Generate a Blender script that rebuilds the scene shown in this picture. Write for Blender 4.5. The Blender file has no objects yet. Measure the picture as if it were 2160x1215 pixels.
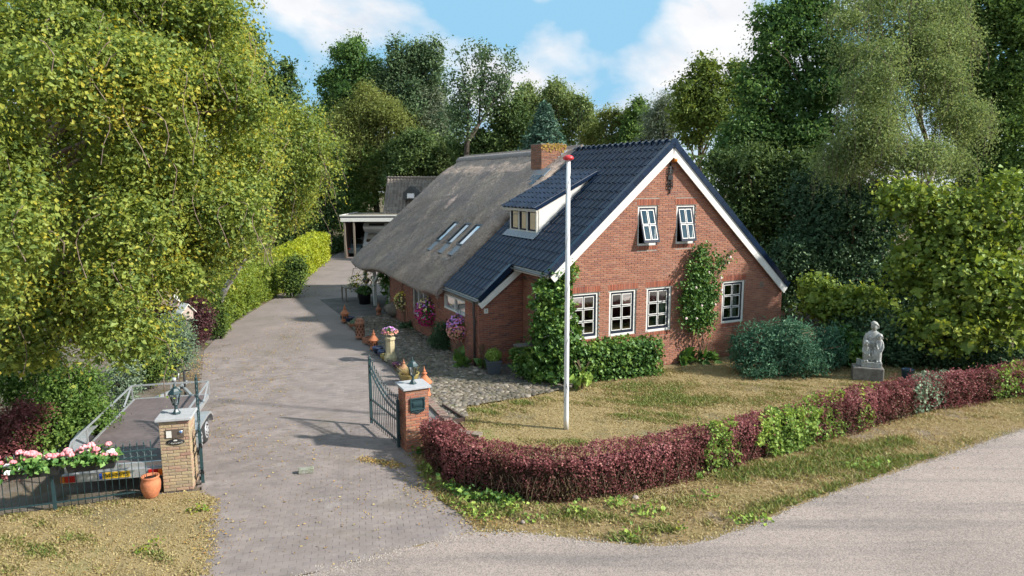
import bpy, bmesh, math, random
import numpy as np
from mathutils import Vector, Matrix, Euler
R = math.radians
sc = bpy.context.scene
COL = sc.collection
rng = np.random.default_rng(7)
random.seed(7)

# ------------------------------------------------------------------ camera
F, PITCH, ROLL, CAMH = 1485.45, 0.1495, -0.0032, 5.808
cd = bpy.data.cameras.new('camera'); cam = bpy.data.objects.new('camera', cd); COL.objects.link(cam)
cd.sensor_width = 36; cd.lens = F / 2160 * 36; cd.clip_start = .1; cd.clip_end = 2000
cam.matrix_world = Matrix.Translation((0, 0, CAMH)) @ Matrix.Rotation(R(90) - PITCH, 4, 'X') @ Matrix.Rotation(ROLL, 4, 'Z')
sc.camera = cam

# ------------------------------------------------------------------ sky, sun, exposure
SUN_EL, SUN_AZ = 34, 104            # azimuth clockwise from +Y
SKY_STRENGTH, SUN_STRENGTH, EXPOSURE = .15, 2.05, 2.0
w = bpy.data.worlds.new('World'); sc.world = w; w.use_nodes = True
wt = w.node_tree; wn = wt.nodes; wl = wt.links
bg = wn['Background']; bg.inputs['Strength'].default_value = SKY_STRENGTH
sky = wn.new('ShaderNodeTexSky'); sky.sky_type = 'NISHITA'; sky.sun_disc = False
sky.sun_elevation = R(SUN_EL); sky.sun_rotation = R(SUN_AZ); sky.air_density = 1.0; sky.dust_density = .3; sky.ozone_density = 1.8
def wmath(op, a, b=None, c=None):
    n = wn.new('ShaderNodeMath'); n.operation = op
    for i, q in enumerate((a, b, c)):
        if q is None: continue
        if isinstance(q, (int, float)): n.inputs[i].default_value = q
        else: wl.new(q, n.inputs[i])
    return n.outputs[0]
tc = wn.new('ShaderNodeTexCoord'); sep = wn.new('ShaderNodeSeparateXYZ'); wl.new(tc.outputs['Generated'], sep.inputs[0])
zz = wmath('ADD', wmath('MAXIMUM', sep.outputs['Z'], 0), .42)
cmb = wn.new('ShaderNodeCombineXYZ')
wl.new(wmath('DIVIDE', sep.outputs['X'], zz), cmb.inputs[0]); wl.new(wmath('DIVIDE', sep.outputs['Y'], zz), cmb.inputs[1])
def wnoise(scale, detail, rough, off):
    mp = wn.new('ShaderNodeMapping'); mp.inputs['Location'].default_value = off; wl.new(cmb.outputs[0], mp.inputs[0])
    n = wn.new('ShaderNodeTexNoise'); n.inputs['Scale'].default_value = scale; n.inputs['Detail'].default_value = detail
    n.inputs['Roughness'].default_value = rough; n.inputs['Distortion'].default_value = .25; wl.new(mp.outputs[0], n.inputs['Vector']); return n.outputs['Fac']
def wramp(fac, stops):
    r_ = wn.new('ShaderNodeValToRGB'); e = r_.color_ramp.elements
    while len(e) < len(stops): e.new(.5)
    for q, (p, c) in zip(e, stops): q.position = p; q.color = c if len(c) == 4 else (*c, 1)
    wl.new(fac, r_.inputs[0]); return r_.outputs['Color']
CLOUD_OFF = (8.4, 2.9, 0)
n1 = wnoise(2.1, 8, .5, CLOUD_OFF)
mask = wramp(n1, [(.47, (0, 0, 0)), (.57, (1, 1, 1))])
n2 = wnoise(5, 6, .55, (7.3, 2.2, 0))
cloudc = wramp(n2, [(.30, (1.36, 1.41, 1.52)), (.60, (1.70, 1.70, 1.72))])
# a thin veil near the horizon, the same all the way round
veil = wn.new('ShaderNodeMapRange'); wl.new(sep.outputs['Z'], veil.inputs[0])
for k, vv in (('From Min', 0), ('From Max', .11), ('To Min', .8), ('To Max', 0)): veil.inputs[k].default_value = vv
mx = wn.new('ShaderNodeMix'); mx.data_type = 'RGBA'
fac = wmath('MAXIMUM', mask, veil.outputs[0])
wl.new(fac, mx.inputs['Factor']); skm = wn.new('ShaderNodeMix'); skm.data_type = 'RGBA'; skm.blend_type = 'DARKEN'; skm.inputs['Factor'].default_value = 1; skm.inputs['B'].default_value = (.56, 1.08, 1.50, 1); wl.new(sky.outputs[0], skm.inputs['A']); wl.new(skm.outputs['Result'], mx.inputs['A']); wl.new(cloudc, mx.inputs['B'])
wl.new(mx.outputs['Result'], bg.inputs['Color'])

sd = bpy.data.lights.new('sun', 'SUN'); sun = bpy.data.objects.new('sun', sd); COL.objects.link(sun)
sd.energy = SUN_STRENGTH; sd.angle = R(2); sd.color = (1, .955, .885)
az = R(SUN_AZ); el = R(SUN_EL)
sdir = Vector((math.sin(az) * math.cos(el), math.cos(az) * math.cos(el), math.sin(el)))
sun.rotation_euler = sdir.to_track_quat('Z', 'Y').to_euler(); sun.location = sdir * 60

sc.view_settings.view_transform = 'Standard'; sc.view_settings.look = 'None'
sc.view_settings.exposure = EXPOSURE; sc.view_settings.gamma = 1; sc.view_settings.use_curve_mapping = False
sc.render.engine = 'CYCLES'
cy = sc.cycles
cy.max_bounces = 6; cy.diffuse_bounces = 3; cy.glossy_bounces = 3; cy.transmission_bounces = 4; cy.transparent_max_bounces = 6
cy.use_denoising = True; cy.sample_clamp_indirect = 6; cy.use_adaptive_sampling = True; cy.adaptive_threshold = .015
cy.caustics_reflective = False; cy.caustics_refractive = False

# ------------------------------------------------------------------ helpers: places
def ray(px, py):
    a, b = px - 1080, py - 607.5
    cr, sr = math.cos(ROLL), math.sin(ROLL); a, b = cr * a + sr * b, -sr * a + cr * b
    cp, sp = math.cos(PITCH), math.sin(PITCH)
    return Vector((a, F * cp - b * sp, -(F * sp + b * cp)))
def G(px, py, z=0.):                      # the point at height z seen at a pixel
    r = ray(px, py); return Vector((0, 0, CAMH)) + r * ((z - CAMH) / r.z)
def AT(px, py, Y):                        # the point at distance Y
    r = ray(px, py); return Vector((0, 0, CAMH)) + r * (Y / r.y)
HT, HX, HY = 0.4497, 0.7988, 19.9055      # the house's own frame: u along the gable, v into depth
HC, HS = math.cos(HT), math.sin(HT)
HM = Matrix.Translation((HX, HY, 0)) @ Matrix.Rotation(HT, 4, 'Z')
def HP(u, v, z): return HM @ Vector((u, v, z))

# ------------------------------------------------------------------ helpers: meshes
def link(o, parent=None):
    COL.objects.link(o)
    if parent is not None: o.parent = parent
    return o
def tag(o, label=None, cat=None, group=None, kind=None):
    if label: o['label'] = label
    if cat: o['category'] = cat
    if group: o['group'] = group
    if kind: o['kind'] = kind
    return o
def empty(name, loc=(0, 0, 0), rz=0., label=None, cat=None, group=None):
    o = bpy.data.objects.new(name, None); o.location = loc; o.rotation_euler = (0, 0, rz); o.empty_display_size = .2
    link(o); return tag(o, label, cat, group)
def dup(o, parent=None):
    c = o.copy(); link(c, parent)
    if parent is not None: c.matrix_parent_inverse = o.matrix_parent_inverse
    for ch in o.children: dup(ch, c)
    return c

class MB:
    """collects faces, then links them as one mesh object"""
    def __init__(s): s.v = []; s.f = []; s.m = []; s.t = []; s.cur = 0; s.tint = .5; s.sm = []; s.smooth = False
    def add(s, vs, fs):
        n = len(s.v); s.v += [tuple(q) for q in vs]; s.t += [s.tint] * len(vs)
        for f in fs: s.f.append([n + i for i in f]); s.m.append(s.cur); s.sm.append(s.smooth)
        return s
    def box(s, c, d, rot=None, bottom=True):
        x, y, z = d[0] / 2, d[1] / 2, d[2] / 2
        vs = [Vector(q) for q in ((-x, -y, -z), (x, -y, -z), (x, y, -z), (-x, y, -z), (-x, -y, z), (x, -y, z), (x, y, z), (-x, y, z))]
        if rot is not None:
            m = rot if isinstance(rot, Matrix) else Euler(rot).to_matrix()
            vs = [m @ q for q in vs]
        c = Vector(c)
        fs = [(4, 5, 6, 7), (0, 1, 5, 4), (1, 2, 6, 5), (2, 3, 7, 6), (3, 0, 4, 7)] + ([(3, 2, 1, 0)] if bottom else [])
        return s.add([c + q for q in vs], fs)
    def bb(s, x0, x1, y0, y1, z0, z1): return s.box(((x0 + x1) / 2, (y0 + y1) / 2, (z0 + z1) / 2), (abs(x1 - x0), abs(y1 - y0), abs(z1 - z0)))
    def bar(s, a, b, w, h, up=(0, 0, 1)):
        a, b = Vector(a), Vector(b); d = b - a; L = d.length; d.normalize(); up = Vector(up)
        if abs(d.dot(up)) > .98: up = Vector((0, 1, 0))
        sx = d.cross(up).normalized(); uz = sx.cross(d).normalized()
        m = Matrix((sx, d, uz)).transposed()
        return s.box((a + b) / 2, (w, L, h), m)
    def tube(s, pts, rad, n=8, cap=True):
        pts = [Vector(p) for p in pts]; k = len(pts); rad = [rad] * k if isinstance(rad, (int, float)) else rad
        vs = []; prev = None
        for i, p in enumerate(pts):
            d = (pts[min(i + 1, k - 1)] - pts[max(i - 1, 0)]).normalized()
            if prev is None:
                a = Vector((1, 0, 0)) if abs(d.x) < .8 else Vector((0, 1, 0))
                prev = d.cross(a).normalized()
            x = (prev - d * prev.dot(d)).normalized(); prev = x; y = d.cross(x)
            for j in range(n):
                t = 2 * math.pi * j / n; vs.append(p + (x * math.cos(t) + y * math.sin(t)) * rad[i])
        fs = [(i * n + j, i * n + (j + 1) % n, (i + 1) * n + (j + 1) % n, (i + 1) * n + j) for i in range(k - 1) for j in range(n)]
        if cap: fs += [tuple(range(n))[::-1], tuple(range((k - 1) * n, k * n))]
        o = s.smooth; s.smooth = True; s.add(vs, fs); s.smooth = o; return s
    def lathe(s, prof, n=20, c=(0, 0, 0), ax=None, smooth=True):
        """prof: list of (radius, height)"""
        c = Vector(c); vs = []
        for r, z in prof:
            for j in range(n):
                t = 2 * math.pi * (j + .5) / n; q = Vector((r * math.cos(t), r * math.sin(t), z))
                vs.append(c + (ax @ q if ax is not None else q))
        k = len(prof)
        fs = [(i * n + j, i * n + (j + 1) % n, (i + 1) * n + (j + 1) % n, (i + 1) * n + j) for i in range(k - 1) for j in range(n)]
        if prof[0][0] > 1e-4: fs.append(tuple(range(n))[::-1])
        if prof[-1][0] > 1e-4: fs.append(tuple(range((k - 1) * n, k * n)))
        o = s.smooth; s.smooth = smooth; s.add(vs, fs); s.smooth = o; return s
    def prism(s, poly, h0, h1, f=None):
        """poly in 2-D, extruded from h0 to h1; f maps (a,b,h) to 3-D"""
        f = f or (lambda a, b, h: (a, b, h)); n = len(poly)
        vs = [f(a, b, h0) for a, b in poly] + [f(a, b, h1) for a, b in poly]
        fs = [tuple(range(n))[::-1], tuple(range(n, 2 * n))] + [(i, (i + 1) % n, n + (i + 1) % n, n + i) for i in range(n)]
        return s.add(vs, fs)
    def ball(s, c, r, seg=10, rings=6, sc=(1, 1, 1)):
        return s.lathe([(r * math.sin(math.pi * i / rings) * 1 if 0 < i < rings else 0.0001, -r * math.cos(math.pi * i / rings) * sc[2]) for i in range(rings + 1)], seg, c,
                       Matrix.Diagonal((sc[0], sc[1], 1)).to_3x3())
    def mesh(s, name, mats):
        me = bpy.data.meshes.new(name); me.from_pydata(s.v, [], s.f)
        for m in (mats if isinstance(mats, (list, tuple)) else [mats]): me.materials.append(m)
        me.polygons.foreach_set('material_index', s.m); me.polygons.foreach_set('use_smooth', s.sm)
        a = me.attributes.new('tint', 'FLOAT', 'POINT'); a.data.foreach_set('value', s.t)
        bm = bmesh.new(); bm.from_mesh(me); bmesh.ops.recalc_face_normals(bm, faces=bm.faces); bm.to_mesh(me); bm.free()
        me.update(); return me
    def build(s, name, mats, parent=None, bevel=0, kind=None):
        o = bpy.data.objects.new(name, s.mesh(name, mats)); link(o, parent)
        if bevel:
            b = o.modifiers.new('bevel', 'BEVEL'); b.width = bevel; b.segments = 2; b.limit_method = 'ANGLE'
        if kind: o['kind'] = kind
        return o

def npmesh(name, V, Q, mat, tint=None, parent=None, smooth=False, k=4):
    """mesh from numpy arrays; every face has k corners"""
    me = bpy.data.meshes.new(name); n = len(Q)
    me.vertices.add(len(V)); me.vertices.foreach_set('co', np.ascontiguousarray(V, dtype=np.float32).ravel())
    me.loops.add(n * k); me.loops.foreach_set('vertex_index', np.ascontiguousarray(Q, dtype=np.int32).ravel())
    me.polygons.add(n); me.polygons.foreach_set('loop_start', np.arange(0, n * k, k, dtype=np.int32))
    me.materials.append(mat)
    if tint is not None:
        a = me.attributes.new('tint', 'FLOAT', 'POINT'); a.data.foreach_set('value', np.ascontiguousarray(tint, dtype=np.float32))
    me.update(calc_edges=True)
    me.polygons.foreach_set('use_smooth', [bool(smooth)] * n)
    return link(bpy.data.objects.new(name, me), parent)

# ------------------------------------------------------------------ helpers: materials
MATS = {}
def M(name, col, rough=.65, metal=0., var=.12, scale=6., bump=0., bscale=60., spec=.5, tints=None, col2=None, detail=5., coat=0., stains=()):
    """procedural principled material; tints = colours picked by each piece's own tint value"""
    if name in MATS: return MATS[name]
    m = bpy.data.materials.new(name); m.use_nodes = True; nt = m.node_tree; N = nt.nodes; L = nt.links
    p = N['Principled BSDF']; p.inputs['Roughness'].default_value = rough; p.inputs['Metallic'].default_value = metal
    p.inputs['Specular IOR Level'].default_value = spec; p.inputs['Coat Weight'].default_value = coat; p.inputs['Coat Roughness'].default_value = .08
    t = N.new('ShaderNodeTexCoord'); nz = N.new('ShaderNodeTexNoise'); nz.inputs['Scale'].default_value = scale; nz.inputs['Detail'].default_value = detail
    nz.inputs['Roughness'].default_value = .65
    gp_ = N.new('ShaderNodeNewGeometry'); wp = gp_.outputs['Position']
    L.new(wp, nz.inputs['Vector'])
    if tints:
        at = N.new('ShaderNodeAttribute'); at.attribute_name = 'tint'; rp = N.new('ShaderNodeValToRGB'); e = rp.color_ramp.elements
        while len(e) < len(tints): e.new(.5)
        for i, (q, c) in enumerate(zip(e, tints)): q.position = i / (len(tints) - 1); q.color = (*c, 1)
        L.new(at.outputs['Fac'], rp.inputs[0]); base = rp.outputs[0]
    else:
        mixc = N.new('ShaderNodeMix'); mixc.data_type = 'RGBA'; mixc.inputs['A'].default_value = (*col, 1); mixc.inputs['B'].default_value = (*(col2 or col), 1)
        rr = N.new('ShaderNodeMapRange'); rr.inputs['From Min'].default_value = .38; rr.inputs['From Max'].default_value = .62
        L.new(nz.outputs['Fac'], rr.inputs[0]); L.new(rr.outputs[0], mixc.inputs['Factor']); base = mixc.outputs['Result']
    hv = N.new('ShaderNodeHueSaturation'); L.new(base, hv.inputs['Color'])
    nz2 = N.new('ShaderNodeTexNoise'); nz2.inputs['Scale'].default_value = scale * 4.3; nz2.inputs['Detail'].default_value = 3; L.new(wp, nz2.inputs['Vector'])
    mr = N.new('ShaderNodeMapRange'); mr.inputs['From Min'].default_value = .3; mr.inputs['From Max'].default_value = .7
    mr.inputs['To Min'].default_value = 1 - var; mr.inputs['To Max'].default_value = 1 + var; L.new(nz2.outputs['Fac'], mr.inputs[0])
    L.new(mr.outputs[0], hv.inputs['Value']); fin = hv.outputs[0]
    for (sc_, ssc, lo, hi, amt) in stains:           # blotches of dirt, moss or bleaching
        sn = N.new('ShaderNodeTexNoise'); sn.inputs['Scale'].default_value = ssc; sn.inputs['Detail'].default_value = 6; sn.inputs['Roughness'].default_value = .7; L.new(wp, sn.inputs['Vector'])
        sr = N.new('ShaderNodeMapRange'); sr.inputs['From Min'].default_value = lo; sr.inputs['From Max'].default_value = hi; sr.inputs['To Max'].default_value = amt; L.new(sn.outputs['Fac'], sr.inputs[0])
        sx = N.new('ShaderNodeMix'); sx.data_type = 'RGBA'; sx.inputs['B'].default_value = (*sc_, 1); L.new(sr.outputs[0], sx.inputs['Factor']); L.new(fin, sx.inputs['A']); fin = sx.outputs['Result']
    L.new(fin, p.inputs['Base Color'])
    if bump:
        nb = N.new('ShaderNodeTexNoise'); nb.inputs['Scale'].default_value = bscale; nb.inputs['Detail'].default_value = 4; L.new(t.outputs['Object'], nb.inputs['Vector'])
        b = N.new('ShaderNodeBump'); b.inputs['Strength'].default_value = bump; b.inputs['Distance'].default_value = .01
        L.new(nb.outputs['Fac'], b.inputs['Height']); L.new(b.outputs[0], p.inputs['Normal'])
    MATS[name] = m; return m

def LEAF(name, tints, trans=.44, gloss=.03, groughness=.5):
    """leaf: diffuse + light through the blade + a waxy reflection; colour from each leaf's own tint"""
    if name in MATS: return MATS[name]
    m = bpy.data.materials.new(name); m.use_nodes = True; nt = m.node_tree; N = nt.nodes; L = nt.links
    N.remove(N['Principled BSDF']); out = N['Material Output']
    at = N.new('ShaderNodeAttribute'); at.attribute_name = 'tint'; rp = N.new('ShaderNodeValToRGB'); e = rp.color_ramp.elements
    while len(e) < len(tints): e.new(.5)
    for i, (q, c) in enumerate(zip(e, tints)): q.position = i / (len(tints) - 1); q.color = (*c, 1)
    L.new(at.outputs['Fac'], rp.inputs[0])
    d = N.new('ShaderNodeBsdfDiffuse'); tr = N.new('ShaderNodeBsdfTranslucent'); g = N.new('ShaderNodeBsdfGlossy'); g.inputs['Roughness'].default_value = groughness
    g.inputs['Color'].default_value = (.55, .7, .5, 1)
    hs = N.new('ShaderNodeHueSaturation'); hs.inputs['Hue'].default_value = .488; hs.inputs['Saturation'].default_value = 1.1; hs.inputs['Value'].default_value = 1.15
    L.new(rp.outputs[0], d.inputs[0]); L.new(rp.outputs[0], hs.inputs['Color']); L.new(hs.outputs[0], tr.inputs[0])
    m1 = N.new('ShaderNodeMixShader'); m1.inputs[0].default_value = trans; L.new(d.outputs[0], m1.inputs[1]); L.new(tr.outputs[0], m1.inputs[2])
    m2 = N.new('ShaderNodeMixShader'); m2.inputs[0].default_value = gloss; L.new(m1.outputs[0], m2.inputs[1]); L.new(g.outputs[0], m2.inputs[2])
    L.new(m2.outputs[0], out.inputs[0]); MATS[name] = m; return m

# ------------------------------------------------------------------ helpers: leaves
def unit(a): return a / np.maximum(np.linalg.norm(a, axis=1, keepdims=True), 1e-9)
def leaf_arrays(P, Nrm, size, r, aspect=.62, fold=.25, hang=None, jit=.38):
    """a folded four-cornered leaf at every point of P"""
    n = len(P); size = size * (1 + jit * r.standard_normal(n)).clip(.4, 1.8); size = size[:, None]
    a = r.standard_normal((n, 3))
    if hang is not None: a = a * .55 + np.asarray(hang)
    d = unit(a - Nrm * (a * Nrm).sum(1, keepdims=True)); s = np.cross(Nrm, d)
    V = np.empty((n, 4, 3)); up = Nrm * size * fold * .5
    V[:, 0] = P; V[:, 1] = P + d * size * .42 + s * size * aspect * .5 + up
    V[:, 2] = P + d * size; V[:, 3] = P + d * size * .42 - s * size * aspect * .5 + up
    return V.reshape(-1, 3), np.arange(4 * n).reshape(-1, 4)
def leaves(name, P, Nrm, size, mat, tint, parent, r, **kw):
    V, Q = leaf_arrays(P, Nrm, size, r, **kw)
    return npmesh(name, V, Q, mat, np.repeat(tint, 4), parent)
def vnoise(P, scale, seed=0):
    """cheap smooth noise in -1..1 from a sum of sines"""
    q = np.random.default_rng(seed); out = np.zeros(len(P))
    for i in range(6):
        k = q.standard_normal(P.shape[1]) * scale * (1 + .5 * i); out += np.sin(P @ k + q.uniform(0, 6.28)) / (1 + .4 * i)
    return out / 2.2
CAMP = np.array([0, 0, CAMH])
def crown(lobes, dens, cl_r, per, r, back=.4, rough=.22, flat=.7, inner=.25):
    """leaf points in clumps on and under the surface of overlapping ellipsoids"""
    Ps, Ns, Ts = [], [], []
    Ls = [(np.array(c, float), np.array(q, float)) for c, q in lobes]
    for c, q in Ls:
        area = 4 * math.pi * ((q[0] * q[1]) ** 1.6 / 3 + (q[0] * q[2]) ** 1.6 / 3 + (q[1] * q[2]) ** 1.6 / 3) ** (1 / 1.6)
        k = max(6, int(area * dens / per)); d = unit(r.standard_normal((k, 3)))
        d = d[(d[:, 2] > -.75) | (r.random(k) < .5)]
        rad = 1 - np.abs(r.standard_normal(len(d))) * .13; deep = r.random(len(d)) < inner; rad[deep] *= r.uniform(.45, .9, deep.sum())
        bump = 1 + rough * vnoise(d * 1., 3.2, int(c[0] * 7 + c[2] * 13) & 255) * .6
        cc = c + d * q * (rad * bump)[:, None]
        tocam = unit(CAMP - cc); keep = ((d * tocam).sum(1) > -.25) | (r.random(len(d)) < back)
        for c2, q2 in Ls:                       # clumps deep inside another lobe are thinned out
            if c2 is c: continue
            ins = (((cc - c2) / q2) ** 2).sum(1) < .55; keep &= ~(ins & (r.random(len(d)) < .8))
        cc, d = cc[keep], d[keep]; m = r.poisson(per, len(cc)) + 1
        base = np.repeat(cc, m, axis=0); nd = np.repeat(d, m, axis=0)
        cr = np.repeat(cl_r * r.uniform(.6, 1.4, len(cc)), m)[:, None]
        off = r.standard_normal(base.shape).clip(-1.7, 1.7) * .55 * cr; off[:, 2] *= flat
        P = base + off; cn = np.repeat(unit(d + r.standard_normal(d.shape) * .45 + np.array([0, 0, .35])), m, axis=0); N = unit(cn * .8 + r.standard_normal(base.shape) * .55 + np.array([0, 0, .2]))
        ct = np.repeat(r.normal(.5, .15, len(cc)) + r.normal(0, .09) + .10 * vnoise(cc, .9, 3), m)
        Ps.append(P); Ns.append(N); Ts.append((ct + r.normal(0, .16, len(P))).clip(0, 1))
    P = np.concatenate(Ps); k = P[:, 2] > .05
    return P[k], np.concatenate(Ns)[k], np.concatenate(Ts)[k]
def backing(lobes, leaf, cover, r):
    """larger leaves deeper in the crown, so that it closes behind the outer clumps"""
    Ps, Ns = [], []
    for c, q in lobes:
        c, q = np.array(c, float), np.array(q, float); area = 4 * math.pi * (q[0] * q[1] * q[2]) ** (2 / 3); k = int(area * cover / (.35 * leaf * leaf)) + 8
        d = unit(r.standard_normal((k, 3))); P = c + d * q * r.uniform(.45, .82, (k, 1)); Ps.append(P); Ns.append(unit(d * .5 + r.normal(0, .7, (k, 3)) + [0, 0, .3]))
    P = np.concatenate(Ps); ok = P[:, 2] > .1; return P[ok], np.concatenate(Ns)[ok]
def strands(lobes, n, L, step, r, spread=.09, out=.25):
    """hanging twigs with leaves along them (weeping crowns); returns leaf points and the twigs"""
    Ps, Ns, Ts, tw = [], [], [], []
    area = np.array([q[0] * q[2] for c, q in lobes]); area = area / area.sum()
    for (c, q), a in zip(lobes, area):
        c, q = np.array(c, float), np.array(q, float); k = int(n * a); d = unit(r.standard_normal((k, 3))); d[:, 2] = np.abs(d[:, 2]) * r.choice([1, 1, .5, -.4], k); d = unit(d)
        tocam = unit(CAMP - (c + d * q)); kk = ((d * tocam).sum(1) > -.3) | (r.random(k) < .35); d = d[kk]; k = len(d)
        s = c + d * q * (1 - np.abs(r.standard_normal(k)) * .18)[:, None]
        ll = L * r.uniform(.45, 1.35, k); h = unit(d * [1, 1, 0] + 1e-6); ct = r.normal(.5, .15, k)
        for i in range(k):
            m = max(3, int(ll[i] / step)); t = np.linspace(0, 1, m)
            cu = s[i] + h[i] * (out * np.sqrt(t) * ll[i])[:, None]; cu[:, 2] += .12 * np.sin(t * 2) - ll[i] * t ** 1.35
            cu[:, 0] += .1 * np.sin(t * 5 + i); tw.append(cu)
            P = cu + r.standard_normal((m, 3)) * spread; Ps.append(P)
            Ns.append(unit(h[i] * .6 + r.standard_normal((m, 3)) * .8 + np.array([0, 0, .3]))); Ts.append((ct[i] + r.normal(0, .18, m)).clip(0, 1))
    P = np.concatenate(Ps); k = P[:, 2] > .3
    return P[k], np.concatenate(Ns)[k], np.concatenate(Ts)[k], tw
def limb(mb, a, b, r0, r1, bend=.12, n=6, seg=6):
    a, b = Vector(a), Vector(b); L = (b - a).length; o = Vector((random.uniform(-1, 1), random.uniform(-1, 1), random.uniform(.2, 1))) * L * bend
    pts = [a.lerp(b, t) + o * math.sin(math.pi * t) + Vector((random.uniform(-1, 1), random.uniform(-1, 1), 0)) * L * .015 for t in [i / seg for i in range(seg + 1)]]
    mb.tube(pts, [r0 + (r1 - r0) * i / seg for i in range(seg + 1)], n, cap=False); return pts
# ================================================================== the ground, road, drive, terrace, lawns
def inpoly(P, poly):
    x, y = P[:, 0], P[:, 1]; ins = np.zeros(len(P), bool); n = len(poly)
    for i in range(n):
        x1, y1 = poly[i][:2]; x2, y2 = poly[(i + 1) % n][:2]
        c = ((y1 > y) != (y2 > y)) & (x < (x2 - x1) * (y - y1) / (y2 - y1 + 1e-12) + x1); ins ^= c
    return ins
def segdist(P, a, b):
    a, b = np.array(a[:2], float), np.array(b[:2], float); d = b - a; t = (((P[:, :2] - a) @ d) / (d @ d)).clip(0, 1)
    return np.linalg.norm(P[:, :2] - (a + t[:, None] * d), axis=1)
def sheet(name, poly, z, mat, kind='structure', sub=0):
    bm = bmesh.new(); f = bm.faces.new([bm.verts.new((p[0], p[1], z)) for p in poly]); bmesh.ops.triangulate(bm, faces=[f])
    me = bpy.data.meshes.new(name); bm.normal_update()
    if bm.faces[:][0].normal.z < 0: bmesh.ops.reverse_faces(bm, faces=bm.faces[:])
    bm.to_mesh(me); bm.free(); me.materials.append(mat)
    return tag(link(bpy.data.objects.new(name, me)), kind=kind)

def ground_mat(name, stops, scale, var_scale, bump=.6, fine=90., rough=.95, extra=None):
    """colours chosen by layered noise in world space"""
    m = bpy.data.materials.new(name); m.use_nodes = True; nt = m.node_tree; N = nt.nodes; L = nt.links; p = N['Principled BSDF']
    p.inputs['Roughness'].default_value = rough; p.inputs['Specular IOR Level'].default_value = .2
    t = N.new('ShaderNodeTexCoord'); a = N.new('ShaderNodeTexNoise'); a.inputs['Scale'].default_value = scale; a.inputs['Detail'].default_value = 8; a.inputs['Roughness'].default_value = .62
    L.new(t.outputs['Object'], a.inputs['Vector']); rp = N.new('ShaderNodeValToRGB'); e = rp.color_ramp.elements
    while len(e) < len(stops): e.new(.5)
    for q, (s, c) in zip(e, stops): q.position = s; q.color = (*c, 1)
    L.new(a.outputs['Fac'], rp.inputs[0])
    b = N.new('ShaderNodeTexNoise'); b.inputs['Scale'].default_value = fine; b.inputs['Detail'].default_value = 3; L.new(t.outputs['Object'], b.inputs['Vector'])
    mr = N.new('ShaderNodeMapRange'); mr.inputs['From Min'].default_value = .3; mr.inputs['From Max'].default_value = .7; mr.inputs['To Min'].default_value = 1 - var_scale; mr.inputs['To Max'].default_value = 1 + var_scale
    L.new(b.outputs['Fac'], mr.inputs[0]); h = N.new('ShaderNodeHueSaturation'); L.new(rp.outputs[0], h.inputs['Color']); L.new(mr.outputs[0], h.inputs['Value']); col = h.outputs[0]
    if extra: col = extra(N, L, t, col)
    L.new(col, p.inputs['Base Color'])
    bu = N.new('ShaderNodeBump'); bu.inputs['Strength'].default_value = bump; bu.inputs['Distance'].default_value = .02; L.new(b.outputs['Fac'], bu.inputs['Height']); L.new(bu.outputs[0], p.inputs['Normal'])
    return m

TAN, STRAW, OLIVE, GREEN, SOIL = (.30, .235, .12), (.40, .32, .18), (.2, .2, .075), (.085, .13, .028), (.19, .155, .12)
m_soil = ground_mat('soil', [(.3, (.07, .055, .035)), (.5, (.13, .10, .06)), (.7, (.09, .10, .035))], .5, .35)
m_dry = ground_mat('dry_turf', [(.30, OLIVE), (.40, TAN), (.52, (.29, .22, .11)), (.60, (.21, .175, .095)), (.70, SOIL)], .55, .3)
m_verge = ground_mat('verge_turf', [(.30, (.13, .13, .045)), (.42, (.22, .17, .075)), (.55, (.25, .18, .09)), (.66, (.21, .165, .12))], .8, .32)

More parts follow.
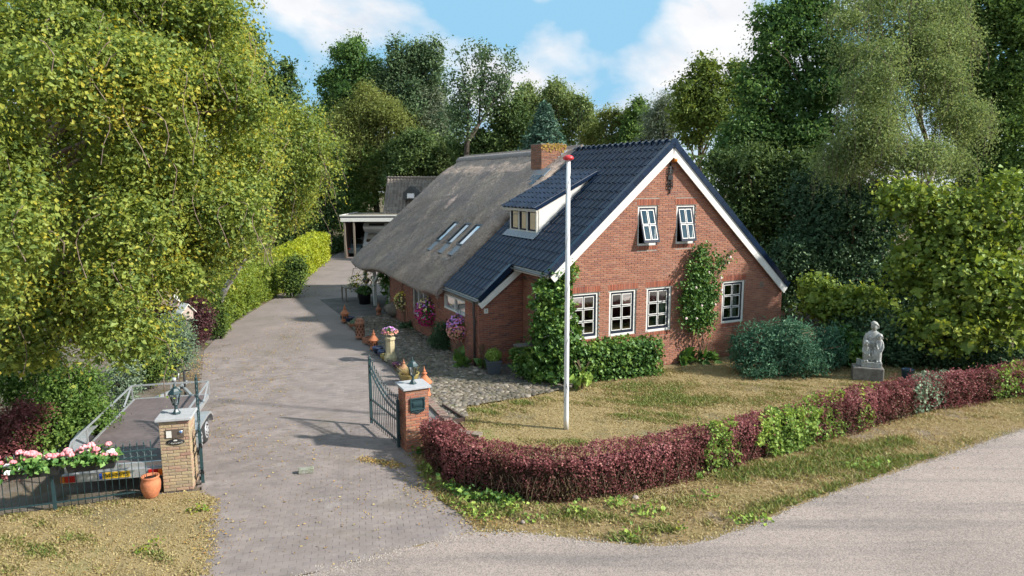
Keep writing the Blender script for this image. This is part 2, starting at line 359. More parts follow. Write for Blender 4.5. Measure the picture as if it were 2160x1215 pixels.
def asphalt_extra(N, L, t, col):
    # darker tyre tracks along the lane and a few crack lines, as wear in the surface
    mp = N.new('ShaderNodeMapping'); mp.inputs['Rotation'].default_value = (0, 0, R(-31)); mp.inputs['Scale'].default_value = (.07, .9, 1); L.new(t.outputs['Object'], mp.inputs[0])
    n = N.new('ShaderNodeTexNoise'); n.inputs['Scale'].default_value = 1.6; n.inputs['Detail'].default_value = 6; n.inputs['Roughness'].default_value = .6; L.new(mp.outputs[0], n.inputs['Vector'])
    rp = N.new('ShaderNodeValToRGB'); rp.color_ramp.elements[0].position = .50; rp.color_ramp.elements[1].position = .72
    L.new(n.outputs['Fac'], rp.inputs[0]); mx = N.new('ShaderNodeMix'); mx.data_type = 'RGBA'; mx.inputs['B'].default_value = (.15, .138, .135, 1)
    mu = N.new('ShaderNodeMath'); mu.operation = 'MULTIPLY'; mu.inputs[1].default_value = .75; L.new(rp.outputs[0], mu.inputs[0]); L.new(mu.outputs[0], mx.inputs['Factor']); L.new(col, mx.inputs['A']); col = mx.outputs['Result']
    cw = N.new('ShaderNodeTexNoise'); cw.inputs['Scale'].default_value = 1.3; cw.inputs['Detail'].default_value = 5; L.new(t.outputs['Object'], cw.inputs['Vector'])
    ab = N.new('ShaderNodeMath'); ab.operation = 'SUBTRACT'; ab.inputs[1].default_value = .5; L.new(cw.outputs['Fac'], ab.inputs[0]); a2 = N.new('ShaderNodeMath'); a2.operation = 'ABSOLUTE'; L.new(ab.outputs[0], a2.inputs[0])
    lt = N.new('ShaderNodeMapRange'); lt.inputs['From Min'].default_value = .0; lt.inputs['From Max'].default_value = .0035; lt.inputs['To Min'].default_value = .55; lt.inputs['To Max'].default_value = 0; L.new(a2.outputs[0], lt.inputs[0])
    cm = N.new('ShaderNodeTexNoise'); cm.inputs['Scale'].default_value = .6; L.new(t.outputs['Object'], cm.inputs['Vector']); c2 = N.new('ShaderNodeMapRange'); c2.inputs['From Min'].default_value = .52; c2.inputs['From Max'].default_value = .6; L.new(cm.outputs['Fac'], c2.inputs[0])
    cf = N.new('ShaderNodeMath'); cf.operation = 'MULTIPLY'; L.new(lt.outputs[0], cf.inputs[0]); L.new(c2.outputs[0], cf.inputs[1]); cx = N.new('ShaderNodeMix'); cx.data_type = 'RGBA'; cx.inputs['B'].default_value = (.07, .065, .06, 1); L.new(cf.outputs[0], cx.inputs['Factor']); L.new(col, cx.inputs['A']); col = cx.outputs['Result']
    v = N.new('ShaderNodeTexVoronoi'); v.inputs['Scale'].default_value = 58; L.new(t.outputs['Object'], v.inputs['Vector'])
    r2 = N.new('ShaderNodeValToRGB'); e = r2.color_ramp.elements; e.new(.5)
    for q, (s, c) in zip(e, ((0, .55), (.5, 1.), (1, 1.35))): q.position = s; q.color = (c, c * .985, c * .96, 1)
    L.new(v.outputs['Color'], r2.inputs[0]); m2 = N.new('ShaderNodeMix'); m2.data_type = 'RGBA'; m2.blend_type = 'MULTIPLY'; m2.inputs['Factor'].default_value = 1
    L.new(col, m2.inputs['A']); L.new(r2.outputs[0], m2.inputs['B']); return m2.outputs['Result']
m_road = ground_mat('chip_seal', [(.35, (0.269, 0.227, 0.207)), (.5, (0.305, 0.256, 0.234)), (.65, (0.332, 0.278, 0.250))], .35, .12, bump=.5, fine=120, extra=asphalt_extra)

sheet('ground', [(-250, -60), (250, -60), (250, 400), (-250, 400)], -.03, m_soil)
ROAD = [(-26, -2.4), (-8.2, 7.1), (-3.27, 9.72), (-2.12, 10.36), (-.65, 11.12), (.15, 11.05), (1.2, 10.78), (2.05, 10.6), (2.7, 10.62), (3.24, 10.77), (4.3, 11.4), (5.36, 12.13), (7.9, 13.58), (10, 14.75), (12.08, 15.94), (16, 18.1), (60, 42), (75, 25), (20, -8), (-20, -22)]
# the road's edge frays into the verge
rd = []
for i in range(len(ROAD)):
    a, b = Vector(ROAD[i]), Vector(ROAD[(i + 1) % len(ROAD)]); k = max(1, int((b - a).length / .16)) if 2 <= i < 15 else 1
    for j in range(k):
        q = a.lerp(b, j / k); rd.append((q.x + (random.uniform(-.03, .03) if k > 1 and j else 0), q.y + (random.uniform(-.04, .04) if k > 1 and j else 0)))
sheet('road', rd, -.004, m_road)
DRIVE_L = [(-8.2, 7.1), (-4.1, 8.9), (-4.58, 9.77), (-5.0, 10.9), (-5.5, 12.3), (-5.95, 12.75), (-7.2, 15.5), (-9.3, 20.43), (-10.79, 24.04), (-11.6, 28.1), (-12, 33.8), (-12.1, 39.3), (-13.1, 46), (-14.2, 53.2), (-14.6, 64)]
DRIVE_R = [(-2.12, 10.36), (-.65, 11.14), (-1.0, 11.8), (-1.42, 12.38), (-1.78, 13.0), (-1.9, 13.7), (-2.2, 14.46), (-1.85, 15.6), (-1.5, 16.45), (-3.36, 20.85), (-7.42, 30.05), (-6.5, 33), (-6.5, 50), (-4, 64)]
DRIVE = DRIVE_L + DRIVE_R[::-1]

def brick_extra(N, L, t, col):
    return col
m_paver = M('clay_paver', (.2, .16, .15), .85, var=.15, scale=.45, bump=.35, bscale=90, spec=.25, tints=[(.20, .17, .16), (.232, .196, .183), (.216, .18, .167), (.252, .214, .198), (.19, .165, .158)], stains=[((.36, .33, .31), 1.1, .60, .72, .55), ((.13, .115, .07), .8, .55, .72, .5)])
def paver_far_mat():
    m = bpy.data.materials.new('far_pavers'); m.use_nodes = True; nt = m.node_tree; N = nt.nodes; L = nt.links; p = N['Principled BSDF']; p.inputs['Roughness'].default_value = .88; p.inputs['Specular IOR Level'].default_value = .25
    t = N.new('ShaderNodeTexCoord'); mp = N.new('ShaderNodeMapping'); mp.inputs['Rotation'].default_value = (0, 0, R(-12)); L.new(t.outputs['Object'], mp.inputs[0])
    b = N.new('ShaderNodeTexBrick'); b.inputs['Scale'].default_value = 1; b.inputs['Brick Width'].default_value = .21; b.inputs['Row Height'].default_value = .1; b.inputs['Mortar Size'].default_value = .005; b.inputs['Mortar Smooth'].default_value = .5
    b.inputs['Color1'].default_value = (.216, .182, .17, 1); b.inputs['Color2'].default_value = (.235, .198, .184, 1); b.inputs['Mortar'].default_value = (.165, .14, .122, 1); L.new(mp.outputs[0], b.inputs['Vector'])
    n = N.new('ShaderNodeTexNoise'); n.inputs['Scale'].default_value = .55; n.inputs['Detail'].default_value = 9; n.inputs['Roughness'].default_value = .65; L.new(t.outputs['Object'], n.inputs['Vector'])
    rp = N.new('ShaderNodeValToRGB'); e = rp.color_ramp.elements; e.new(.5)
    for q, (s, c) in zip(e, ((.32, (.8, .82, .74)), (.5, (1, 1, 1)), (.7, (1.2, 1.17, 1.12)))): q.position = s; q.color = (*c, 1)
    L.new(n.outputs['Fac'], rp.inputs[0]); x = N.new('ShaderNodeMix'); x.data_type = 'RGBA'; x.blend_type = 'MULTIPLY'; x.inputs['Factor'].default_value = 1; L.new(b.outputs['Color'], x.inputs['A']); L.new(rp.outputs[0], x.inputs['B'])
    L.new(x.outputs['Result'], p.inputs['Base Color']); return m
drive = sheet('driveway', DRIVE, -.0065, paver_far_mat())
sheet('driveway_far', [(p[0], p[1]) for p in DRIVE if p[1] > 22.7] + [], -.002, bpy.data.materials['far_pavers'])
# clay pavers: the nearest 300 as single bricks, the others joined
PA = R(12); ca, sa = math.cos(PA), math.sin(PA)
gx = np.arange(-14, 10, .212); gy = np.arange(2, 30, .103); cen = []
for j, yy in enumerate(gy):
    for xx in gx + (.106 if j % 2 else 0): cen.append((ca * xx - sa * yy, sa * xx + ca * yy))
cen = np.array(cen); k = inpoly(cen, DRIVE) & (cen[:, 1] > 8.9) & (cen[:, 1] < 23.2) & (np.abs(cen[:, 0] + 3 + (cen[:, 1] - 10) * .32) < 7); cen = cen[k]
pav_dist = np.hypot(cen[:, 0] + 1.2, cen[:, 1]); 
inview = np.array([abs(c[0] / c[1]) < .72 and c[1] > 9.8 for c in cen]); order = np.argsort(pav_dist + (~inview) * 100); cen = cen[order]
pm = []
for i in range(8):
    b = MB(); b.tint = (i + .5) / 8; x, y = .104, .050; e = .004
    b.add([(-x, -y, -.03), (x, -y, -.03), (x, y, -.03), (-x, y, -.03), (-x, -y, -.003), (x, -y, -.003), (x, y, -.003), (-x, y, -.003), (-x + e, -y + e, 0), (x - e, -y + e, 0), (x - e, y - e, 0), (-x + e, y - e, 0)],
          [(8, 9, 10, 11)] + [(i0, (i0 + 1) % 4, 4 + (i0 + 1) % 4, 4 + i0) for i0 in range(4)] + [(4 + i0, 4 + (i0 + 1) % 4, 8 + (i0 + 1) % 4, 8 + i0) for i0 in range(4)])
    pm.append(b.mesh('paver', m_paver))
pt = (.5 + .3 * vnoise(cen, .8, 3) + rng.normal(0, .2, len(cen))).clip(0, .999)
for i in range(300):
    o = bpy.data.objects.new('paver', pm[int(pt[i] * 8)]); o.location = (cen[i][0], cen[i][1], rng.normal(0, .0015)); o.rotation_euler = (rng.normal(0, .008), rng.normal(0, .008), PA + rng.normal(0, .012)); link(o, drive)
pv = np.array([v.co[:] for v in pm[0].vertices]); pq = [list(f.vertices) for f in pm[0].polygons]
n = len(cen) - 300; an = PA + rng.normal(0, .012, n); C_, S_ = np.cos(an)[:, None], np.sin(an)[:, None]
X = cen[300:, 0:1] + C_ * pv[:, 0] - S_ * pv[:, 1]; Y = cen[300:, 1:2] + S_ * pv[:, 0] + C_ * pv[:, 1]; Z = pv[:, 2] + rng.normal(0, .0015, (n, 1)) + rng.normal(0, .012, (n, 1)) * pv[:, 0]
V = np.stack([X, Y, Z], -1).reshape(-1, 3); Q = (np.array(pq)[None] + (np.arange(n) * len(pv))[:, None, None]).reshape(-1, 4)
npmesh('paver_field', V, Q, m_paver, np.repeat(pt[300:], len(pv)), drive)['kind'] = 'stuff'

# ---- cobbled terrace behind its kerb
TERR = [(-1.5, 16.5), (-1.15, 17.0)] + [tuple(G(*p)[:2]) for p in ((985, 858), (1050, 848), (1110, 838), (1170, 826), (1225, 812), (1262, 795), (1330, 770))] + [tuple(HP(4, .3, 0)[:2]), tuple(HP(1, 9, 0)[:2]), tuple(HP(.5, 12.4, 0)[:2]), tuple(HP(-1.0, 12.4, 0)[:2]), (-7.25, 29.9)]
TZ = .05
m_joint = ground_mat('cobble_joint', [(.35, (.11, .09, .06)), (.55, (.17, .14, .10)), (.65, (.12, .125, .06))], 1.2, .35)
terr = sheet('terrace', TERR, TZ - .02, m_joint)
sheet('carport_floor', [(-7.25, 29.95), tuple(HP(-1.0, 12.45, 0)[:2]), tuple(HP(.5, 12.45, 0)[:2]), tuple(HP(.6, 18, 0)[:2]), tuple(HP(-2.9, 18, 0)[:2])], .012, ground_mat('slate_paving', [(.4, (.10, .095, .09)), (.6, (.14, .13, .12))], 1.5, .2))
m_cob = M('fieldstone', (.3, .28, .25), .8, var=.2, scale=9, bump=.3, bscale=40, spec=.3, tints=[(.07, .062, .05), (.115, .105, .075), (.19, .16, .125), (.11, .10, .09), (.30, .26, .21), (.145, .115, .09)])
def stone_mesh(i, nseg=7):
    q = np.random.default_rng(50 + i); b = MB(); b.smooth = True; b.tint = (i + .5) / 8; rr = 1 + q.normal(0, .13, nseg)
    vs = []
    for ring, zz_ in ((1., -.35), (.92, .12), (.55, .36)):
        for j in range(nseg): t = 2 * math.pi * j / nseg; vs.append((ring * rr[j] * math.cos(t), ring * rr[j] * math.sin(t), zz_ + q.normal(0, .03)))
    vs.append((0, 0, .42)); fs = [(a * nseg + j, a * nseg + (j + 1) % nseg, (a + 1) * nseg + (j + 1) % nseg, (a + 1) * nseg + j) for a in range(2) for j in range(nseg)]
    fs += [(2 * nseg + j, 2 * nseg + (j + 1) % nseg, 3 * nseg) for j in range(nseg)]
    b.add(vs, fs); return b
cp = []
for x in np.arange(-8.5, 6, .125):
    for y in np.arange(15.5, 31.5, .125): cp.append((x + random.uniform(-.05, .05) + (.06 if int(y / .125) % 2 else 0), y + random.uniform(-.048, .048)))
cp = np.array(cp); k = inpoly(cp, TERR); uv = np.stack([(cp[:, 0] - HX) * HC + (cp[:, 1] - HY) * HS, -(cp[:, 0] - HX) * HS + (cp[:, 1] - HY) * HC], 1)
k &= ~((uv[:, 0] > -.9) & (uv[:, 1] > 2.33)) & ~((uv[:, 0] > .6) & (uv[:, 1] > -.1)); cp = cp[k]; cp = cp[np.argsort(np.hypot(cp[:, 0], cp[:, 1]))]
ct_ = (.45 + .3 * vnoise(cp, .9, 5) + rng.normal(0, .25, len(cp))).clip(0, .999); csz = rng.uniform(.04, .095, len(cp)); cob = [stone_mesh(i) for i in range(8)]; cobm = [c.mesh('cobblestone', m_cob) for c in cob]
for i in range(300):
    o = bpy.data.objects.new('cobblestone', cobm[int(ct_[i] * 8)]); s = csz[i]; o.location = (cp[i][0], cp[i][1], TZ - .018); o.scale = (s * random.uniform(.85, 1.25), s, s * .7); o.rotation_euler = (0, 0, random.uniform(0, 6.28)); link(o, terr)
for var in range(8):
    pass
Vs, Qs, Ts, off = [], [], [], 0
sv = [np.array(c.v) for c in cob]; tri = np.array([f if len(f) == 4 else [f[0], f[1], f[2], f[2]] for f in cob[0].f])
fq = np.array([f for f in cob[0].f if len(f) == 4]); ft = np.array([f for f in cob[0].f if len(f) == 3])
Qt = []
for i in range(300, len(cp)):
    v = sv[i % 8] * np.array([csz[i] * random.uniform(.85, 1.25), csz[i], csz[i] * .7]); t = random.uniform(0, 6.28); c_, s_ = math.cos(t), math.sin(t)
    Vs.append(np.stack([v[:, 0] * c_ - v[:, 1] * s_ + cp[i][0], v[:, 0] * s_ + v[:, 1] * c_ + cp[i][1], v[:, 2] + TZ - .018], 1)); a = fq + off
    Qt.append(np.concatenate([a[:, [0, 1, 2]], a[:, [0, 2, 3]], ft + off])); Ts.append(np.full(len(v), ct_[i])); off += len(v)
npmesh('cobble_field', np.concatenate(Vs), np.concatenate(Qt), m_cob, np.concatenate(Ts), terr, True, 3)['kind'] = 'stuff'
# kerb of dark edging stones along the drive
m_kerb = M('kerb_stone', (.10, .085, .07), .9, var=.3, scale=4, bump=.5, bscale=30, col2=(.15, .13, .09))
m_rim = M('edging_brick', (.2, .14, .11), .9, var=.25, scale=5, tints=[(.18, .12, .10), (.25, .16, .13), (.22, .18, .14)])
def edging(name, path, L, wid, hgt, mat, label):
    e = empty(name, (*path[0], 0), 0, label, 'kerb'); ms = []
    for i in range(4):
        b = MB(); b.tint = i / 3; b.box((0, 0, hgt / 2 - .04), (L - .012, wid, hgt + .08)); ms.append(b.mesh('kerb_stone', mat))
    for a, b in zip(path[:-1], path[1:]):
        a, b = Vector((*a, 0)), Vector((*b, 0)); d = b - a; n = max(1, int(d.length / L)); t = math.atan2(d.y, d.x)
        for i in range(n):
            o = bpy.data.objects.new('kerb_stone', random.choice(ms)); q = a.lerp(b, (i + .5) / n) - Vector((*path[0], 0)); o.location = q + Vector((0, 0, random.uniform(-.006, .006))); o.rotation_euler = (random.uniform(-.03, .03), 0, t + random.uniform(-.02, .02)); link(o, e)
    return e
edging('kerb', [(-2.9, 19.75), (-7.4, 30.05)], .62, .12, .11, m_kerb, 'dark mossy stone kerb between the brick drive and the cobbled terrace')
edging('brick_edging', [(-2.9, 19.7), (-1.22, 15.75), (-.72, 15.55)], .1, .21, .07, m_rim, 'low row of edging bricks behind the mailbox pillar')
# a sunken pit with a steel rim beside the pillar
pit = empty('sunken_pit', G(930, 878), math.atan2(-2.4, 1.1) + .1, 'small sunken pit with a dark steel rim behind the mailbox pillar', 'pit')
b = MB(); b.bb(-.62, .62, -.32, .32, -.02, .004); b.build('pit_floor', M('pit_gravel', (.16, .15, .14), .9, scale=20, var=.3), pit)
b = MB(); b.bb(-.62, .62, .32, .35, -.02, .1); b.bb(.62, .65, -.32, .35, -.02, .1); b.build('steel_rim', M('rusty_steel', (.06, .035, .028), .7, var=.4, scale=12), pit)

# ---- lawns: turf sheets and blades
LAWN = [(-.95, 15.6)] + [tuple(G(*p)[:2]) for p in ((955, 872), (985, 858), (1050, 848), (1110, 838), (1170, 826), (1225, 812), (1262, 795), (1330, 770))] + [tuple(HP(4.5, .02, 0)[:2]), tuple(HP(9.6, .02, 0)[:2]), (11.5, 24.5), (14.5, 23.0), (16.5, 19.9), (13.4, 18.6), (10.1, 17.1), (6.4, 15.2), (3.7, 13.6), (1.9, 12.6), (.2, 12.5), (-.9, 13.1), (-1.7, 14.3)]
sheet('lawn', LAWN + [(-2.2, 14.8), (-1.9, 15.8)], -.006, m_dry)
VERGE = [(-1.42, 12.38), (-1.0, 11.8), (-.65, 11.2), (.15, 11.13), (1.2, 10.86), (2.05, 10.68), (2.7, 10.7), (3.24, 10.85), (4.3, 11.48), (5.36, 12.2), (7.9, 13.66), (10, 14.83), (12.08, 16.02), (16, 18.2), (30, 26), (29, 28), (13.4, 18.7), (10.1, 17.2), (6.4, 15.3), (3.7, 13.7), (1.9, 12.7), (.2, 12.6), (-.9, 13.2), (-1.7, 14.3), (-2.3, 14.5), (-1.85, 13.5)]
sheet('verge', [(-3, 15.5), (-1.6, 10.5), (.3, 9.9), (2.2, 9.6), (3.8, 9.7), (8.5, 12.4), (16.5, 17.2), (32, 26), (30, 30), (13.4, 20), (10, 18.2), (6.4, 16.4), (3.7, 15), (1.5, 14.2), (-.5, 15)], -.010, m_verge)
LEFTL = [(-4.45, 9.7), (-4.86, 10.9), (-5.40, 12.3), (-5.9, 12.75), (-6.6, 12.6), (-8.2, 12.03), (-12, 10.7), (-16, 9.3), (-16, 5), (-9, 7), (-4.0, 9.0)]
sheet('front_lawn', LEFTL, -.0045, m_dry)
sheet('side_garden', [(-6.0, 12.75), (-9.3, 20.43), (-10.79, 24.04), (-11.6, 28.1), (-12, 33.8), (-12.1, 39.3), (-13.1, 46), (-14.2, 53.2), (-30, 60), (-60, 30), (-40, 8), (-16, 9.3), (-12, 10.7), (-8.2, 12.0)], -.016, ground_mat('leaf_mould', [(.35, (.10, .085, .055)), (.5, (.17, .145, .12)), (.62, (.13, .10, .06))], .7, .35))
sheet('meadow', [(-13, 27), (-12.6, 50), (-40, 60), (-45, 25)], -.012, m_dry)

m_blade = LEAF('grass_blade', [(.37, .285, .135), (.47, .375, .2), (.31, .25, .105), (.235, .235, .075), (.16, .215, .05), (.11, .19, .04)], .3, .03, .6)
def grass(name, poly, n, z, hgt, greens, bias, keep=None, ybox=None):
    P = np.array(poly); lo, hi = P.min(0), P.max(0)
    if ybox: lo, hi = np.maximum(lo, ybox[0]), np.minimum(hi, ybox[1])
    q = rng.uniform(lo, hi, (n * 5, 2)); q = q[inpoly(q, poly)]
    if keep is not None: q = q[keep(q)]
    q = q[:n]; g = bias + .22 + .6 * vnoise(q, .9, 11) + .4 * vnoise(q, 4., 12)
    for (a, b_, wd, amt) in greens: g += amt * np.exp(-(segdist(q, a, b_) / wd) ** 2) * (1 + .5 * vnoise(q, 3.3, 17))
    dens = rng.random(len(q)) < (.45 + .75 * g.clip(0, 1)); q, g = q[dens], g[dens]; m = len(q); gg = g.clip(0, 1)
    h = hgt * (.55 + .9 * gg) * rng.uniform(.5, 1.4, m); a = rng.uniform(0, 6.28, m); wd = .009 + .008 * rng.random(m) + .006 * gg; ln = rng.normal(0, .75, (m, 2)) * h[:, None]
    V = np.empty((m, 3, 3)); dx = np.stack([np.cos(a), np.sin(a)], 1) * wd[:, None]
    V[:, 0, :2] = q - dx; V[:, 1, :2] = q + dx; V[:, :2, 2] = z; V[:, 2, :2] = q + ln; V[:, 2, 2] = z + h
    t = (.05 + .62 * gg + rng.normal(0, .18, m)).clip(0, 1)
    return tag(npmesh(name, V.reshape(-1, 3), np.arange(3 * m).reshape(-1, 3), m_blade, np.repeat(t, 3), k=3), kind='stuff')
def nothouse(q): 
    u = (q[:, 0] - HX) * HC + (q[:, 1] - HY) * HS; v = -(q[:, 0] - HX) * HS + (q[:, 1] - HY) * HC
    return v < -.35 + 0 * u
g2 = lambda *p: tuple(G(*p)[:2])
grass('lawn_grass', LAWN, 200000, 0, .034, [(g2(975, 870), g2(1100, 850), .25, .8), (g2(1030, 870), g2(1110, 868), .3, .75), (g2(1050, 900), g2(1090, 900), .25, .7), (g2(1120, 930), g2(1230, 935), .3, .65), (g2(1000, 905), g2(1000, 880), .25, .6), (g2(1250, 880), g2(1420, 875), .3, .5), (g2(1350, 850), g2(1700, 830), .5, .2)], .0, lambda q: nothouse(q) & (q[:, 1] < 25))
grass('verge_grass', VERGE, 130000, -.001, .05, [(g2(1080, 1085), g2(1300, 1095), .3, 1.), (g2(1300, 1140), g2(1420, 1110), .25, .8), (g2(1550, 1010), g2(1900, 930), .32, .9), (g2(1500, 1105), g2(1880, 1005), .25, .95), (g2(1700, 990), g2(1990, 965), .25, .8), (g2(960, 1085), g2(1060, 1070), .2, .5)], .02, lambda q: q[:, 0] < 17)
grass('front_lawn_grass', LEFTL, 60000, -.002, .036, [(g2(300, 1160), g2(360, 1180), .15, .6), (g2(200, 1120), g2(100, 1150), .3, .3), (g2(400, 1080), g2(430, 1075), .1, .6)], .1, lambda q: q[:, 1] > 8.5)
# loose grit and straw where the road frays into the verge
gp = []
for a, b_ in zip(ROAD[2:14], ROAD[3:15]):
    k_ = int(np.hypot(b_[0] - a[0], b_[1] - a[1]) * 220); t = rng.random((k_, 1)); gp.append(np.array(a) + (np.array(b_) - np.array(a)) * t + rng.normal(0, .09, (k_, 2)))
gp = np.concatenate(gp); n_ = len(gp); sv_ = np.array([(1, 0, 0), (-.5, .87, 0), (-.5, -.87, 0), (0, 0, 1.)]); sz_ = rng.uniform(.006, .017, (n_, 1, 1)); V = np.column_stack([gp, np.full(n_, -.004)])[:, None, :] + sv_[None] * sz_
tag(npmesh('road_grit', V.reshape(-1, 3), (np.array([(0, 1, 3), (1, 2, 3), (2, 0, 3)])[None] + (np.arange(n_) * 4)[:, None, None]).reshape(-1, 3), M('grit', (.3, .27, .24), .9, tints=[(.16, .14, .125), (.3, .27, .245), (.42, .38, .34), (.27, .2, .11)]), np.repeat(rng.random(n_), 4), k=3), kind='stuff')
# fallen leaves, mostly birch, along the drive
pts = []
for (a, b_, wd, k_) in ((g2(430, 950), g2(520, 720), .7, 420), (g2(560, 840), g2(640, 660), .55, 460), (g2(470, 900), g2(640, 980), .7, 160), (g2(620, 640), g2(700, 600), .7, 200), (g2(880, 1000), g2(930, 1070), .25, 160), (g2(760, 967), g2(850, 985), .07, 260), (g2(430, 745), g2(400, 800), .3, 250), (g2(980, 1100), g2(1080, 1110), .2, 120), (g2(440, 1060), g2(440, 1180), .15, 70), (g2(600, 1150), g2(800, 1000), 1.2, 110), (g2(100, 1160), g2(380, 1160), .8, 90), (g2(1100, 1090), g2(2000, 930), .6, 170)):
    a, b_ = np.array(a), np.array(b_); k_ = int(k_ * 2.6); t = rng.random((k_, 1)); pts.append(a + (b_ - a) * t + rng.normal(0, wd, (k_, 2)))
q = np.concatenate(pts); P = np.column_stack([q, np.full(len(q), .012)])
o = leaves('fallen_leaves', P, unit(rng.normal(0, .35, P.shape) + np.array([0, 0, 1])), .036, LEAF('dead_leaf', [(.42, .29, .08), (.36, .2, .07), (.47, .39, .17), (.28, .18, .09)], .1, .02), rng.random(len(P)), None, rng, fold=.5)
tag(o, kind='stuff')
# ================================================================== the farmhouse
BRICKS = [(0.291, 0.116, 0.071), (0.337, 0.145, 0.089), (0.255, 0.103, 0.070), (0.359, 0.165, 0.104), (0.305, 0.127, 0.078), (0.218, 0.093, 0.073)]
m_brick = M('red_brick', (.3, .12, .08), .85, var=.16, scale=7, bump=.4, bscale=70, spec=.2, tints=BRICKS, stains=[((.40, .34, .28), .9, .60, .78, .22), ((.12, .075, .06), .6, .58, .75, .28)])
m_mortar = M('mortar', (.29, .245, .205), .95, var=.2, scale=3, bump=.4, bscale=50, spec=.1)
m_white = M('white_paint', (.70, .68, .64), .45, var=.07, scale=3, spec=.4, stains=[((.36, .35, .29), 2.2, .58, .80, .35)])
m_cream = M('cream_board', (.66, .63, .56), .55, var=.07, scale=2, spec=.35)
m_navy = M('navy_paint', (.012, .018, .035), .6, var=.1, scale=4, spec=.25)
m_glaze = M('glazed_tile', (.012, .02, .04), .17, var=.3, scale=5, spec=.42, bump=.12, bscale=25, tints=[(.006, .014, .033), (.011, .023, .051), (.008, .018, .042), (.013, .024, .047)], coat=0., stains=[((.09, .10, .09), 1.6, .60, .80, .30), ((.02, .03, .03), .7, .55, .7, .3)])
m_lead = M('lead_flashing', (.27, .29, .32), .5, var=.2, scale=6, metal=.3)
m_zinc = M('zinc', (.30, .31, .32), .4, var=.15, scale=5, metal=.6)
m_pipe = M('brown_pipe', (.055, .042, .04), .45, var=.2, scale=5)
m_dark = M('dark_interior', (.05, .045, .04), .9, var=.2, scale=2)
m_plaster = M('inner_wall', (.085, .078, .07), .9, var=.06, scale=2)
m_curtain = M('curtain', (.55, .56, .52), .9, var=.15, scale=12)
m_iron = M('black_iron', (.012, .013, .014), .45, var=.2, scale=8, spec=.5)
def GLASS(name, refl=.35, tint=(.85, .9, .88)):
    m = bpy.data.materials.new(name); m.use_nodes = True; nt = m.node_tree; N = nt.nodes; L = nt.links; N.remove(N['Principled BSDF'])
    tr = N.new('ShaderNodeBsdfTransparent'); tr.inputs[0].default_value = (*tint, 1); g = N.new('ShaderNodeBsdfGlossy'); g.inputs['Roughness'].default_value = .015
    fr = N.new('ShaderNodeFresnel'); fr.inputs[0].default_value = 1.9; x = N.new('ShaderNodeMixShader')
    a = N.new('ShaderNodeMath'); a.operation = 'MULTIPLY_ADD'; a.inputs[1].default_value = 1.1; a.inputs[2].default_value = refl * .2; L.new(fr.outputs[0], a.inputs[0])
    nz = N.new('ShaderNodeTexNoise'); nz.inputs['Scale'].default_value = 1.6; t = N.new('ShaderNodeTexCoord'); L.new(t.outputs['Object'], nz.inputs[0]); bu = N.new('ShaderNodeBump'); bu.inputs['Strength'].default_value = .04; L.new(nz.outputs['Fac'], bu.inputs['Height']); L.new(bu.outputs[0], g.inputs['Normal'])
    L.new(a.outputs[0], x.inputs[0]); L.new(tr.outputs[0], x.inputs[1]); L.new(g.outputs[0], x.inputs[2]); L.new(x.outputs[0], N['Material Output'].inputs[0]); return m
m_glass = GLASS('window_glass', .8); m_glass2 = GLASS('dormer_glass', 0., (.6, .68, .6))

house = empty('farmhouse', (HX, HY, 0), HT, 'red brick farmhouse with blue glazed tile and grey thatch roof behind the lawn', 'house')

BL, BH, BJ = .21, .0505, .012
def bricks_in(u0, u1, z0, z1f, opens, rows=None, seed=0, soldier=()):
    """running bond; returns (u_start, u_end, z) of every brick, cut at openings and at the sloping top"""
    out = []; q = random.Random(seed); zr = z0; row = 0
    while zr < rows:
        zt = zr + BH; x = u0 - (.111 if row % 2 else 0) ; 
        while x < u1:
            a, b = max(x, u0), min(x + BL, u1)
            segs = [(a, b)]
            for (o0, o1, oz0, oz1) in opens:
                if zt > oz0 + .01 and zr < oz1 - .01:
                    ns = []
                    for s0, s1 in segs:
                        if s1 <= o0 or s0 >= o1: ns.append((s0, s1)); continue
                        if s0 < o0: ns.append((s0, o0))
                        if s1 > o1: ns.append((o1, s1))
                    segs = ns
            for s0, s1 in segs:
                if s1 - s0 < .035: continue
                if zt > min(z1f(s0), z1f(s1)):                      # shorten under the rake
                    lo, hi = s0, s1
                    if z1f(s0) < zt and z1f(s1) < zt: continue
                    while hi - lo > .01:
                        m_ = (lo + hi) / 2
                        if (z1f(m_) < zt) == (z1f(s0) < zt): lo = m_
                        else: hi = m_
                    if z1f(s0) < zt: s0 = hi
                    else: s1 = lo
                    if s1 - s0 < .04: continue
                out.append((s0, s1, zr, zr + BH))
            x += BL + BJ
        zr += BH + BJ; row += 1
    return out
BRM = {}
def brick_mesh(L_, H_, t, mat=None, D=.022):
    key = (round(L_, 3), round(H_, 3), t, mat.name)
    if key not in BRM:
        b = MB(); b.tint = t; x, y, z = L_ / 2, D, H_ / 2; e = .004
        b.add([(-x, y, -z), (x, y, -z), (x, y, z), (-x, y, z), (-x, e, -z), (x, e, -z), (x, e, z), (-x, e, z), (-x + e, 0, -z + e), (x - e, 0, -z + e), (x - e, 0, z - e), (-x + e, 0, z - e)],
              [(8, 9, 10, 11)] + [(i, (i + 1) % 4, 4 + (i + 1) % 4, 4 + i) for i in range(4)] + [(4 + i, 4 + (i + 1) % 4, 8 + (i + 1) % 4, 8 + i) for i in range(4)])
        BRM[key] = b.mesh('brick', mat)
    return BRM[key]
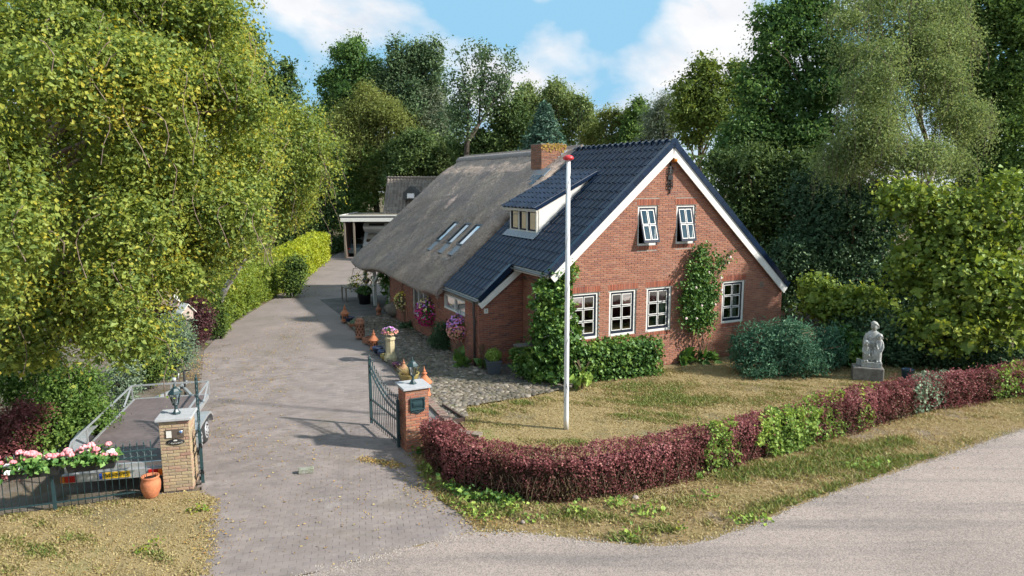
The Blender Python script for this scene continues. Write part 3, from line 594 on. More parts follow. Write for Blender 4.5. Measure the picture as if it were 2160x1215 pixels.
def lay(parent, bl, fn, rz, mat, nparts, seed, keyf=None, patch=None):
    """bl: bricks (a0,a1,z0,z1); fn(a,z) -> local point of the outer face; rz turns the face. first nparts single, the rest joined"""
    q = np.random.default_rng(seed)
    if keyf: bl = sorted(bl, key=keyf)
    # single bricks have to be whole ones so that they share a mesh
    whole = [b for b in bl if abs(b[1] - b[0] - BL) < .004][:nparts]; ws = set(whole); rest = [b for b in bl if b not in ws]
    for b in whole:
        t = (int(q.integers(0, 6)) + .5) / 6
        o = bpy.data.objects.new('brick', brick_mesh(BL, BH, t, mat)); p = Vector(fn((b[0] + b[1]) / 2, (b[2] + b[3]) / 2)); nrm = Vector((math.sin(rz), -math.cos(rz), 0))
        o.location = p + nrm * q.normal(0, .0015); o.rotation_euler = (0, q.normal(0, .004), rz + q.normal(0, .004)); link(o, parent)
    if rest:
        r_ = np.array(rest); n = len(r_); hx = (r_[:, 1] - r_[:, 0]) / 2; hz = (r_[:, 3] - r_[:, 2]) / 2; e = .004; D = .022
        c = np.array([fn((a + b_) / 2, (z0 + z1) / 2) for a, b_, z0, z1 in rest], float); ax = np.array([math.cos(rz), math.sin(rz), 0]); inn = np.array([-math.sin(rz), math.cos(rz), 0])
        sg = [(-1, D, -1, 0), (1, D, -1, 0), (1, D, 1, 0), (-1, D, 1, 0), (-1, e, -1, 0), (1, e, -1, 0), (1, e, 1, 0), (-1, e, 1, 0), (-1, 0, -1, e), (1, 0, -1, e), (1, 0, 1, e), (-1, 0, 1, e)]
        pro = q.normal(0, .0018, n); V = np.empty((n, 12, 3))
        for i, (a, d, z, ee) in enumerate(sg): V[:, i] = c + ax * (a * (hx - ee))[:, None] + inn * (d + pro)[:, None] + np.array([0, 0, 1]) * (z * (hz - ee))[:, None]
        Qf = np.array([(8, 9, 10, 11)] + [(i, (i + 1) % 4, 4 + (i + 1) % 4, 4 + i) for i in range(4)] + [(4 + i, 4 + (i + 1) % 4, 8 + (i + 1) % 4, 8 + i) for i in range(4)])
        Q = (Qf[None] + (np.arange(n) * 12)[:, None, None]).reshape(-1, 4)
        npmesh('brick_courses', V.reshape(-1, 3), Q, mat, np.repeat(q.random(n), 12), parent)['kind'] = 'stuff'
def wall_mesh(name, u0, u1, topf, opens, fn, inn, depth, mat, parent, extra_breaks=(), rdepth=.14):
    """a wall sheet with real openings and reveals. fn(a,z) gives the mortar plane, inn the inward direction"""
    us = sorted(set([u0, u1] + [o for q in opens for o in q[:2]] + list(extra_breaks))); mb = MB(); inn = Vector(inn)
    for a, b in zip(us[:-1], us[1:]):
        blk = sorted((o[2], o[3]) for o in opens if o[0] <= a + 1e-6 and o[1] >= b - 1e-6); z = 0.
        for lo, hi in blk + [(None, None)]:
            za, zb = (topf(a), topf(b)) if lo is None else (lo, lo)
            if max(za, zb) > z + .005: mb.add([fn(a, z), fn(b, z), fn(b, zb), fn(a, za)], [(0, 1, 2, 3)])
            if hi is not None: z = hi
    for o in opens:
        c = [Vector(fn(o[0], o[2])), Vector(fn(o[1], o[2])), Vector(fn(o[1], o[3])), Vector(fn(o[0], o[3]))]
        for i in range(4): p, q_ = c[i], c[(i + 1) % 4]; mb.add([p, q_, q_ + inn * rdepth, p + inn * rdepth], [(0, 1, 2, 3)])
    return mb.build(name, mat, parent)

UL, UR, UA = .6, 9.46, 4.5
def rake_top(u): return 6.86 - .87 * (UA - u) if u < UA else 6.86 - .925 * (u - UA)
ZT, ZB = 2.5485, 1.1485
WIN = [(1.0, 2.0), (2.374, 3.364), (3.745, 4.713), (6.788, 7.753)]; UWIN = [(3.345, 4.092), (4.802, 5.551)]; UZB, UZT = 3.868, 5.081
opens = [(a, b, ZB, ZT) for a, b in WIN] + [(a, b, UZB, UZT) for a, b in UWIN]
gw = wall_mesh('gable_wall', UL, UR, rake_top, opens, lambda a, z: (a, .009, z), (0, 1, 0), .2, m_mortar, house, (UA,))
sold = []                                    # soldier courses over, sills of headers under
for (a, b, z0, z1) in opens:
    n = round((b - a + .1) / .0605)
    for i in range(n): x = a - .05 + (i + .5) * (b - a + .1) / n; sold.append((x - .0245, x + .0245, z1 + .012, z1 + .2))
    n = round((b - a) / .0605)
    for i in range(n): x = a + (i + .5) * (b - a) / n; sold.append((x - .0245, x + .0245, z0 - .13, z0 - .01))
op2 = [(a - .052, b + .052, z1, z1 + .205) for a, b, z0, z1 in opens] + [(a - .002, b + .002, z0 - .135, z0) for a, b, z0, z1 in opens] + opens
VENT = (8.42, 8.60, 2.26, 2.44); op2.append(VENT)
bl = bricks_in(UL, UR, .01, rake_top, op2, 6.85, 1)
lay(gw, bl, lambda a, z: (a, 0, z), 0, m_brick, 300, 21, keyf=lambda b: (b[0] + 9.4) ** 2 + (b[2] - 3.4) ** 2 * 1.2 + (40 if b[2] < 1.1 and b[0] < 4 else 0))
lay(gw, sold, lambda a, z: (a, 0, z), 0, M('soldier_brick', (.3, .1, .06), .85, var=.16, scale=7, spec=.2, tints=[(.27, .085, .055), (.38, .13, .075), (.31, .10, .06), (.22, .08, .06)]), 0, 22)
b = MB(); b.bb(VENT[0], VENT[1], .015, .05, VENT[2], VENT[3])
for i in range(5): b.box(((VENT[0] + VENT[1]) / 2, .012, VENT[2] + .02 + i * .035), (.17, .02, .012), (.5, 0, 0))
b.build('wall_vent', M('rust_vent', (.10, .05, .04), .8, var=.2), house)
# side wall of the main block in the recess, outshot walls
sw = wall_mesh('recess_wall', 0, 2.3, lambda a: 3.25, [(.55, 1.5, 1.15, 2.55)], lambda a, z: (UL + .009, a, z), (1, 0, 0), .2, m_mortar, house)
lay(sw, bricks_in(0, 2.3, .01, lambda a: 3.2, [(.55, 1.5, 1.15, 2.55)], 3.2, 3), lambda a, z: (UL, a, z), -math.pi / 2, m_brick, 0, 23)
OV, OU = 2.3, -.93
def otop(u): return 3.11 - .87 * (.333 - u) - .06
ow = wall_mesh('outshot_wall', OU, UL, otop, [], lambda a, z: (a, OV + .009, z), (0, 1, 0), .2, m_mortar, house)
lay(ow, bricks_in(OU, UL, .01, otop, [], 3.3, 4), lambda a, z: (a, OV, z), 0, M('dark_brick', (.25, .1, .08), .85, var=.18, scale=7, bump=.4, bscale=70, spec=.2, tints=[(.28, .10, .068), (.37, .135, .08), (.17, .075, .066), (.40, .16, .095), (.23, .09, .07), (.32, .115, .068)]), 0, 24)
S1, S2 = (3.45, 5.45, 1.46, 1.96), (7.15, 9.0, .62, 1.84)
ew = wall_mesh('side_wall', OV, 12.2, lambda a: 2.05, [S1, S2], lambda a, z: (OU + .009, a, z), (1, 0, 0), .2, m_mortar, house)
lay(ew, bricks_in(OV, 12.2, .01, lambda a: 2.05, [S1, S2], 2.05, 5), lambda a, z: (OU, a, z), -math.pi / 2, MATS['dark_brick'], 0, 25)
# porch wall set back under the thatch, back and right walls, floor inside
b = MB(); b.bb(.9, 1.0, 12.2, 16.9, 0, 3.2); b.bb(OU, 1.0, 12.1, 12.2, 0, 2.2); b.bb(UR - .2, UR - .01, .01, 16.9, 0, 2.3); b.bb(.9, UR, 16.8, 16.9, 0, 2.3)
b.prism([(1.0, 2.3), (9.4, 2.3), (4.5, 6.4)], 16.8, 16.9, lambda a, b_, h: (a, h, b_)); b.build('rear_wall', MATS['dark_brick'], house)
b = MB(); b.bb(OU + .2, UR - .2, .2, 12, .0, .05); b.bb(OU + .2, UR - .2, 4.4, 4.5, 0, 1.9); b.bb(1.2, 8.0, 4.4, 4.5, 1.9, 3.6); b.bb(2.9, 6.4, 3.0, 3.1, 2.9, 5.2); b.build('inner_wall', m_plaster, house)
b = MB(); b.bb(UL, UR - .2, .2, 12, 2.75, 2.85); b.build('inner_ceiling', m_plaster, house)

# ---- windows
def grid_window(name, P0, ax, inn, W, Z0, Z1, cols, rows, parent=house, label=None, frame_m=None, sash_m=None, curtain=None, opened=0.):
    """white frame > dark sash > panes in white glazing beads; P0 lower left corner on the wall face, ax along the wall"""
    ax, inn, up = Vector(ax), Vector(inn), Vector((0, 0, 1)); P0 = Vector(P0); rot = Matrix((ax, inn, up)).transposed()
    frame_m = frame_m or m_white; sash_m = sash_m or m_navy; H = Z1 - Z0
    def bx(mb, a0, a1, d0, d1, z0, z1): mb.box(rot @ Vector(((a0 + a1) / 2, (d0 + d1) / 2, (z0 + z1) / 2)), (a1 - a0, d1 - d0, z1 - z0), rot)
    w = bpy.data.objects.new(name, None); w.empty_display_size = .1; link(w, parent); w.location = P0
    if label: w['label'] = label
    fw = .075; m1 = MB(); bx(m1, .002, fw, .04, .135, .002, H - .002); bx(m1, W - fw, W - .002, .04, .135, .002, H - .002); bx(m1, fw, W - fw, .04, .135, H - fw * .85, H - .002); bx(m1, fw, W - fw, .02, .135, .002, fw * .85); m1.build('frame', frame_m, w, .004)
    sp = bpy.data.objects.new('sash', None); sp.empty_display_size = .05; link(sp, w)
    if opened: sp.location = rot @ Vector((0, .05, H - fw)); sp.rotation_euler = (rot @ Matrix.Rotation(opened, 3, 'X') @ rot.transposed()).to_euler(); dz = -(H - fw); dd = -.05
    else: dz = 0; dd = 0
    a0, a1, z0, z1 = fw + .004, W - fw - .004, fw * .85 + .004, H - fw * .85 - .004; sw_ = .042
    sm = MB(); Y0, Y1 = .06 + dd, .115 + dd; z0 += dz; z1 += dz
    bx(sm, a0, a0 + sw_, Y0, Y1, z0, z1); bx(sm, a1 - sw_, a1, Y0, Y1, z0, z1); bx(sm, a0 + sw_, a1 - sw_, Y0, Y1, z1 - sw_, z1); bx(sm, a0 + sw_, a1 - sw_, Y0, Y1, z0, z0 + sw_ * 1.7)
    ia, ib, iz0, iz1 = a0 + sw_, a1 - sw_, z0 + sw_ * 1.7, z1 - sw_; cw, ch = (ib - ia) / cols, (iz1 - iz0) / rows; g = .011
    for c in range(1, cols): bx(sm, ia + c * cw - g, ia + c * cw + g, Y0 + .008, Y1, iz0, iz1)
    for r_ in range(1, rows):
        for c in range(cols): bx(sm, ia + c * cw + g, ia + (c + 1) * cw - g, Y0 + .008, Y1, iz0 + r_ * ch - g, iz0 + r_ * ch + g)
    so = sm.build('sash_frame', sash_m, sp if False else w)
    bm_ = MB(); gl = MB(); e = .024
    for c in range(cols):
        for r_ in range(rows):
            x0, x1, y0, y1 = ia + c * cw + g, ia + (c + 1) * cw - g, iz0 + r_ * ch + g, iz0 + (r_ + 1) * ch - g; d0, d1 = Y0 + .012, Y1 - .01
            bx(bm_, x0, x0 + e, d0, d1, y0, y1); bx(bm_, x1 - e, x1, d0, d1, y0, y1); bx(bm_, x0 + e, x1 - e, d0, d1, y0, y0 + e); bx(bm_, x0 + e, x1 - e, d0, d1, y1 - e, y1)
            n = MB(); n.add([rot @ Vector(q) for q in ((x0 + e, d1 - .02, y0 + e), (x1 - e, d1 - .02, y0 + e), (x1 - e, d1 - .02, y1 - e), (x0 + e, d1 - .02, y1 - e))], [(0, 1, 2, 3)]); gl_o = n.build('pane', m_glass, w)
            if opened: gl_o.location = sp.location; gl_o.rotation_euler = sp.rotation_euler
    bo = bm_.build('glazing_bead', m_white, w)
    if opened:
        for o in (so, bo): o.location = sp.location; o.rotation_euler = sp.rotation_euler
    bpy.data.objects.remove(sp)
    if curtain:
        cm = MB(); cm.smooth = True
        for (c0, c1) in curtain:
            n = 14; vs = []
            for i in range(n + 1):
                x = W * (c0 + (c1 - c0) * i / n); d = .26 + .025 * math.sin(i * 1.9)
                vs += [rot @ Vector((x, d, .05)), rot @ Vector((x, d, H))]
            cm.add(vs, [(2 * i, 2 * i + 2, 2 * i + 3, 2 * i + 1) for i in range(n)])
        cm.build('curtain', m_curtain, w)
    return w
for i, (a, b_) in enumerate(WIN): grid_window('window', (a, 0, ZB), (1, 0, 0), (0, 1, 0), b_ - a, ZB, ZT, 2, 3, curtain=[[(.06, .16)], None, [(.72, .92)], [(.74, .9)]][i])
for i, (a, b_) in enumerate(UWIN): grid_window('window', (a, 0, UZB), (1, 0, 0), (0, 1, 0), b_ - a, UZB, UZT, 2, 2, opened=-.30 if i == 0 else -.25, label='top-hung upper window pushed open', curtain=[(.62, .92)])
grid_window('window', (UL, 1.5, 1.15), (0, -1, 0), (1, 0, 0), .95, 1.15, 2.55, 1, 3)
def plain_window(P0, W, Z0, Z1, cols):
    w = bpy.data.objects.new('window', None); w.location = P0; link(w, house); m1 = MB(); H = Z1 - Z0; f = .06
    m1.bb(.03, .12, -W, -W + f, 0, H); m1.bb(.03, .12, -f, 0, 0, H); m1.bb(.03, .12, -W + f, -f, H - f, H); m1.bb(.0, .12, -W + f, -f, 0, f)
    for c in range(1, cols): m1.bb(.035, .12, -W * c / cols - f / 2, -W * c / cols + f / 2, f, H - f)
    m1.build('frame', m_white, w, .004)
    for c in range(cols):
        n = MB(); y0, y1 = -W * (c + 1) / cols + f * .6, -W * c / cols - f * .6; n.add([(.08, y0, f), (.08, y1, f), (.08, y1, H - f), (.08, y0, H - f)], [(0, 1, 2, 3)]); n.build('pane', m_glass, w)
plain_window((OU, 5.45, 1.46), 2.0, 1.46, 1.96, 2); plain_window((OU, 9.0, .62), 1.85, .62, 1.84, 3)

# ---- roofs
AL = math.atan(.87); CA, SA = math.cos(AL), math.sin(AL)
def RP(s, v, n=0.): return Vector((UA - s * CA - n * SA, v, 7.0 - s * SA + n * CA))       # s: down the slope from the ridge
ROW = .383; TW = .282
def tile_verts(W=TW, L_=.45, lift=.03, nx=9):
    vs = []; hp = [.004, .034, .050, .040, .012, -.004, -.008, -.006, .000]
    for (y, dz) in ((0, lift), (L_, .004)):
        for i in range(nx): vs.append((W * 1.06 * i / (nx - 1) - W * .03, y, hp[i] + dz))
    for i in range(nx): vs.append((W * 1.06 * i / (nx - 1) - W * .03, .004, hp[i] + lift - .026))
    fs = [(i, i + 1, nx + i + 1, nx + i) for i in range(nx - 1)] + [(2 * nx + i, 2 * nx + i + 1, i + 1, i) for i in range(nx - 1)]
    return vs, fs
tm = []
for i in range(4):
    b = MB(); b.smooth = False; b.tint = i / 3; vs, fs = tile_verts(); b.add(vs, fs); me = b.mesh('roof_tile', m_glaze)
    tm.append(me)
tiled = bpy.data.objects.new('tiled_roof', None); link(tiled, house)
troot = tiled
deck = MB()
def slab(mb, s0, s1, v0, v1, n0, n1, P=RP):
    c = [P(s, v, n) for n in (n0, n1) for s, v in ((s0, v0), (s0, v1), (s1, v1), (s1, v0))]; mb.add(c, [(0, 1, 2, 3), (4, 5, 6, 7), (0, 1, 5, 4), (1, 2, 6, 5), (2, 3, 7, 6), (3, 0, 4, 7)])
DS = (4.5 - 3.25) / CA, (4.5 - 1.2) / CA       # dormer takes this stretch of the slope
def RR(s, v, n=0.): a = math.atan(.925); return Vector((UA + s * math.cos(a) + n * math.sin(a), v, 7.0 - s * math.sin(a) + n * math.cos(a)))
slab(deck, 0.02, 5.7, -.12, 5.5, -.16, -.04); slab(deck, 5.7, 7.2, 2.22, 5.5, -.16, -.04)
slab(deck, 0.02, 7.0, -.12, 17.0, -.16, -.04, RR); slab(deck, .3, 7.1, 5.5, 17, -.2, -.05)
deck.build('roof_deck', m_dark, house)
rt = Matrix(((0, CA, -SA), (-1, 0, 0), (0, SA, CA))).to_4x4()     # tile x -> -v, y -> up the slope, z -> out
cnt = 0; singles = []; rest = []
for k in range(1, 20):
    for c in range(20):
        v = -.15 + TW * (c + 1); s = k * ROW
        if k > 15 and v - TW < 2.12: continue
        if DS[0] + .25 < s < DS[1] + .02 and 2.55 < v < 4.75: continue
        singles.append((s, v, k))
random.Random(3).shuffle(singles)
singles.sort(key=lambda t: t[1] > 5.3)
for i, (s, v, k) in enumerate(singles):
    if i < 300:
        o = bpy.data.objects.new('roof_tile', random.choice(tm)); o.matrix_local = Matrix.Translation(RP(s, v)) @ rt @ Matrix.Rotation(random.gauss(0, .006), 4, 'Z') @ Matrix.Rotation(random.gauss(0, .006), 4, 'X'); link(o, tiled)
    else: rest.append((s, v))
def joined_tiles(name, lst, M4s, mat, parent):
    b = MB(); vs, fs = tile_verts()
    for m in M4s: b.tint = random.random(); b.add([m @ Vector(q) for q in vs], fs)
    return tag(b.build(name, mat, parent), kind='stuff')
al2 = math.atan(.925); rt2 = Matrix(((0, -math.cos(al2), math.sin(al2)), (1, 0, 0), (0, math.sin(al2), math.cos(al2)))).to_4x4()
joined_tiles('tile_field', None, [Matrix.Translation(RP(s, v)) @ rt for s, v in rest] + [Matrix.Translation(RR(k * ROW, -.15 + TW * c)) @ rt2 for k in range(1, 19) for c in range(20)], m_glaze, tiled)
for k in range(1, 20):                       # verge tiles along the gable edges
    for side in ((1, 0) if k < 19 else (1,)):
        v0 = -.19 if (k <= 15 or side == 0) else 2.13
        P = RP if side else RR; mb = MB(); mb.tint = random.random(); s1, s0 = k * ROW + .02, (k - 1) * ROW + .005
        slab(mb, s0, s1, v0, v0 + .16, .035, .062, P); slab(mb, s0, s1, v0 - .012, v0 + .012, -.11, .062, P); mb.build('verge_tile', m_glaze, tiled)
rg = MB()
for i in range(17):
    v = -.2 + i * .345; mb = MB(); mb.tint = random.random(); mb.smooth = True; n = 9; vs = []
    for (dv, r_, dz) in ((0, .135, 0), (.05, .142, .006), (.07, .118, 0), (.345, .112, -.004), (.36, .11, -.006)):
        for j in range(n): t = math.pi * (-.12 + 1.24 * j / (n - 1)); vs.append((UA + r_ * math.cos(t), v + dv, 6.97 + dz + r_ * math.sin(t)))
    mb.add(vs, [(a * n + j, a * n + j + 1, (a + 1) * n + j + 1, (a + 1) * n + j) for a in range(4) for j in range(n - 1)])
    if i == 0: mb.smooth = False; mb.add(vs[:n], [tuple(range(n))])
    mb.build('ridge_tile', m_glaze, tiled)
# bargeboards, gutters, downpipe
for (p, q_) in (((UA - .02, 6.80), (.26, 3.11)), ((UA + .02, 6.80), (9.52, 2.16))):
    d = Vector((q_[0] - p[0], 0, q_[1] - p[1])).normalized(); nn = Vector((-d.z, 0, d.x)); nn = nn if nn.z > 0 else -nn
    mb = MB(); a, b_ = Vector((p[0], 0, p[1])), Vector((q_[0], 0, q_[1])); hw = .115
    v3 = [a + nn * .03, b_ + nn * .03, b_ - nn * .2, Vector((UA, 0, 6.80 - .27))]
    if p[0] > UA: pass
    vs = [Vector((q.x, vv, q.z)) for vv in (-.165, -.125) for q in v3]; mb.add(vs, [(0, 1, 2, 3), (4, 5, 6, 7), (0, 1, 5, 4), (1, 2, 6, 5), (2, 3, 7, 6), (3, 0, 4, 7)]); mb.build('bargeboard', m_white, house)
    mb = MB(); vs = [Vector((q.x, vv, q.z)) for vv in (-.124, .02) for q in (a - nn * .02, b_ - nn * .02, b_ - nn * .06, Vector((UA, 0, 6.80 - .11)))]; mb.add(vs, [(0, 1, 2, 3), (4, 5, 6, 7), (0, 1, 5, 4), (1, 2, 6, 5), (2, 3, 7, 6), (3, 0, 4, 7)]); mb.build('soffit', m_white, house)
mb = MB(); a, b_ = Vector((.62, 0, 3.17)), Vector((-.93, 0, 1.98)); d = (b_ - a).normalized(); nn = Vector((d.z, 0, -d.x)); nn = nn if nn.z > 0 else -nn
vs = [Vector((q.x, vv, q.z)) for vv in (2.135, 2.175) for q in (a + nn * .12, b_ + nn * .12, b_ - nn * .07, a - nn * .07)]; mb.add(vs, [(0, 1, 2, 3), (4, 5, 6, 7), (0, 1, 5, 4), (1, 2, 6, 5), (2, 3, 7, 6), (3, 0, 4, 7)]); mb.build('bargeboard', m_white, house)
def gutter(p, q_, name='gutter'):
    mb = MB(); mb.smooth = True; p, q_ = Vector(p), Vector(q_); n = 7; vs = []
    for e in (p, q_):
        for r_ in (.062, .054):
            for j in range(n): t = math.pi * (1 + j / (n - 1)); vs.append(e + Vector((r_ * math.cos(t), 0, r_ * math.sin(t))))
    fs = [(j, j + 1, 2 * n + j + 1, 2 * n + j) for j in range(n - 1)] + [(n + j, n + j + 1, 3 * n + j + 1, 3 * n + j) for j in range(n - 1)] + [(0, n, 3 * n, 2 * n), (n - 1, 2 * n - 1, 4 * n - 1, 3 * n - 1)]
    fs += [tuple(range(n)), tuple(range(2 * n, 3 * n))]
    mb.add(vs, fs); return mb.build(name, m_zinc, house)
eU, eZ = RP(15 * ROW, 0).x, RP(15 * ROW, 0).z; gutter((eU - .03, -.12, eZ - .05), (eU - .03, 2.2, eZ - .05))
e2 = RP(19 * ROW, 0); gutter((e2.x - .03, 2.2, e2.z - .05), (e2.x - .03, 6.7, e2.z - .05))
mb = MB(); mb.bb(e2.x + .03, e2.x + .06, 2.25, 6.6, e2.z - .14, e2.z - .01); mb.bb(eU + .03, eU + .06, -.1, 2.2, eZ - .16, eZ - .01); mb.build('fascia', m_white, house)
mb = MB(); mb.tube([(e2.x - .03, 2.5, e2.z - .09), (e2.x - .02, 2.5, e2.z - .2), (OU - .09, 2.5, e2.z - .5), (OU - .07, 2.5, e2.z - .65), (OU - .07, 2.5, .02)], .042, 10)
for z in (.35, .9, 1.4): mb.tube([(OU - .07, 2.5, z), (OU - .07, 2.5, z + .05)], .052, 10)
mb.build('downpipe', m_pipe, house)
mb = MB(); mb.tube([(eU - .03, .15, eZ - .1), (eU - .02, .15, eZ - .2), (UL - .08, .15, eZ - .45), (UL - .08, .15, .02)], .042, 10); mb.build('downpipe', m_zinc, house)

# ---- dormer
dr = bpy.data.objects.new('dormer', None); dr.location = (1.22, 0, 0); link(dr, house)
V0, V1, DZ0, DZ1 = 2.45, 4.42, 4.16, 4.93
mb = MB()
for vv in (V0, V1 - .04): mb.add([(q[0] - 1.22, y, q[1]) for y in (vv, vv + .04) for q in ((1.22, DZ0 - .1), (1.22, 4.95), (3.2, 5.98), (3.2, 5.83))], [(0, 1, 2, 3), (4, 5, 6, 7), (0, 1, 5, 4), (1, 2, 6, 5), (2, 3, 7, 6), (3, 0, 4, 7)])
mb.build('cheek', m_white, dr)
mb = MB(); f = .07; ys = [V0, V0 + (V1 - V0) * .345, V0 + (V1 - V0) * .655, V1]
for i, y in enumerate(ys): y0 = min(max(y - f / 2, V0), V1 - f) if i in (0, 3) else y - f / 2; mb.bb(-.045, .05, y0, y0 + f, DZ0, DZ1)
mb.bb(-.044, .05, V0, V1, DZ1 - .06, DZ1 + .01); mb.bb(-.06, .05, V0 - .03, V1 + .03, DZ0 - .03, DZ0 + .06); mb.build('frame', m_cream, dr)
for i in range(3):
    y0, y1 = ys[i] + .05, ys[i + 1] - .05; n = MB(); 
    for (p0, p1, r0, r1) in ((y0, y0 + .04, DZ0 + .07, DZ1 - .07), (y1 - .04, y1, DZ0 + .07, DZ1 - .07), (y0 + .04, y1 - .04, DZ1 - .11, DZ1 - .07), (y0 + .04, y1 - .04, DZ0 + .07, DZ0 + .11)): n.bb(-.03, .03, p0, p1, r0, r1)
    n.build('sash_frame', m_navy, dr); n = MB(); n.add([(0, y0 + .04, DZ0 + .1), (0, y1 - .04, DZ0 + .1), (0, y1 - .04, DZ1 - .1), (0, y0 + .04, DZ1 - .1)], [(0, 1, 2, 3)]); n.build('pane', m_glass2, dr)
n = MB(); n.bb(.22, .24, V0 + .03, V1 - .03, DZ0 - .1, DZ1 + .05); n.build('added_dark_panel', M('dark_panel', (.03, .035, .03), .9), dr); n = MB(); n.bb(.14, .16, V0 + .1, V0 + .45, DZ0, DZ1); n.bb(.14, .16, V1 - .5, V1 - .1, DZ0, DZ1); n.build('curtain', M('dull_curtain', (.07, .09, .06), .9, var=.2, scale=10), dr)  # dark panel added behind the panes so the dormer windows look dark
AD = math.atan(.5); rd_ = Matrix(((0, math.cos(AD), -math.sin(AD)), (-1, 0, 0), (0, math.sin(AD), math.cos(AD)))).to_4x4()
def RD(s, v, n=0.): return Vector((1.06 + s * math.cos(AD) - n * math.sin(AD) - 1.22, v, 4.95 + s * math.sin(AD) + n * math.cos(AD)))   # up from the dormer eave
for k in range(8):
    for c in range(9):
        o = bpy.data.objects.new('dormer_tile', random.choice(tm)); o.matrix_local = Matrix.Translation(RD(k * .34, 2.33 + .285 * (c + 1))) @ rd_ @ Matrix.Rotation(random.gauss(0, .01), 4, 'Z'); link(o, dr)
mb = MB(); slab(mb, 0.03, 2.6, 2.33, 4.86, -.07, -.01, RD); mb.build('roof_deck', m_navy, dr)
mb = MB(); slab(mb, .0, 2.6, 2.29, 2.37, .02, .05, RD); slab(mb, .0, 2.6, 2.28, 2.295, -.04, .05, RD); mb.build('verge_tile', m_glaze, dr)
mb = MB(); slab(mb, .0, .03, 2.33, 4.86, -.11, -.02, RD); slab(mb, .02, .2, 2.4, 4.6, -.12, -.09, RD); mb.build('eave_board', m_cream, dr)
mb = MB(); s_a, s_b = (4.5 - 1.22) / CA, (4.5 - 3.3) / CA
slab(mb, s_b, s_a + .3, V0 - .15, V0 - .005, .05, .062); slab(mb, s_a + .02, s_a + .3, V0 - .2, V1 + .15, .063, .075); mb.build('flashing', m_lead, dr)
for o in list(dr.children):
    if o.name.startswith('flashing'): o.location = (-1.22, 0, 0)

# ---- thatch
def m_thatch_():
    m = bpy.data.materials.new('thatch'); m.use_nodes = True; nt = m.node_tree; N = nt.nodes; L = nt.links; p = N['Principled BSDF']; p.inputs['Roughness'].default_value = .95; p.inputs['Specular IOR Level'].default_value = .1
    t = N.new('ShaderNodeTexCoord'); mp = N.new('ShaderNodeMapping'); mp.inputs['Rotation'].default_value = (0, -AL, 0); mp.inputs['Scale'].default_value = (.28, 1, 1); L.new(t.outputs['Object'], mp.inputs[0])
    a = N.new('ShaderNodeTexNoise'); a.inputs['Scale'].default_value = 17; a.inputs['Detail'].default_value = 6; a.inputs['Roughness'].default_value = .75; L.new(mp.outputs[0], a.inputs[0])
    b = N.new('ShaderNodeTexNoise'); b.inputs['Scale'].default_value = .9; b.inputs['Detail'].default_value = 5; L.new(t.outputs['Object'], b.inputs[0])
    rp = N.new('ShaderNodeValToRGB'); e = rp.color_ramp.elements; e.new(.5); e.new(.6)
    for q, (s, c) in zip(e, ((.34, (0.209, 0.168, 0.147)), (.47, (0.336, 0.278, 0.242)), (.58, (0.429, 0.358, 0.311)), (.68, (0.534, 0.448, 0.382)))): q.position = s; q.color = (*c, 1)
    L.new(a.outputs['Fac'], rp.inputs[0]); r2 = N.new('ShaderNodeValToRGB'); e = r2.color_ramp.elements; e[0].position = .35; e[1].position = .65; e[0].color = (.80, .78, .80, 1); e[1].color = (1.12, 1.05, .96, 1); L.new(b.outputs['Fac'], r2.inputs[0])
    x = N.new('ShaderNodeMix'); x.data_type = 'RGBA'; x.blend_type = 'MULTIPLY'; x.inputs['Factor'].default_value = 1; L.new(rp.outputs[0], x.inputs['A']); L.new(r2.outputs[0], x.inputs['B']); L.new(x.outputs['Result'], p.inputs['Base Color'])
    bu = N.new('ShaderNodeBump'); bu.inputs['Strength'].default_value = .9; bu.inputs['Distance'].default_value = .04; L.new(a.outputs['Fac'], bu.inputs['Height']); L.new(bu.outputs[0], p.inputs['Normal']); return m
m_thatch = m_thatch_()
TV0, TV1 = 5.22, 17.15
def t_eave(v):                               # distance down the slope at which the thatch ends
    x = np.array([5.2, 6.5, 8.4, 10.6, 12.0, 12.9, 14.8, 16.2, 17.2]); y = np.array([7.72, 7.86, 7.84, 7.76, 7.72, 7.82, 8.03, 7.95, 7.80]); return np.interp(v, x, y)
nv, ns = 150, 96; vv = np.linspace(TV0, TV1, nv); ss = np.linspace(0, 1, ns)
Vg, Sg = np.meshgrid(vv, ss, indexing='ij'); S = Sg * t_eave(Vg); off = .04 + .23 * np.clip(S / 1.5, 0, 1)
pp = np.stack([Vg.ravel(), S.ravel()], 1); off = off + (.022 * vnoise(pp, 1.2, 31) + .014 * vnoise(pp, 5, 32)).reshape(off.shape) + .012 * rng.standard_normal(off.shape)
edge_v = np.minimum(Vg - TV0, TV1 - Vg); off = off - .16 * np.exp(-edge_v / .12) - .10 * np.exp(-(t_eave(Vg) - S) / .18)
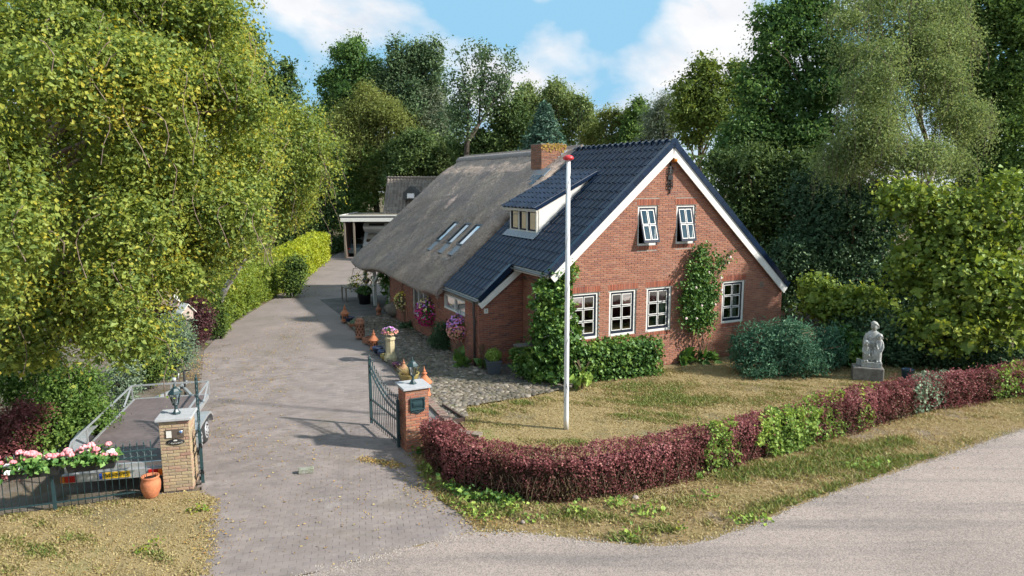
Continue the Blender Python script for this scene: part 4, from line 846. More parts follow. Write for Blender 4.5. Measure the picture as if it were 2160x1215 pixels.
# hollows where the roof lights sit, and an eyebrow vent
SK = [(9.0, 1.35), (7.62, 1.35), (6.55, 1.35)]
SKL = [(8.47, 10.2, .38, 1.08), (7.2, 8.68, .36, 1.06), (6.13, 7.5, .39, 1.09)]
SKC = [(8.95, 5.02), (7.72, 5.02), (6.66, 5.0)]
for (cv, cs) in SKC: off -= .22 * np.exp(-((Vg - cv) / .36) ** 6 - ((S - cs - .28) / .95) ** 6)
off += .16 * np.exp(-((Vg - 11.5) / .22) ** 2) * np.clip(1 - np.abs(S - 3.55) / .7, 0, 1) * (S < 3.98)
off += .05 * np.exp(-((Vg - 13.2) / .8) ** 2) * (S > 1)
U_ = UA - S * CA - off * SA; Z_ = 7.0 - S * SA + off * CA
Vt = np.stack([U_, Vg + .012 * rng.standard_normal(Vg.shape), Z_], -1).reshape(-1, 3)
idx = np.arange(nv * ns).reshape(nv, ns); Qt = np.stack([idx[:-1, :-1], idx[1:, :-1], idx[1:, 1:], idx[:-1, 1:]], -1).reshape(-1, 4)
# thickness: the eave and both ends turn under
def skirt(ids, dvec, steps=4, rough=.018):
    global Vt, Qt
    prev = ids
    for k in range(1, steps + 1):
        base = Vt[ids] + np.array(dvec) * k / steps + rng.normal(0, rough, (len(ids), 3)); st = len(Vt); Vt = np.concatenate([Vt, base]); cur = np.arange(st, st + len(ids))
        Qt = np.concatenate([Qt, np.stack([prev[:-1], prev[1:], cur[1:], cur[:-1]], -1)]); prev = cur
skirt(idx[:, -1], (.32, 0, -.16)); skirt(idx[0, :], (.10, .03, -.2)); skirt(idx[-1, :], (.14, -.05, -.32))
th = npmesh('thatched_roof', Vt, Qt, m_thatch, parent=house, smooth=True)
mb = MB(); slab(mb, .2, 6.9, TV0 + .15, TV1 - .12, -.04, -.02); mb.build('thatch_underside', m_dark, th)
b = MB()                                      # far slope of the thatch
for i in range(40):
    pass
slab(b, 0, 7.2, TV0 + .2, TV1, 0, .25, RR); b.build('far_thatch', m_thatch, th)
# loose reed ends lying on the surface
k_ = 45000; rv = rng.uniform(TV0 + .02, TV1 - .03, k_); rs = rng.uniform(.4, 1, k_) * t_eave(rv); ok = np.ones(k_, bool)
for (cv, cs) in SKC: ok &= ~((np.abs(rv - cv) < .42) & (np.abs(rs - cs - .25) < 1.05))
rv, rs = rv[ok], rs[ok]; m_ = len(rv); io = .035 + .23 * np.clip(rs / 1.5, 0, 1) - .10 * np.exp(-(t_eave(rv) - rs) / .18) - .16 * np.exp(-np.minimum(rv - TV0, TV1 - rv) / .12) + .05 * np.exp(-((rv - 13.2) / .8) ** 2)
ln = rng.uniform(.03, .10, m_); tilt = rng.normal(.2, .28, m_); yaw = rng.normal(0, .35, m_); wd = .006
def rp_(s, v, n): return np.stack([UA - s * CA - n * SA, v, 7.0 - s * SA + n * CA], -1)
Vr = np.stack([rp_(rs, rv - wd, io), rp_(rs, rv + wd, io), rp_(rs + ln, rv + ln * yaw, io + .012 + ln * tilt)], 1).reshape(-1, 3)
tag(npmesh('reed_ends', Vr, np.arange(3 * m_).reshape(-1, 3), M('reed', (.3, .25, .2), .95, tints=[(.17, .145, .13), (.28, .24, .21), (.38, .33, .28), (.31, .27, .24)], spec=.1), np.repeat(rng.random(m_), 3), th, k=3), kind='stuff')
# ridge roll of the thatch
mb = MB(); mb.smooth = True; n = 11; vs = []; vr = np.linspace(7.0, TV1 + .02, 90)
for i, v in enumerate(vr):
    for j in range(n): t = math.pi * (-.22 + 1.44 * j / (n - 1)); r_ = .26 + .006 * math.sin(i * 2.1) + random.gauss(0, .004); vs.append((UA + r_ * 1.25 * math.cos(t), v, 6.86 + r_ * .9 * math.sin(t)))
mb.add(vs, [(a * n + j, a * n + j + 1, (a + 1) * n + j + 1, (a + 1) * n + j) for a in range(len(vr) - 1) for j in range(n - 1)] + [tuple(range((len(vr) - 1) * n, len(vr) * n))]); mb.build('ridge_roll', M('ridge_reed', (.17, .15, .14), .9, var=.3, scale=14, col2=(.27, .24, .22)), th)
# roof lights sunk in the thatch
m_sk = M('skylight_frame', (.05, .055, .06), .4, var=.1)
m_skg = GLASS('skylight_glass', 2.4)
for (cv, cs) in SKC:
    sk = bpy.data.objects.new('skylight', None); sk.location = RP(cs, cv, .11); link(sk, house); o = RP(cs, cv, .0)
    mb = MB(); W2, L2 = .30, .56
    for (a, b_, c, d_) in ((-L2, -L2 + .06, -W2, W2), (L2 - .06, L2, -W2, W2), (-L2 + .06, L2 - .06, -W2, -W2 + .05), (-L2 + .06, L2 - .06, W2 - .05, W2)):
        cs8 = [RP(cs + s, cv + v, n) - o for n in (.02, .12) for s, v in ((a, c), (a, d_), (b_, d_), (b_, c))]; mb.add(cs8, [(0, 1, 2, 3), (4, 5, 6, 7), (0, 1, 5, 4), (1, 2, 6, 5), (2, 3, 7, 6), (3, 0, 4, 7)])
    mb.build('frame', m_sk, sk)
    mb = MB(); mb.add([RP(cs + s, cv + v, .085) - o for s, v in ((-L2 + .06, -W2 + .05), (-L2 + .06, W2 - .05), (L2 - .06, W2 - .05), (L2 - .06, -W2 + .05))], [(0, 1, 2, 3)]); mb.build('pane', m_skg, sk)
    mb = MB(); mb.add([RP(cs + s, cv + v, .07) - o for s, v in ((L2, -W2), (L2, W2), (L2 + .5, W2 + .05), (L2 + .5, -W2 - .05))], [(0, 1, 2, 3)]); mb.build('apron', m_lead, sk)
# ---- chimney
ch = bpy.data.objects.new('chimney', None); ch.location = (3.243, 6.0, 0); link(ch, house); CW, CD, CZ0, CZ1 = 1.06, .85, 5.2, 7.22
mb = MB(); mb.bb(.009, CW - .009, .009, CD - .009, CZ0, CZ1 - .03); mb.bb(-.01, CW + .01, -.01, CD + .01, CZ1 - .03, CZ1); mb.build('chimney_stack', m_mortar, ch)
m_cb = M('chimney_brick', (.3, .14, .1), .9, var=.25, scale=6, bump=.4, bscale=60, spec=.15, tints=[(.22, .10, .07), (.33, .15, .09), (.17, .09, .07), (.29, .14, .09)])
lc = bricks_in(0, CW, CZ0, lambda a: 9, [], CZ1 - .05, 8); lay(ch, lc, lambda a, z: (a, 0, z), 0, m_cb, 0, 31); lc = bricks_in(0, CD, CZ0, lambda a: 9, [], CZ1 - .05, 9)
lay(ch, lc, lambda a, z: (0, a, z), -math.pi / 2, m_cb, 0, 32); lay(ch, lc, lambda a, z: (CW, a, z), math.pi / 2, m_cb, 0, 33)
o = leaves('lichen', np.column_stack([rng.uniform(0, CW, 230), rng.normal(-.012, .003, 230), CZ1 - np.abs(rng.normal(0, .13, 230)) - .01]), unit(rng.normal(0, .2, (230, 3)) + np.array([0, -1, 0])), .05, LEAF('lichen', [(.36, .2, .03), (.42, .27, .06), (.3, .2, .08)], .05, .02), rng.random(230), ch, rng, aspect=.9); o['kind'] = 'stuff'
mb = MB()
for i in range(6):
    u = .30 + i * .135; z = 7.0 - .87 * (UA - (3.243 + u)); mb.bb(u, u + .15, -.014, -.006, z - .02, z + .24)
mb.bb(-.05, .32, -.02, .0, 5.6, 6.02); mb.build('stepped_flashing', m_lead, ch)
mb = MB()
for (a, b_, c, d_, hh, m__) in ((3.0, 3.3, 5.35, 6.9, .30, 0), (2.62, 3.0, 5.5, 6.3, .31, 1)):
    p = [Vector((u, v, 7.0 - .87 * (UA - u) + hh + .05)) - Vector((3.243, 6.0, 0)) for u, v in ((a, c), (b_, c), (b_, d_), (a, d_))]; mb.cur = m__; mb.add(p + [q - Vector((0, 0, .05)) for q in p], [(0, 1, 2, 3), (4, 5, 6, 7), (0, 1, 5, 4), (1, 2, 6, 5), (2, 3, 7, 6), (3, 0, 4, 7)])
mb.build('chimney_saddle', [m_lead, m_glaze], ch)
# ---- porch post, brace, small things on the wall
for v in (14.9, 16.6):
    mb = MB(); mb.bb(OU - .02, OU + .12, v, v + .14, 0, 2.15); mb.build('porch_post', m_white, house)
mb = MB(); mb.bar((OU + .05, 14.85, 1.2), (OU + .05, 13.6, 2.0), .1, .12); mb.bar((OU + .05, 12.3, 2.02), (OU + .05, 16.8, 1.98), .1, .14); mb.build('porch_brace', m_white, house)
mb = MB(); mb.bb(OU + .0, OU + .14, 12.4, 12.56, 0, 2.1); mb.build('porch_post', m_white, house)
mb = MB(); mb.lathe([(.001, 0), (.06, .0), (.07, .02), (.04, .04)], 14, (4.6, -.01, 6.46), Matrix.Rotation(R(90), 3, 'X')); mb.ball((4.6, -.11, 6.46), .075, 14, 8); mb.build('outdoor_lamp', M('amber_lamp', (.75, .22, .02), .3, var=.05, spec=.6), house)
mb = MB(); z0, z1, u = 5.46, 6.35, 4.495
mb.tube([(u, -.03, z0), (u, -.03, z1)], .018, 6); mb.ball((u, -.03, z1), .03, 8, 5); mb.ball((u, -.03, z0), .03, 8, 5); mb.bb(u - .09, u + .09, -.045, -.008, 5.86, 5.98)
for zc, sg in ((5.66, 1), (6.16, -1), (5.8, -1), (6.03, 1)):
    for sd_ in (-1, 1):
        pts = [(u + sd_ * (.02 + .085 * math.sin(t)), -.03, zc + sg * .13 * math.cos(t) * (1 - .12 * t)) for t in np.linspace(0, 4.2, 14)]; mb.tube(pts, .013, 5)
for zc in (5.75, 5.92, 6.08): mb.tube([(u - .1, -.03, zc), (u + .1, -.03, zc)], .012, 5)
mb.build('wall_anchor', m_iron, house)
mb = MB(); mb.bb(-.76, -.62, OV - .03, OV - .006, 1.74, 1.90); mb.build('number_plate', m_white, house, .004)
def text(name, body, size, loc, rot, mat, parent, ext=.002, sx=1.):
    c = bpy.data.curves.new(name, 'FONT'); c.body = body; c.size = size; c.extrude = ext; c.align_x = 'CENTER'; c.align_y = 'CENTER'
    t = bpy.data.objects.new(name, c); COL.objects.link(t); dg = bpy.context.evaluated_depsgraph_get(); me = bpy.data.meshes.new_from_object(t.evaluated_get(dg)); bpy.data.objects.remove(t)
    me.materials.clear(); me.materials.append(mat); o = bpy.data.objects.new(name, me); o.location = loc; o.rotation_euler = rot; o.scale = (sx, 1, 1); return link(o, parent)
text('house_number', '1', .11, (-.69, OV - .033, 1.82), (R(90), 0, 0), m_navy, house)
# ================================================================== trees, hedges, shrubs
m_bark = M('bark', (.10, .085, .07), .95, var=.35, scale=5, bump=.6, bscale=25, col2=(.055, .045, .035), spec=.1)
m_birchbark = M('birch_bark', (.50, .48, .44), .8, var=.3, scale=4, bump=.3, bscale=18, col2=(.12, .10, .09), spec=.2)
m_btwig = M('birch_twig', (.24, .19, .15), .9, var=.3, scale=9, col2=(.13, .09, .07), spec=.1)
m_twig = M('twig', (.12, .085, .055), .9, var=.3, scale=9, col2=(.2, .15, .10), spec=.1)
LK = 1.78
def L3(name, a, b_, c, **k): return LEAF(name, [tuple(min(.5, x * LK) for x in q) for q in (a, b_, c)], **k)
m_birch = LEAF('birch_leaf', [(0.077, 0.134, 0.040), (0.182, 0.251, 0.060), (0.292, 0.348, 0.070), (0.407, 0.412, 0.070), (0.550, 0.449, 0.060)], .46, .03)
m_birch2 = L3('weeping_birch_leaf', (.065, .095, .035), (.12, .155, .055), (.20, .225, .09), trans=.4)
m_oakd = L3('dark_oak_leaf', (0.030, 0.052, 0.019), (0.055, 0.086, 0.028), (0.096, 0.126, 0.036), trans=.33)
m_ash = L3('ash_leaf', (0.031, 0.066, 0.022), (0.062, 0.115, 0.032), (0.114, 0.168, 0.046), trans=.4)
m_lime = L3('lime_leaf', (0.050, 0.072, 0.017), (0.094, 0.127, 0.028), (0.154, 0.182, 0.039), trans=.35)
m_willowy = L3('yellow_willow_leaf', (.075, .09, .026), (.125, .145, .04), (.19, .20, .06), trans=.38)
m_willowg = L3('grey_willow_leaf', (.075, .095, .06), (.12, .14, .09), (.19, .21, .14), trans=.25)
m_mix = L3('bluegreen_leaf', (0.036, 0.062, 0.030), (0.066, 0.102, 0.048), (0.120, 0.156, 0.072), trans=.28)
m_maple = L3('maple_leaf', (0.042, 0.073, 0.021), (0.078, 0.127, 0.032), (0.136, 0.189, 0.047), trans=.38)
m_dark = MATS['dark_interior']
m_holly = L3('holly_leaf', (0.017, 0.036, 0.018), (0.034, 0.065, 0.031), (0.072, 0.114, 0.050), trans=.2, gloss=.05)
m_spruce = L3('blue_spruce_needle', (0.031, 0.061, 0.044), (0.055, 0.099, 0.072), (0.099, 0.149, 0.110), trans=.15, gloss=.03)
m_fir = L3('fir_needle', (.035, .055, .018), (.07, .095, .03), (.13, .15, .05), trans=.1, gloss=.03)
m_hazel = L3('hazel_leaf', (.055, .085, .016), (.11, .15, .026), (.21, .23, .04), trans=.38, gloss=.04)
m_privet = L3('golden_privet_leaf', (.09, .125, .014), (.19, .22, .02), (.30, .30, .03), trans=.35)
m_green = L3('privet_leaf', (.03, .06, .012), (.06, .105, .02), (.12, .17, .035), trans=.3)
m_yew = L3('yew_needle', (.02, .04, .012), (.045, .07, .015), (.09, .12, .02), trans=.12, gloss=.03)
m_cyp = L3('cypress_spray', (.055, .085, .055), (.10, .14, .09), (.17, .21, .14), trans=.15, gloss=.03)
m_ivy = L3('ivy_leaf', (.02, .052, .012), (.05, .10, .02), (.13, .19, .035), trans=.25, gloss=.05, groughness=.45)
m_ivyl = L3('light_ivy_leaf', (.06, .10, .02), (.13, .19, .04), (.23, .28, .06), trans=.3)
m_berb = LEAF('berberis_leaf', [(0.093, 0.076, 0.033), (0.107, 0.040, 0.034), (0.186, 0.056, 0.056), (0.298, 0.096, 0.100), (0.428, 0.176, 0.176)], .25, .03)
m_purp = L3('purple_beech_leaf', (.02, .010, .012), (.05, .018, .022), (.095, .035, .04), trans=.2)
m_blue = L3('blue_shrub_leaf', (.022, .055, .035), (.045, .10, .062), (.09, .155, .09), trans=.22)

def mlobes(lobes, Y, deep=.85):
    out = []
    for q in lobes:
        px, py, rx, ry = q[:4]; y = Y + (q[4] if len(q) > 4 else 0); c = AT(px, py, y); s = y / F
        out.append(((c.x, c.y, c.z), (rx * s, rx * s * deep, ry * s)))
    return out
def tree(name, label, Y, lobes, leaf, mat, cover=2., base=None, group=None, cat='tree', bark=None, tr=.2, cl=.6, per=26, back=.35, seed=0, limbs=14, weep=None, flat=.7, inner=.25, aspect=.62, deep=.85, hang=None, dens_mul=1., back_cover=.75, sub=0, bm_=2.4):
    r = np.random.default_rng(900 + seed); random.seed(seed); lb = mlobes(lobes, Y, deep)
    if sub:                                    # boughs: smaller masses of leaves standing out of each lobe
        out = []
        for c, q in lb:
            c, q = np.array(c), np.array(q); out.append((tuple(c), tuple(q * .78)))
            for k in range(sub):
                d = unit(r.normal(0, 1, (1, 3)))[0]; d[2] = d[2] if d[2] > -.5 else -d[2]; d[1] = -abs(d[1]) if r.random() < .75 else d[1]; s_ = r.uniform(.28, .48); out.append((tuple(c + d * q * (1.02 - s_ * .55)), tuple(q * s_ * r.uniform(.85, 1.2, 3))))
        lb = out; cover *= .72
    top = max(lb, key=lambda q: q[0][2] + q[1][2])
    cx = np.mean([q[0][0] for q in lb]) if base is None else base[0]; cy_ = np.mean([q[0][1] for q in lb]) if base is None else base[1]
    e = empty(name, (cx, cy_, 0), 0, label, cat, group); o = np.array([cx, cy_, 0.])
    dens = cover / (.5 * aspect * leaf * leaf) * .5 * dens_mul
    P, N, T = crown(lb, dens, cl, per, r, back=back, flat=flat, inner=inner)
    tw = []
    if weep:
        n_, L_, st = weep; P2, N2, T2, tw = strands(lb, n_, L_, st, r); P, N, T = np.concatenate([P, P2]), np.concatenate([N, N2]), np.concatenate([T, T2])
    if back_cover:
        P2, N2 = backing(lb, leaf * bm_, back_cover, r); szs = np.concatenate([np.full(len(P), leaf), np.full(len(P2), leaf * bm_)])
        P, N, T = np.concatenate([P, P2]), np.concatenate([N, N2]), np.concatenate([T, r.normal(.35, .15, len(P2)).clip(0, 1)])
    else: szs = leaf
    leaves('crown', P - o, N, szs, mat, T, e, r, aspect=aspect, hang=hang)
    h = top[0][2] + top[1][2] * .55; mb = MB(); tp = Vector((top[0][0] - cx, top[0][1] - cy_, h)); b0 = Vector((0, 0, -.05))
    pts = limb(mb, b0, tp, tr, tr * .18, .03, 9, 9); mb.build('trunk', bark or m_bark, e)
    if limbs:
        mb = MB()
        for i in range(limbs):
            (c, q) = lb[i % len(lb)]; d = Vector(unit(r.standard_normal((1, 3)))[0] * [1, 1, .8]); end = Vector((c[0] - cx + d.x * q[0] * .85, c[1] - cy_ + d.y * q[1] * .85, max(c[2] + d.z * q[2] * .8, .8)))
            t = min(.92, max(.2, (end.z * .62) / max(h, .1))); k = t * 9; a = pts[int(k)].lerp(pts[min(int(k) + 1, 9)], k - int(k)); limb(mb, a, end, tr * .42 * (1.1 - t), .012, .1, 5, 6)
        for cu in tw[::3]: mb.tube([Vector(q - o) for q in cu[::4]], .007, 3, cap=False)
        mb.build('branches', m_btwig if bark is m_birchbark else m_twig, e)
    return e
BG = 'trees beyond the house and drive'
# left: the big birch reaching in over the drive entrance
bq = random.Random(5); BPOLY = [(-90, -90), (400, -90), (450, 40), (515, 130), (575, 220), (610, 310), (585, 400), (535, 470), (480, 520), (420, 600), (385, 730), (290, 730), (200, 690), (110, 720), (-90, 790)]
bl_ = [(220, 120, 300, 230, 3.0), (440, 260, 150, 190, 3.2), (140, 420, 280, 230, 2.6), (380, 430, 170, 130, 3.4)]
bl_ += [(40, 640, 100, 80, -1), (130, 600, 90, 70, -.6), (50, 740, 90, 55, -1.2), (200, 690, 80, 60, -.5), (-20, 690, 80, 70, -1), (110, 680, 80, 60, -1.1)]
while len(bl_) < 76:
    x, y = bq.uniform(-80, 660), bq.uniform(-80, 760)
    if not inpoly(np.array([[x, y]]), BPOLY)[0]: continue
    r0 = bq.uniform(42, 92); bl_.append((x, y, r0 * bq.uniform(1, 1.5), r0, -2.2 + 3.8 * max(0, x) / 650 + bq.uniform(-1.1, 1.3)))
birch = tree('birch_tree', 'large yellow-green birch with hanging branches filling the left side', 11.5, bl_, .052, m_birch, .66, base=(-11.6, 13.2), bark=m_birchbark, tr=.22, cl=.26, per=18, back=.1, seed=1, limbs=62, weep=(1500, .85, .045), inner=.12, aspect=.7, back_cover=.6, bm_=1.5)
tree('birch_tree', 'slim birch standing behind the purple round bush at the edge of the drive', 25, [(630, 320, 80, 110), (560, 400, 100, 100, 1), (480, 490, 80, 80), (600, 430, 70, 60, 2)], .08, m_birch, 1.3, base=(-12.3, 27.3), bark=m_birchbark, tr=.14, cl=.45, per=20, seed=2, weep=(420, 1.2, .07))
tree('oak_tree', 'dark oak rising behind the big birch, against the sky', 38, [(510, 150, 80, 90), (590, 210, 45, 80), (500, 250, 110, 110), (620, 290, 50, 70)], .15, m_oakd, 2.2, tr=.35, cl=.7, seed=3, group=BG, sub=6)
tree('maple_tree', 'tall maple with a ragged dark top, left of the tall group', 74, [(748, 140, 50, 52), (715, 200, 40, 60), (760, 210, 60, 70), (720, 290, 60, 80)], .2, m_ash, 1.7, tr=.3, cl=.9, seed=4, group=BG, sub=6)
tree('willow_tree', 'broad olive-yellow willow in front of the tall group', 70, [(790, 235, 55, 50), (765, 300, 70, 80), (840, 290, 60, 80), (800, 370, 70, 60)], .2, m_willowy, 2., tr=.35, cl=.9, seed=5, group=BG, weep=(420, 3.2, .2), aspect=.4, sub=6)
tree('poplar_tree', 'blue-green poplar at the right of the tall group', 73, [(855, 140, 42, 55), (905, 160, 40, 70), (850, 220, 60, 80), (915, 250, 50, 70), (880, 310, 60, 70)], .2, m_mix, 2., tr=.35, cl=.9, seed=6, group=BG, sub=6)
tree('silver_willow_tree', 'pale silver willow showing between the tall group and the sparse poplar', 72, [(905, 235, 30, 65), (930, 300, 28, 50)], .2, m_willowg, 1.8, tr=.2, cl=.7, seed=7, group=BG, weep=(160, 2.5, .2), aspect=.4, sub=6)
tree('broadleaf_tree', 'dark round tree behind the far end of the thatch', 68, [(900, 330, 70, 60), (850, 360, 60, 60), (930, 380, 50, 40)], .18, m_oakd, 2.4, tr=.3, cl=.8, seed=8, group=BG, sub=6)
tree('maple_tree', 'mid-green maple behind the flat carport roof', 70, [(735, 400, 60, 70), (775, 350, 50, 60), (690, 420, 60, 80), (745, 460, 70, 40)], .17, m_maple, 2.4, tr=.25, cl=.8, seed=9, group=BG, flat=.45, sub=6)
tree('oak_tree', 'dark oak behind the golden hedge', 60, [(640, 420, 70, 90), (670, 350, 50, 80), (650, 500, 80, 60)], .16, m_oakd, 2.2, tr=.25, cl=.8, seed=10, group=BG, sub=6)
# sparse leaning poplar, sky between its boughs
pr = np.random.default_rng(77); PY = 56; base = AT(975, 330, PY); base.z = 0
pe = empty('sparse_poplar', base, 0, 'thin leaning poplar with sparse leaves against the clouds', 'tree', BG); mb = MB(); mt = MB(); Ps = []
mt.tube([(0, 0, 0), AT(985, 300, PY) - base, AT(1010, 262, PY) - base], [.26, .2, .16], 8)
for (p0, p1, rr) in (((985, 300), (968, 130), .13), ((985, 300), (995, 175), .12), ((1010, 262), (1030, 115), .11), ((1010, 262), (1060, 160), .12), ((1045, 195), (1078, 130), .07), ((990, 230), (955, 165), .06), ((1020, 200), (1005, 110), .07), ((1040, 215), (1075, 185), .06), ((990, 260), (955, 240), .06), ((985, 285), (950, 270), .05), ((1020, 250), (1060, 225), .06)):
    a, b_ = AT(*p0, PY) - base, AT(*p1, PY + pr.uniform(-2, 2)) - base; pts = limb(mb, a, b_, rr, .025, .06, 6, 8)
    for i in range(int(10 + (b_ - a).length * 2.2)):
        t = pr.uniform(.25, 1.05); c = np.array(a.lerp(b_, t)) + pr.normal(0, .33 + .25 * t, 3) * [1, 1, 1]; mm = pr.poisson(44); Ps.append(c + pr.normal(0, .30, (mm, 3)).clip(-.5, .5))
P = np.concatenate(Ps); mt.build('trunk', m_bark, pe); mb.build('branches', m_bark, pe)
leaves('crown', P, unit(pr.normal(0, 1, P.shape) + [0, 0, .3]), .2, m_mix, pr.normal(.45, .25, len(P)).clip(0, 1), pe, pr)
tree('broadleaf_tree', 'dark tree under the leaning poplar', 58, [(1025, 305, 50, 38), (1075, 272, 45, 55), (1010, 335, 60, 35), (1110, 290, 60, 45)], .18, m_oakd, 2.2, seed=11, group=BG, cl=.8, sub=6)
tree('birch_tree', 'pale feathery birch behind the blue spruce', 66, [(1110, 235, 50, 50), (1165, 222, 45, 45), (1195, 255, 35, 50), (1130, 280, 70, 40)], .18, m_birch2, 2.2, seed=12, group=BG, cl=.8, weep=(260, 2.5, .2), bark=m_birchbark, sub=6)
tree('birch_tree', 'small rounded birch between spruce and yellow willow', 64, [(1232, 245, 26, 42), (1245, 285, 32, 35)], .18, m_birch2, 1.8, seed=13, group=BG, cl=.7, weep=(140, 2., .2), bark=m_birchbark, sub=6)
tree('yellow_willow', 'low yellowish willow right of the chimney', 60, [(1285, 280, 50, 45), (1255, 300, 40, 30), (1325, 290, 35, 40)], .18, m_willowy, 2., seed=14, group=BG, cl=.7, aspect=.35, sub=6)
tree('lime_tree', 'dark green lime left of the grey willow', 58, [(1352, 255, 32, 42), (1335, 300, 40, 40)], .18, m_maple, 2., seed=15, group=BG, cl=.7, sub=6)
tree('grey_willow', 'grey-leaved willow above the tiled ridge', 52, [(1402, 240, 38, 52), (1390, 290, 42, 40)], .14, m_willowg, 2.2, seed=16, group=BG, cl=.6, aspect=.35, sub=6)
tree('lime_tree', 'light green lime behind the gable peak', 46, [(1470, 180, 45, 50), (1505, 230, 60, 75), (1460, 270, 50, 60), (1540, 190, 40, 50)], .15, m_lime, 2., seed=17, group=BG, cl=.7, sub=6)
tree('ash_tree', 'tall dark ash leaning over the right roof edge', 35, [(1640, 100, 70, 80), (1700, 60, 70, 80), (1620, 210, 70, 80), (1720, 190, 100, 90), (1560, 290, 70, 70), (1680, 300, 110, 60)], .13, m_ash, 1.6, seed=18, group=BG, cl=.65, tr=.32, limbs=40, base=(16.5, 36.5), sub=6)
tree('oak_tree', 'dark shady oak behind the right slope of the roof', 33, [(1560, 380, 80, 70), (1600, 470, 90, 90), (1700, 400, 100, 90), (1650, 540, 90, 70)], .13, m_oakd, 2.2, seed=19, group=BG, cl=.65, tr=.3, limbs=24, sub=6)
wq = random.Random(8); WB = []
while len(WB) < 34:
    x, y = wq.uniform(1720, 2040), wq.uniform(-60, 350); cx_ = 1885 + .12 * y
    if abs(x - cx_) < 60 + .55 * (y + 90) ** .93 * .42 + 25: s_ = wq.uniform(24, 52); WB.append((x, y, s_ * wq.uniform(1, 1.6), s_ * wq.uniform(.8, 1.3), wq.uniform(-2.6, 2.2)))
tree('weeping_birch', 'tall grey-green weeping birch with a white trunk at the upper right', 27, [(1890, 40, 90, 90, 1)] + WB, 0.08, m_birch2, .9, seed=20, back_cover=.5, bm_=1.8, bark=m_birchbark, tr=.16, cl=.5, per=16, weep=(2400, 1.35, .06), base=(16.9, 28), limbs=14, aspect=.5, group=BG)
tree('alder_tree', 'mid-green tree at the upper right corner', 33, [(2110, 120, 100, 150), (2140, 300, 110, 110), (2060, 380, 80, 80), (2180, 50, 90, 120), (2060, 230, 70, 90), (2040, 50, 80, 130), (2020, 150, 70, 100)], .13, m_maple, 1.9, seed=21, group=BG, cl=.6, tr=.28, base=(24, 34), sub=6)
tree('holly_tree', 'dense dark holly beside the right corner of the house', 29, [(1690, 560, 90, 90), (1760, 470, 100, 120), (1800, 590, 110, 100), (1650, 620, 60, 60), (1850, 480, 80, 90), (1900, 600, 90, 90)], .115, m_holly, 1.9, seed=22, cl=.5, tr=.2, limbs=26, group=BG, sub=6)
tree('hazel_tree', 'yellow-green hazel with broad leaves at the right edge', 21.5, [(2000, 470, 95, 80, .5), (2110, 470, 90, 110), (2060, 590, 110, 95, -.5), (1950, 560, 90, 80, .4), (2150, 640, 90, 100, -1), (2010, 690, 110, 60, -.5), (1910, 420, 60, 50, 1)], .115, m_hazel, 1.15, seed=23, cl=.42, per=14, tr=.09, limbs=30, base=(14.4, 21.2), inner=.12, aspect=.85, flat=.45)
tree('hazel_bush', 'small hazel bush behind the white statue', 24, [(1760, 640, 75, 45), (1830, 650, 60, 55, -.5), (1720, 610, 40, 35, .5)], .115, m_hazel, 1.2, seed=24, cl=.4, per=14, tr=.05, limbs=14, base=(11.6, 24), cat='bush', aspect=.85, flat=.45, inner=.1)
tree('evergreen_shrub', 'dark evergreen bush filling the corner behind the statue', 22.3, [(1880, 720, 90, 70), (1960, 740, 90, 55, -.4), (2060, 750, 90, 50, -.8), (1800, 700, 70, 60, 1.2), (2140, 760, 80, 40, -1.2)], .09, m_holly, 1.8, seed=25, cl=.35, tr=.05, limbs=10, cat='bush')
# two conifers
def conifer(name, label, base, H, Rb, mat, leaf, n, seed, group=None, droop=.25):
    r = np.random.default_rng(seed); e = empty(name, base, 0, label, 'tree', group); mb = MB(); mb.tube([(0, 0, 0), (0, 0, H * .97)], [Rb * .07, .02], 7); mb.build('trunk', m_bark, e); br = MB(); Ps, Ns = [], []
    for i in range(n):
        t = r.random() ** .8; z = H * (.08 + .9 * t); R_ = Rb * (1 - t) ** .85 * r.uniform(.7, 1.15) + .12; a = r.uniform(0, 6.28); d = np.array([math.cos(a), math.sin(a), 0]); m_ = int(10 + 34 * R_ / Rb); s = r.uniform(.15, 1, m_) ** .7
        base_ = d * (R_ * s)[:, None]; base_[:, 2] = z - droop * R_ * s ** 1.5 + .1 * R_ * s; sd = np.array([-d[1], d[0], 0]); base_ += sd * (r.normal(0, .16, m_) * R_ * (1.15 - s))[:, None] + r.normal(0, .05, (m_, 3)); Ps.append(base_); Ns.append(np.tile(d * .4 + [0, 0, .8], (m_, 1)) + r.normal(0, .4, (m_, 3)))
        if i % 4 == 0: br.tube([(0, 0, z), Vector(d * R_ * .9) + Vector((0, 0, z - droop * R_ * .7))], [.03, .01], 4, cap=False)
    P, N = np.concatenate(Ps), unit(np.concatenate(Ns)); br.build('branches', m_bark, e); leaves('needles', P, N, leaf, mat, r.normal(.5, .22, len(P)).clip(0, 1), e, r, aspect=.35); return e
q = AT(1148, 300, 50); conifer('blue_spruce', 'broad blue-green spruce behind the chimney', (q.x, q.y, 0), AT(1148, 212, 50).z, 5.0, m_spruce, .26, 900, 41, BG)
q = AT(935, 300, 66); conifer('fir_tree', 'small olive fir at the end of the thatched ridge', (q.x, q.y, 0), AT(935, 298, 66).z, 3.2, m_fir, .22, 420, 42, BG, .2)
# far wood closing the horizon
wl_ = []
for i in range(34): px = -150 + i * 75 + rng.uniform(-20, 20); wl_.append((px, 375 + rng.uniform(-22, 10), 70, 55 + rng.uniform(0, 20), rng.uniform(-8, 8)))
r = np.random.default_rng(5); P, N, T = crown(mlobes(wl_, 92), 5.5, 1.4, 14, r, back=.05, inner=.1)
tag(leaves('far_wood', P, N, .5, m_oakd, T, None, r), kind='stuff')

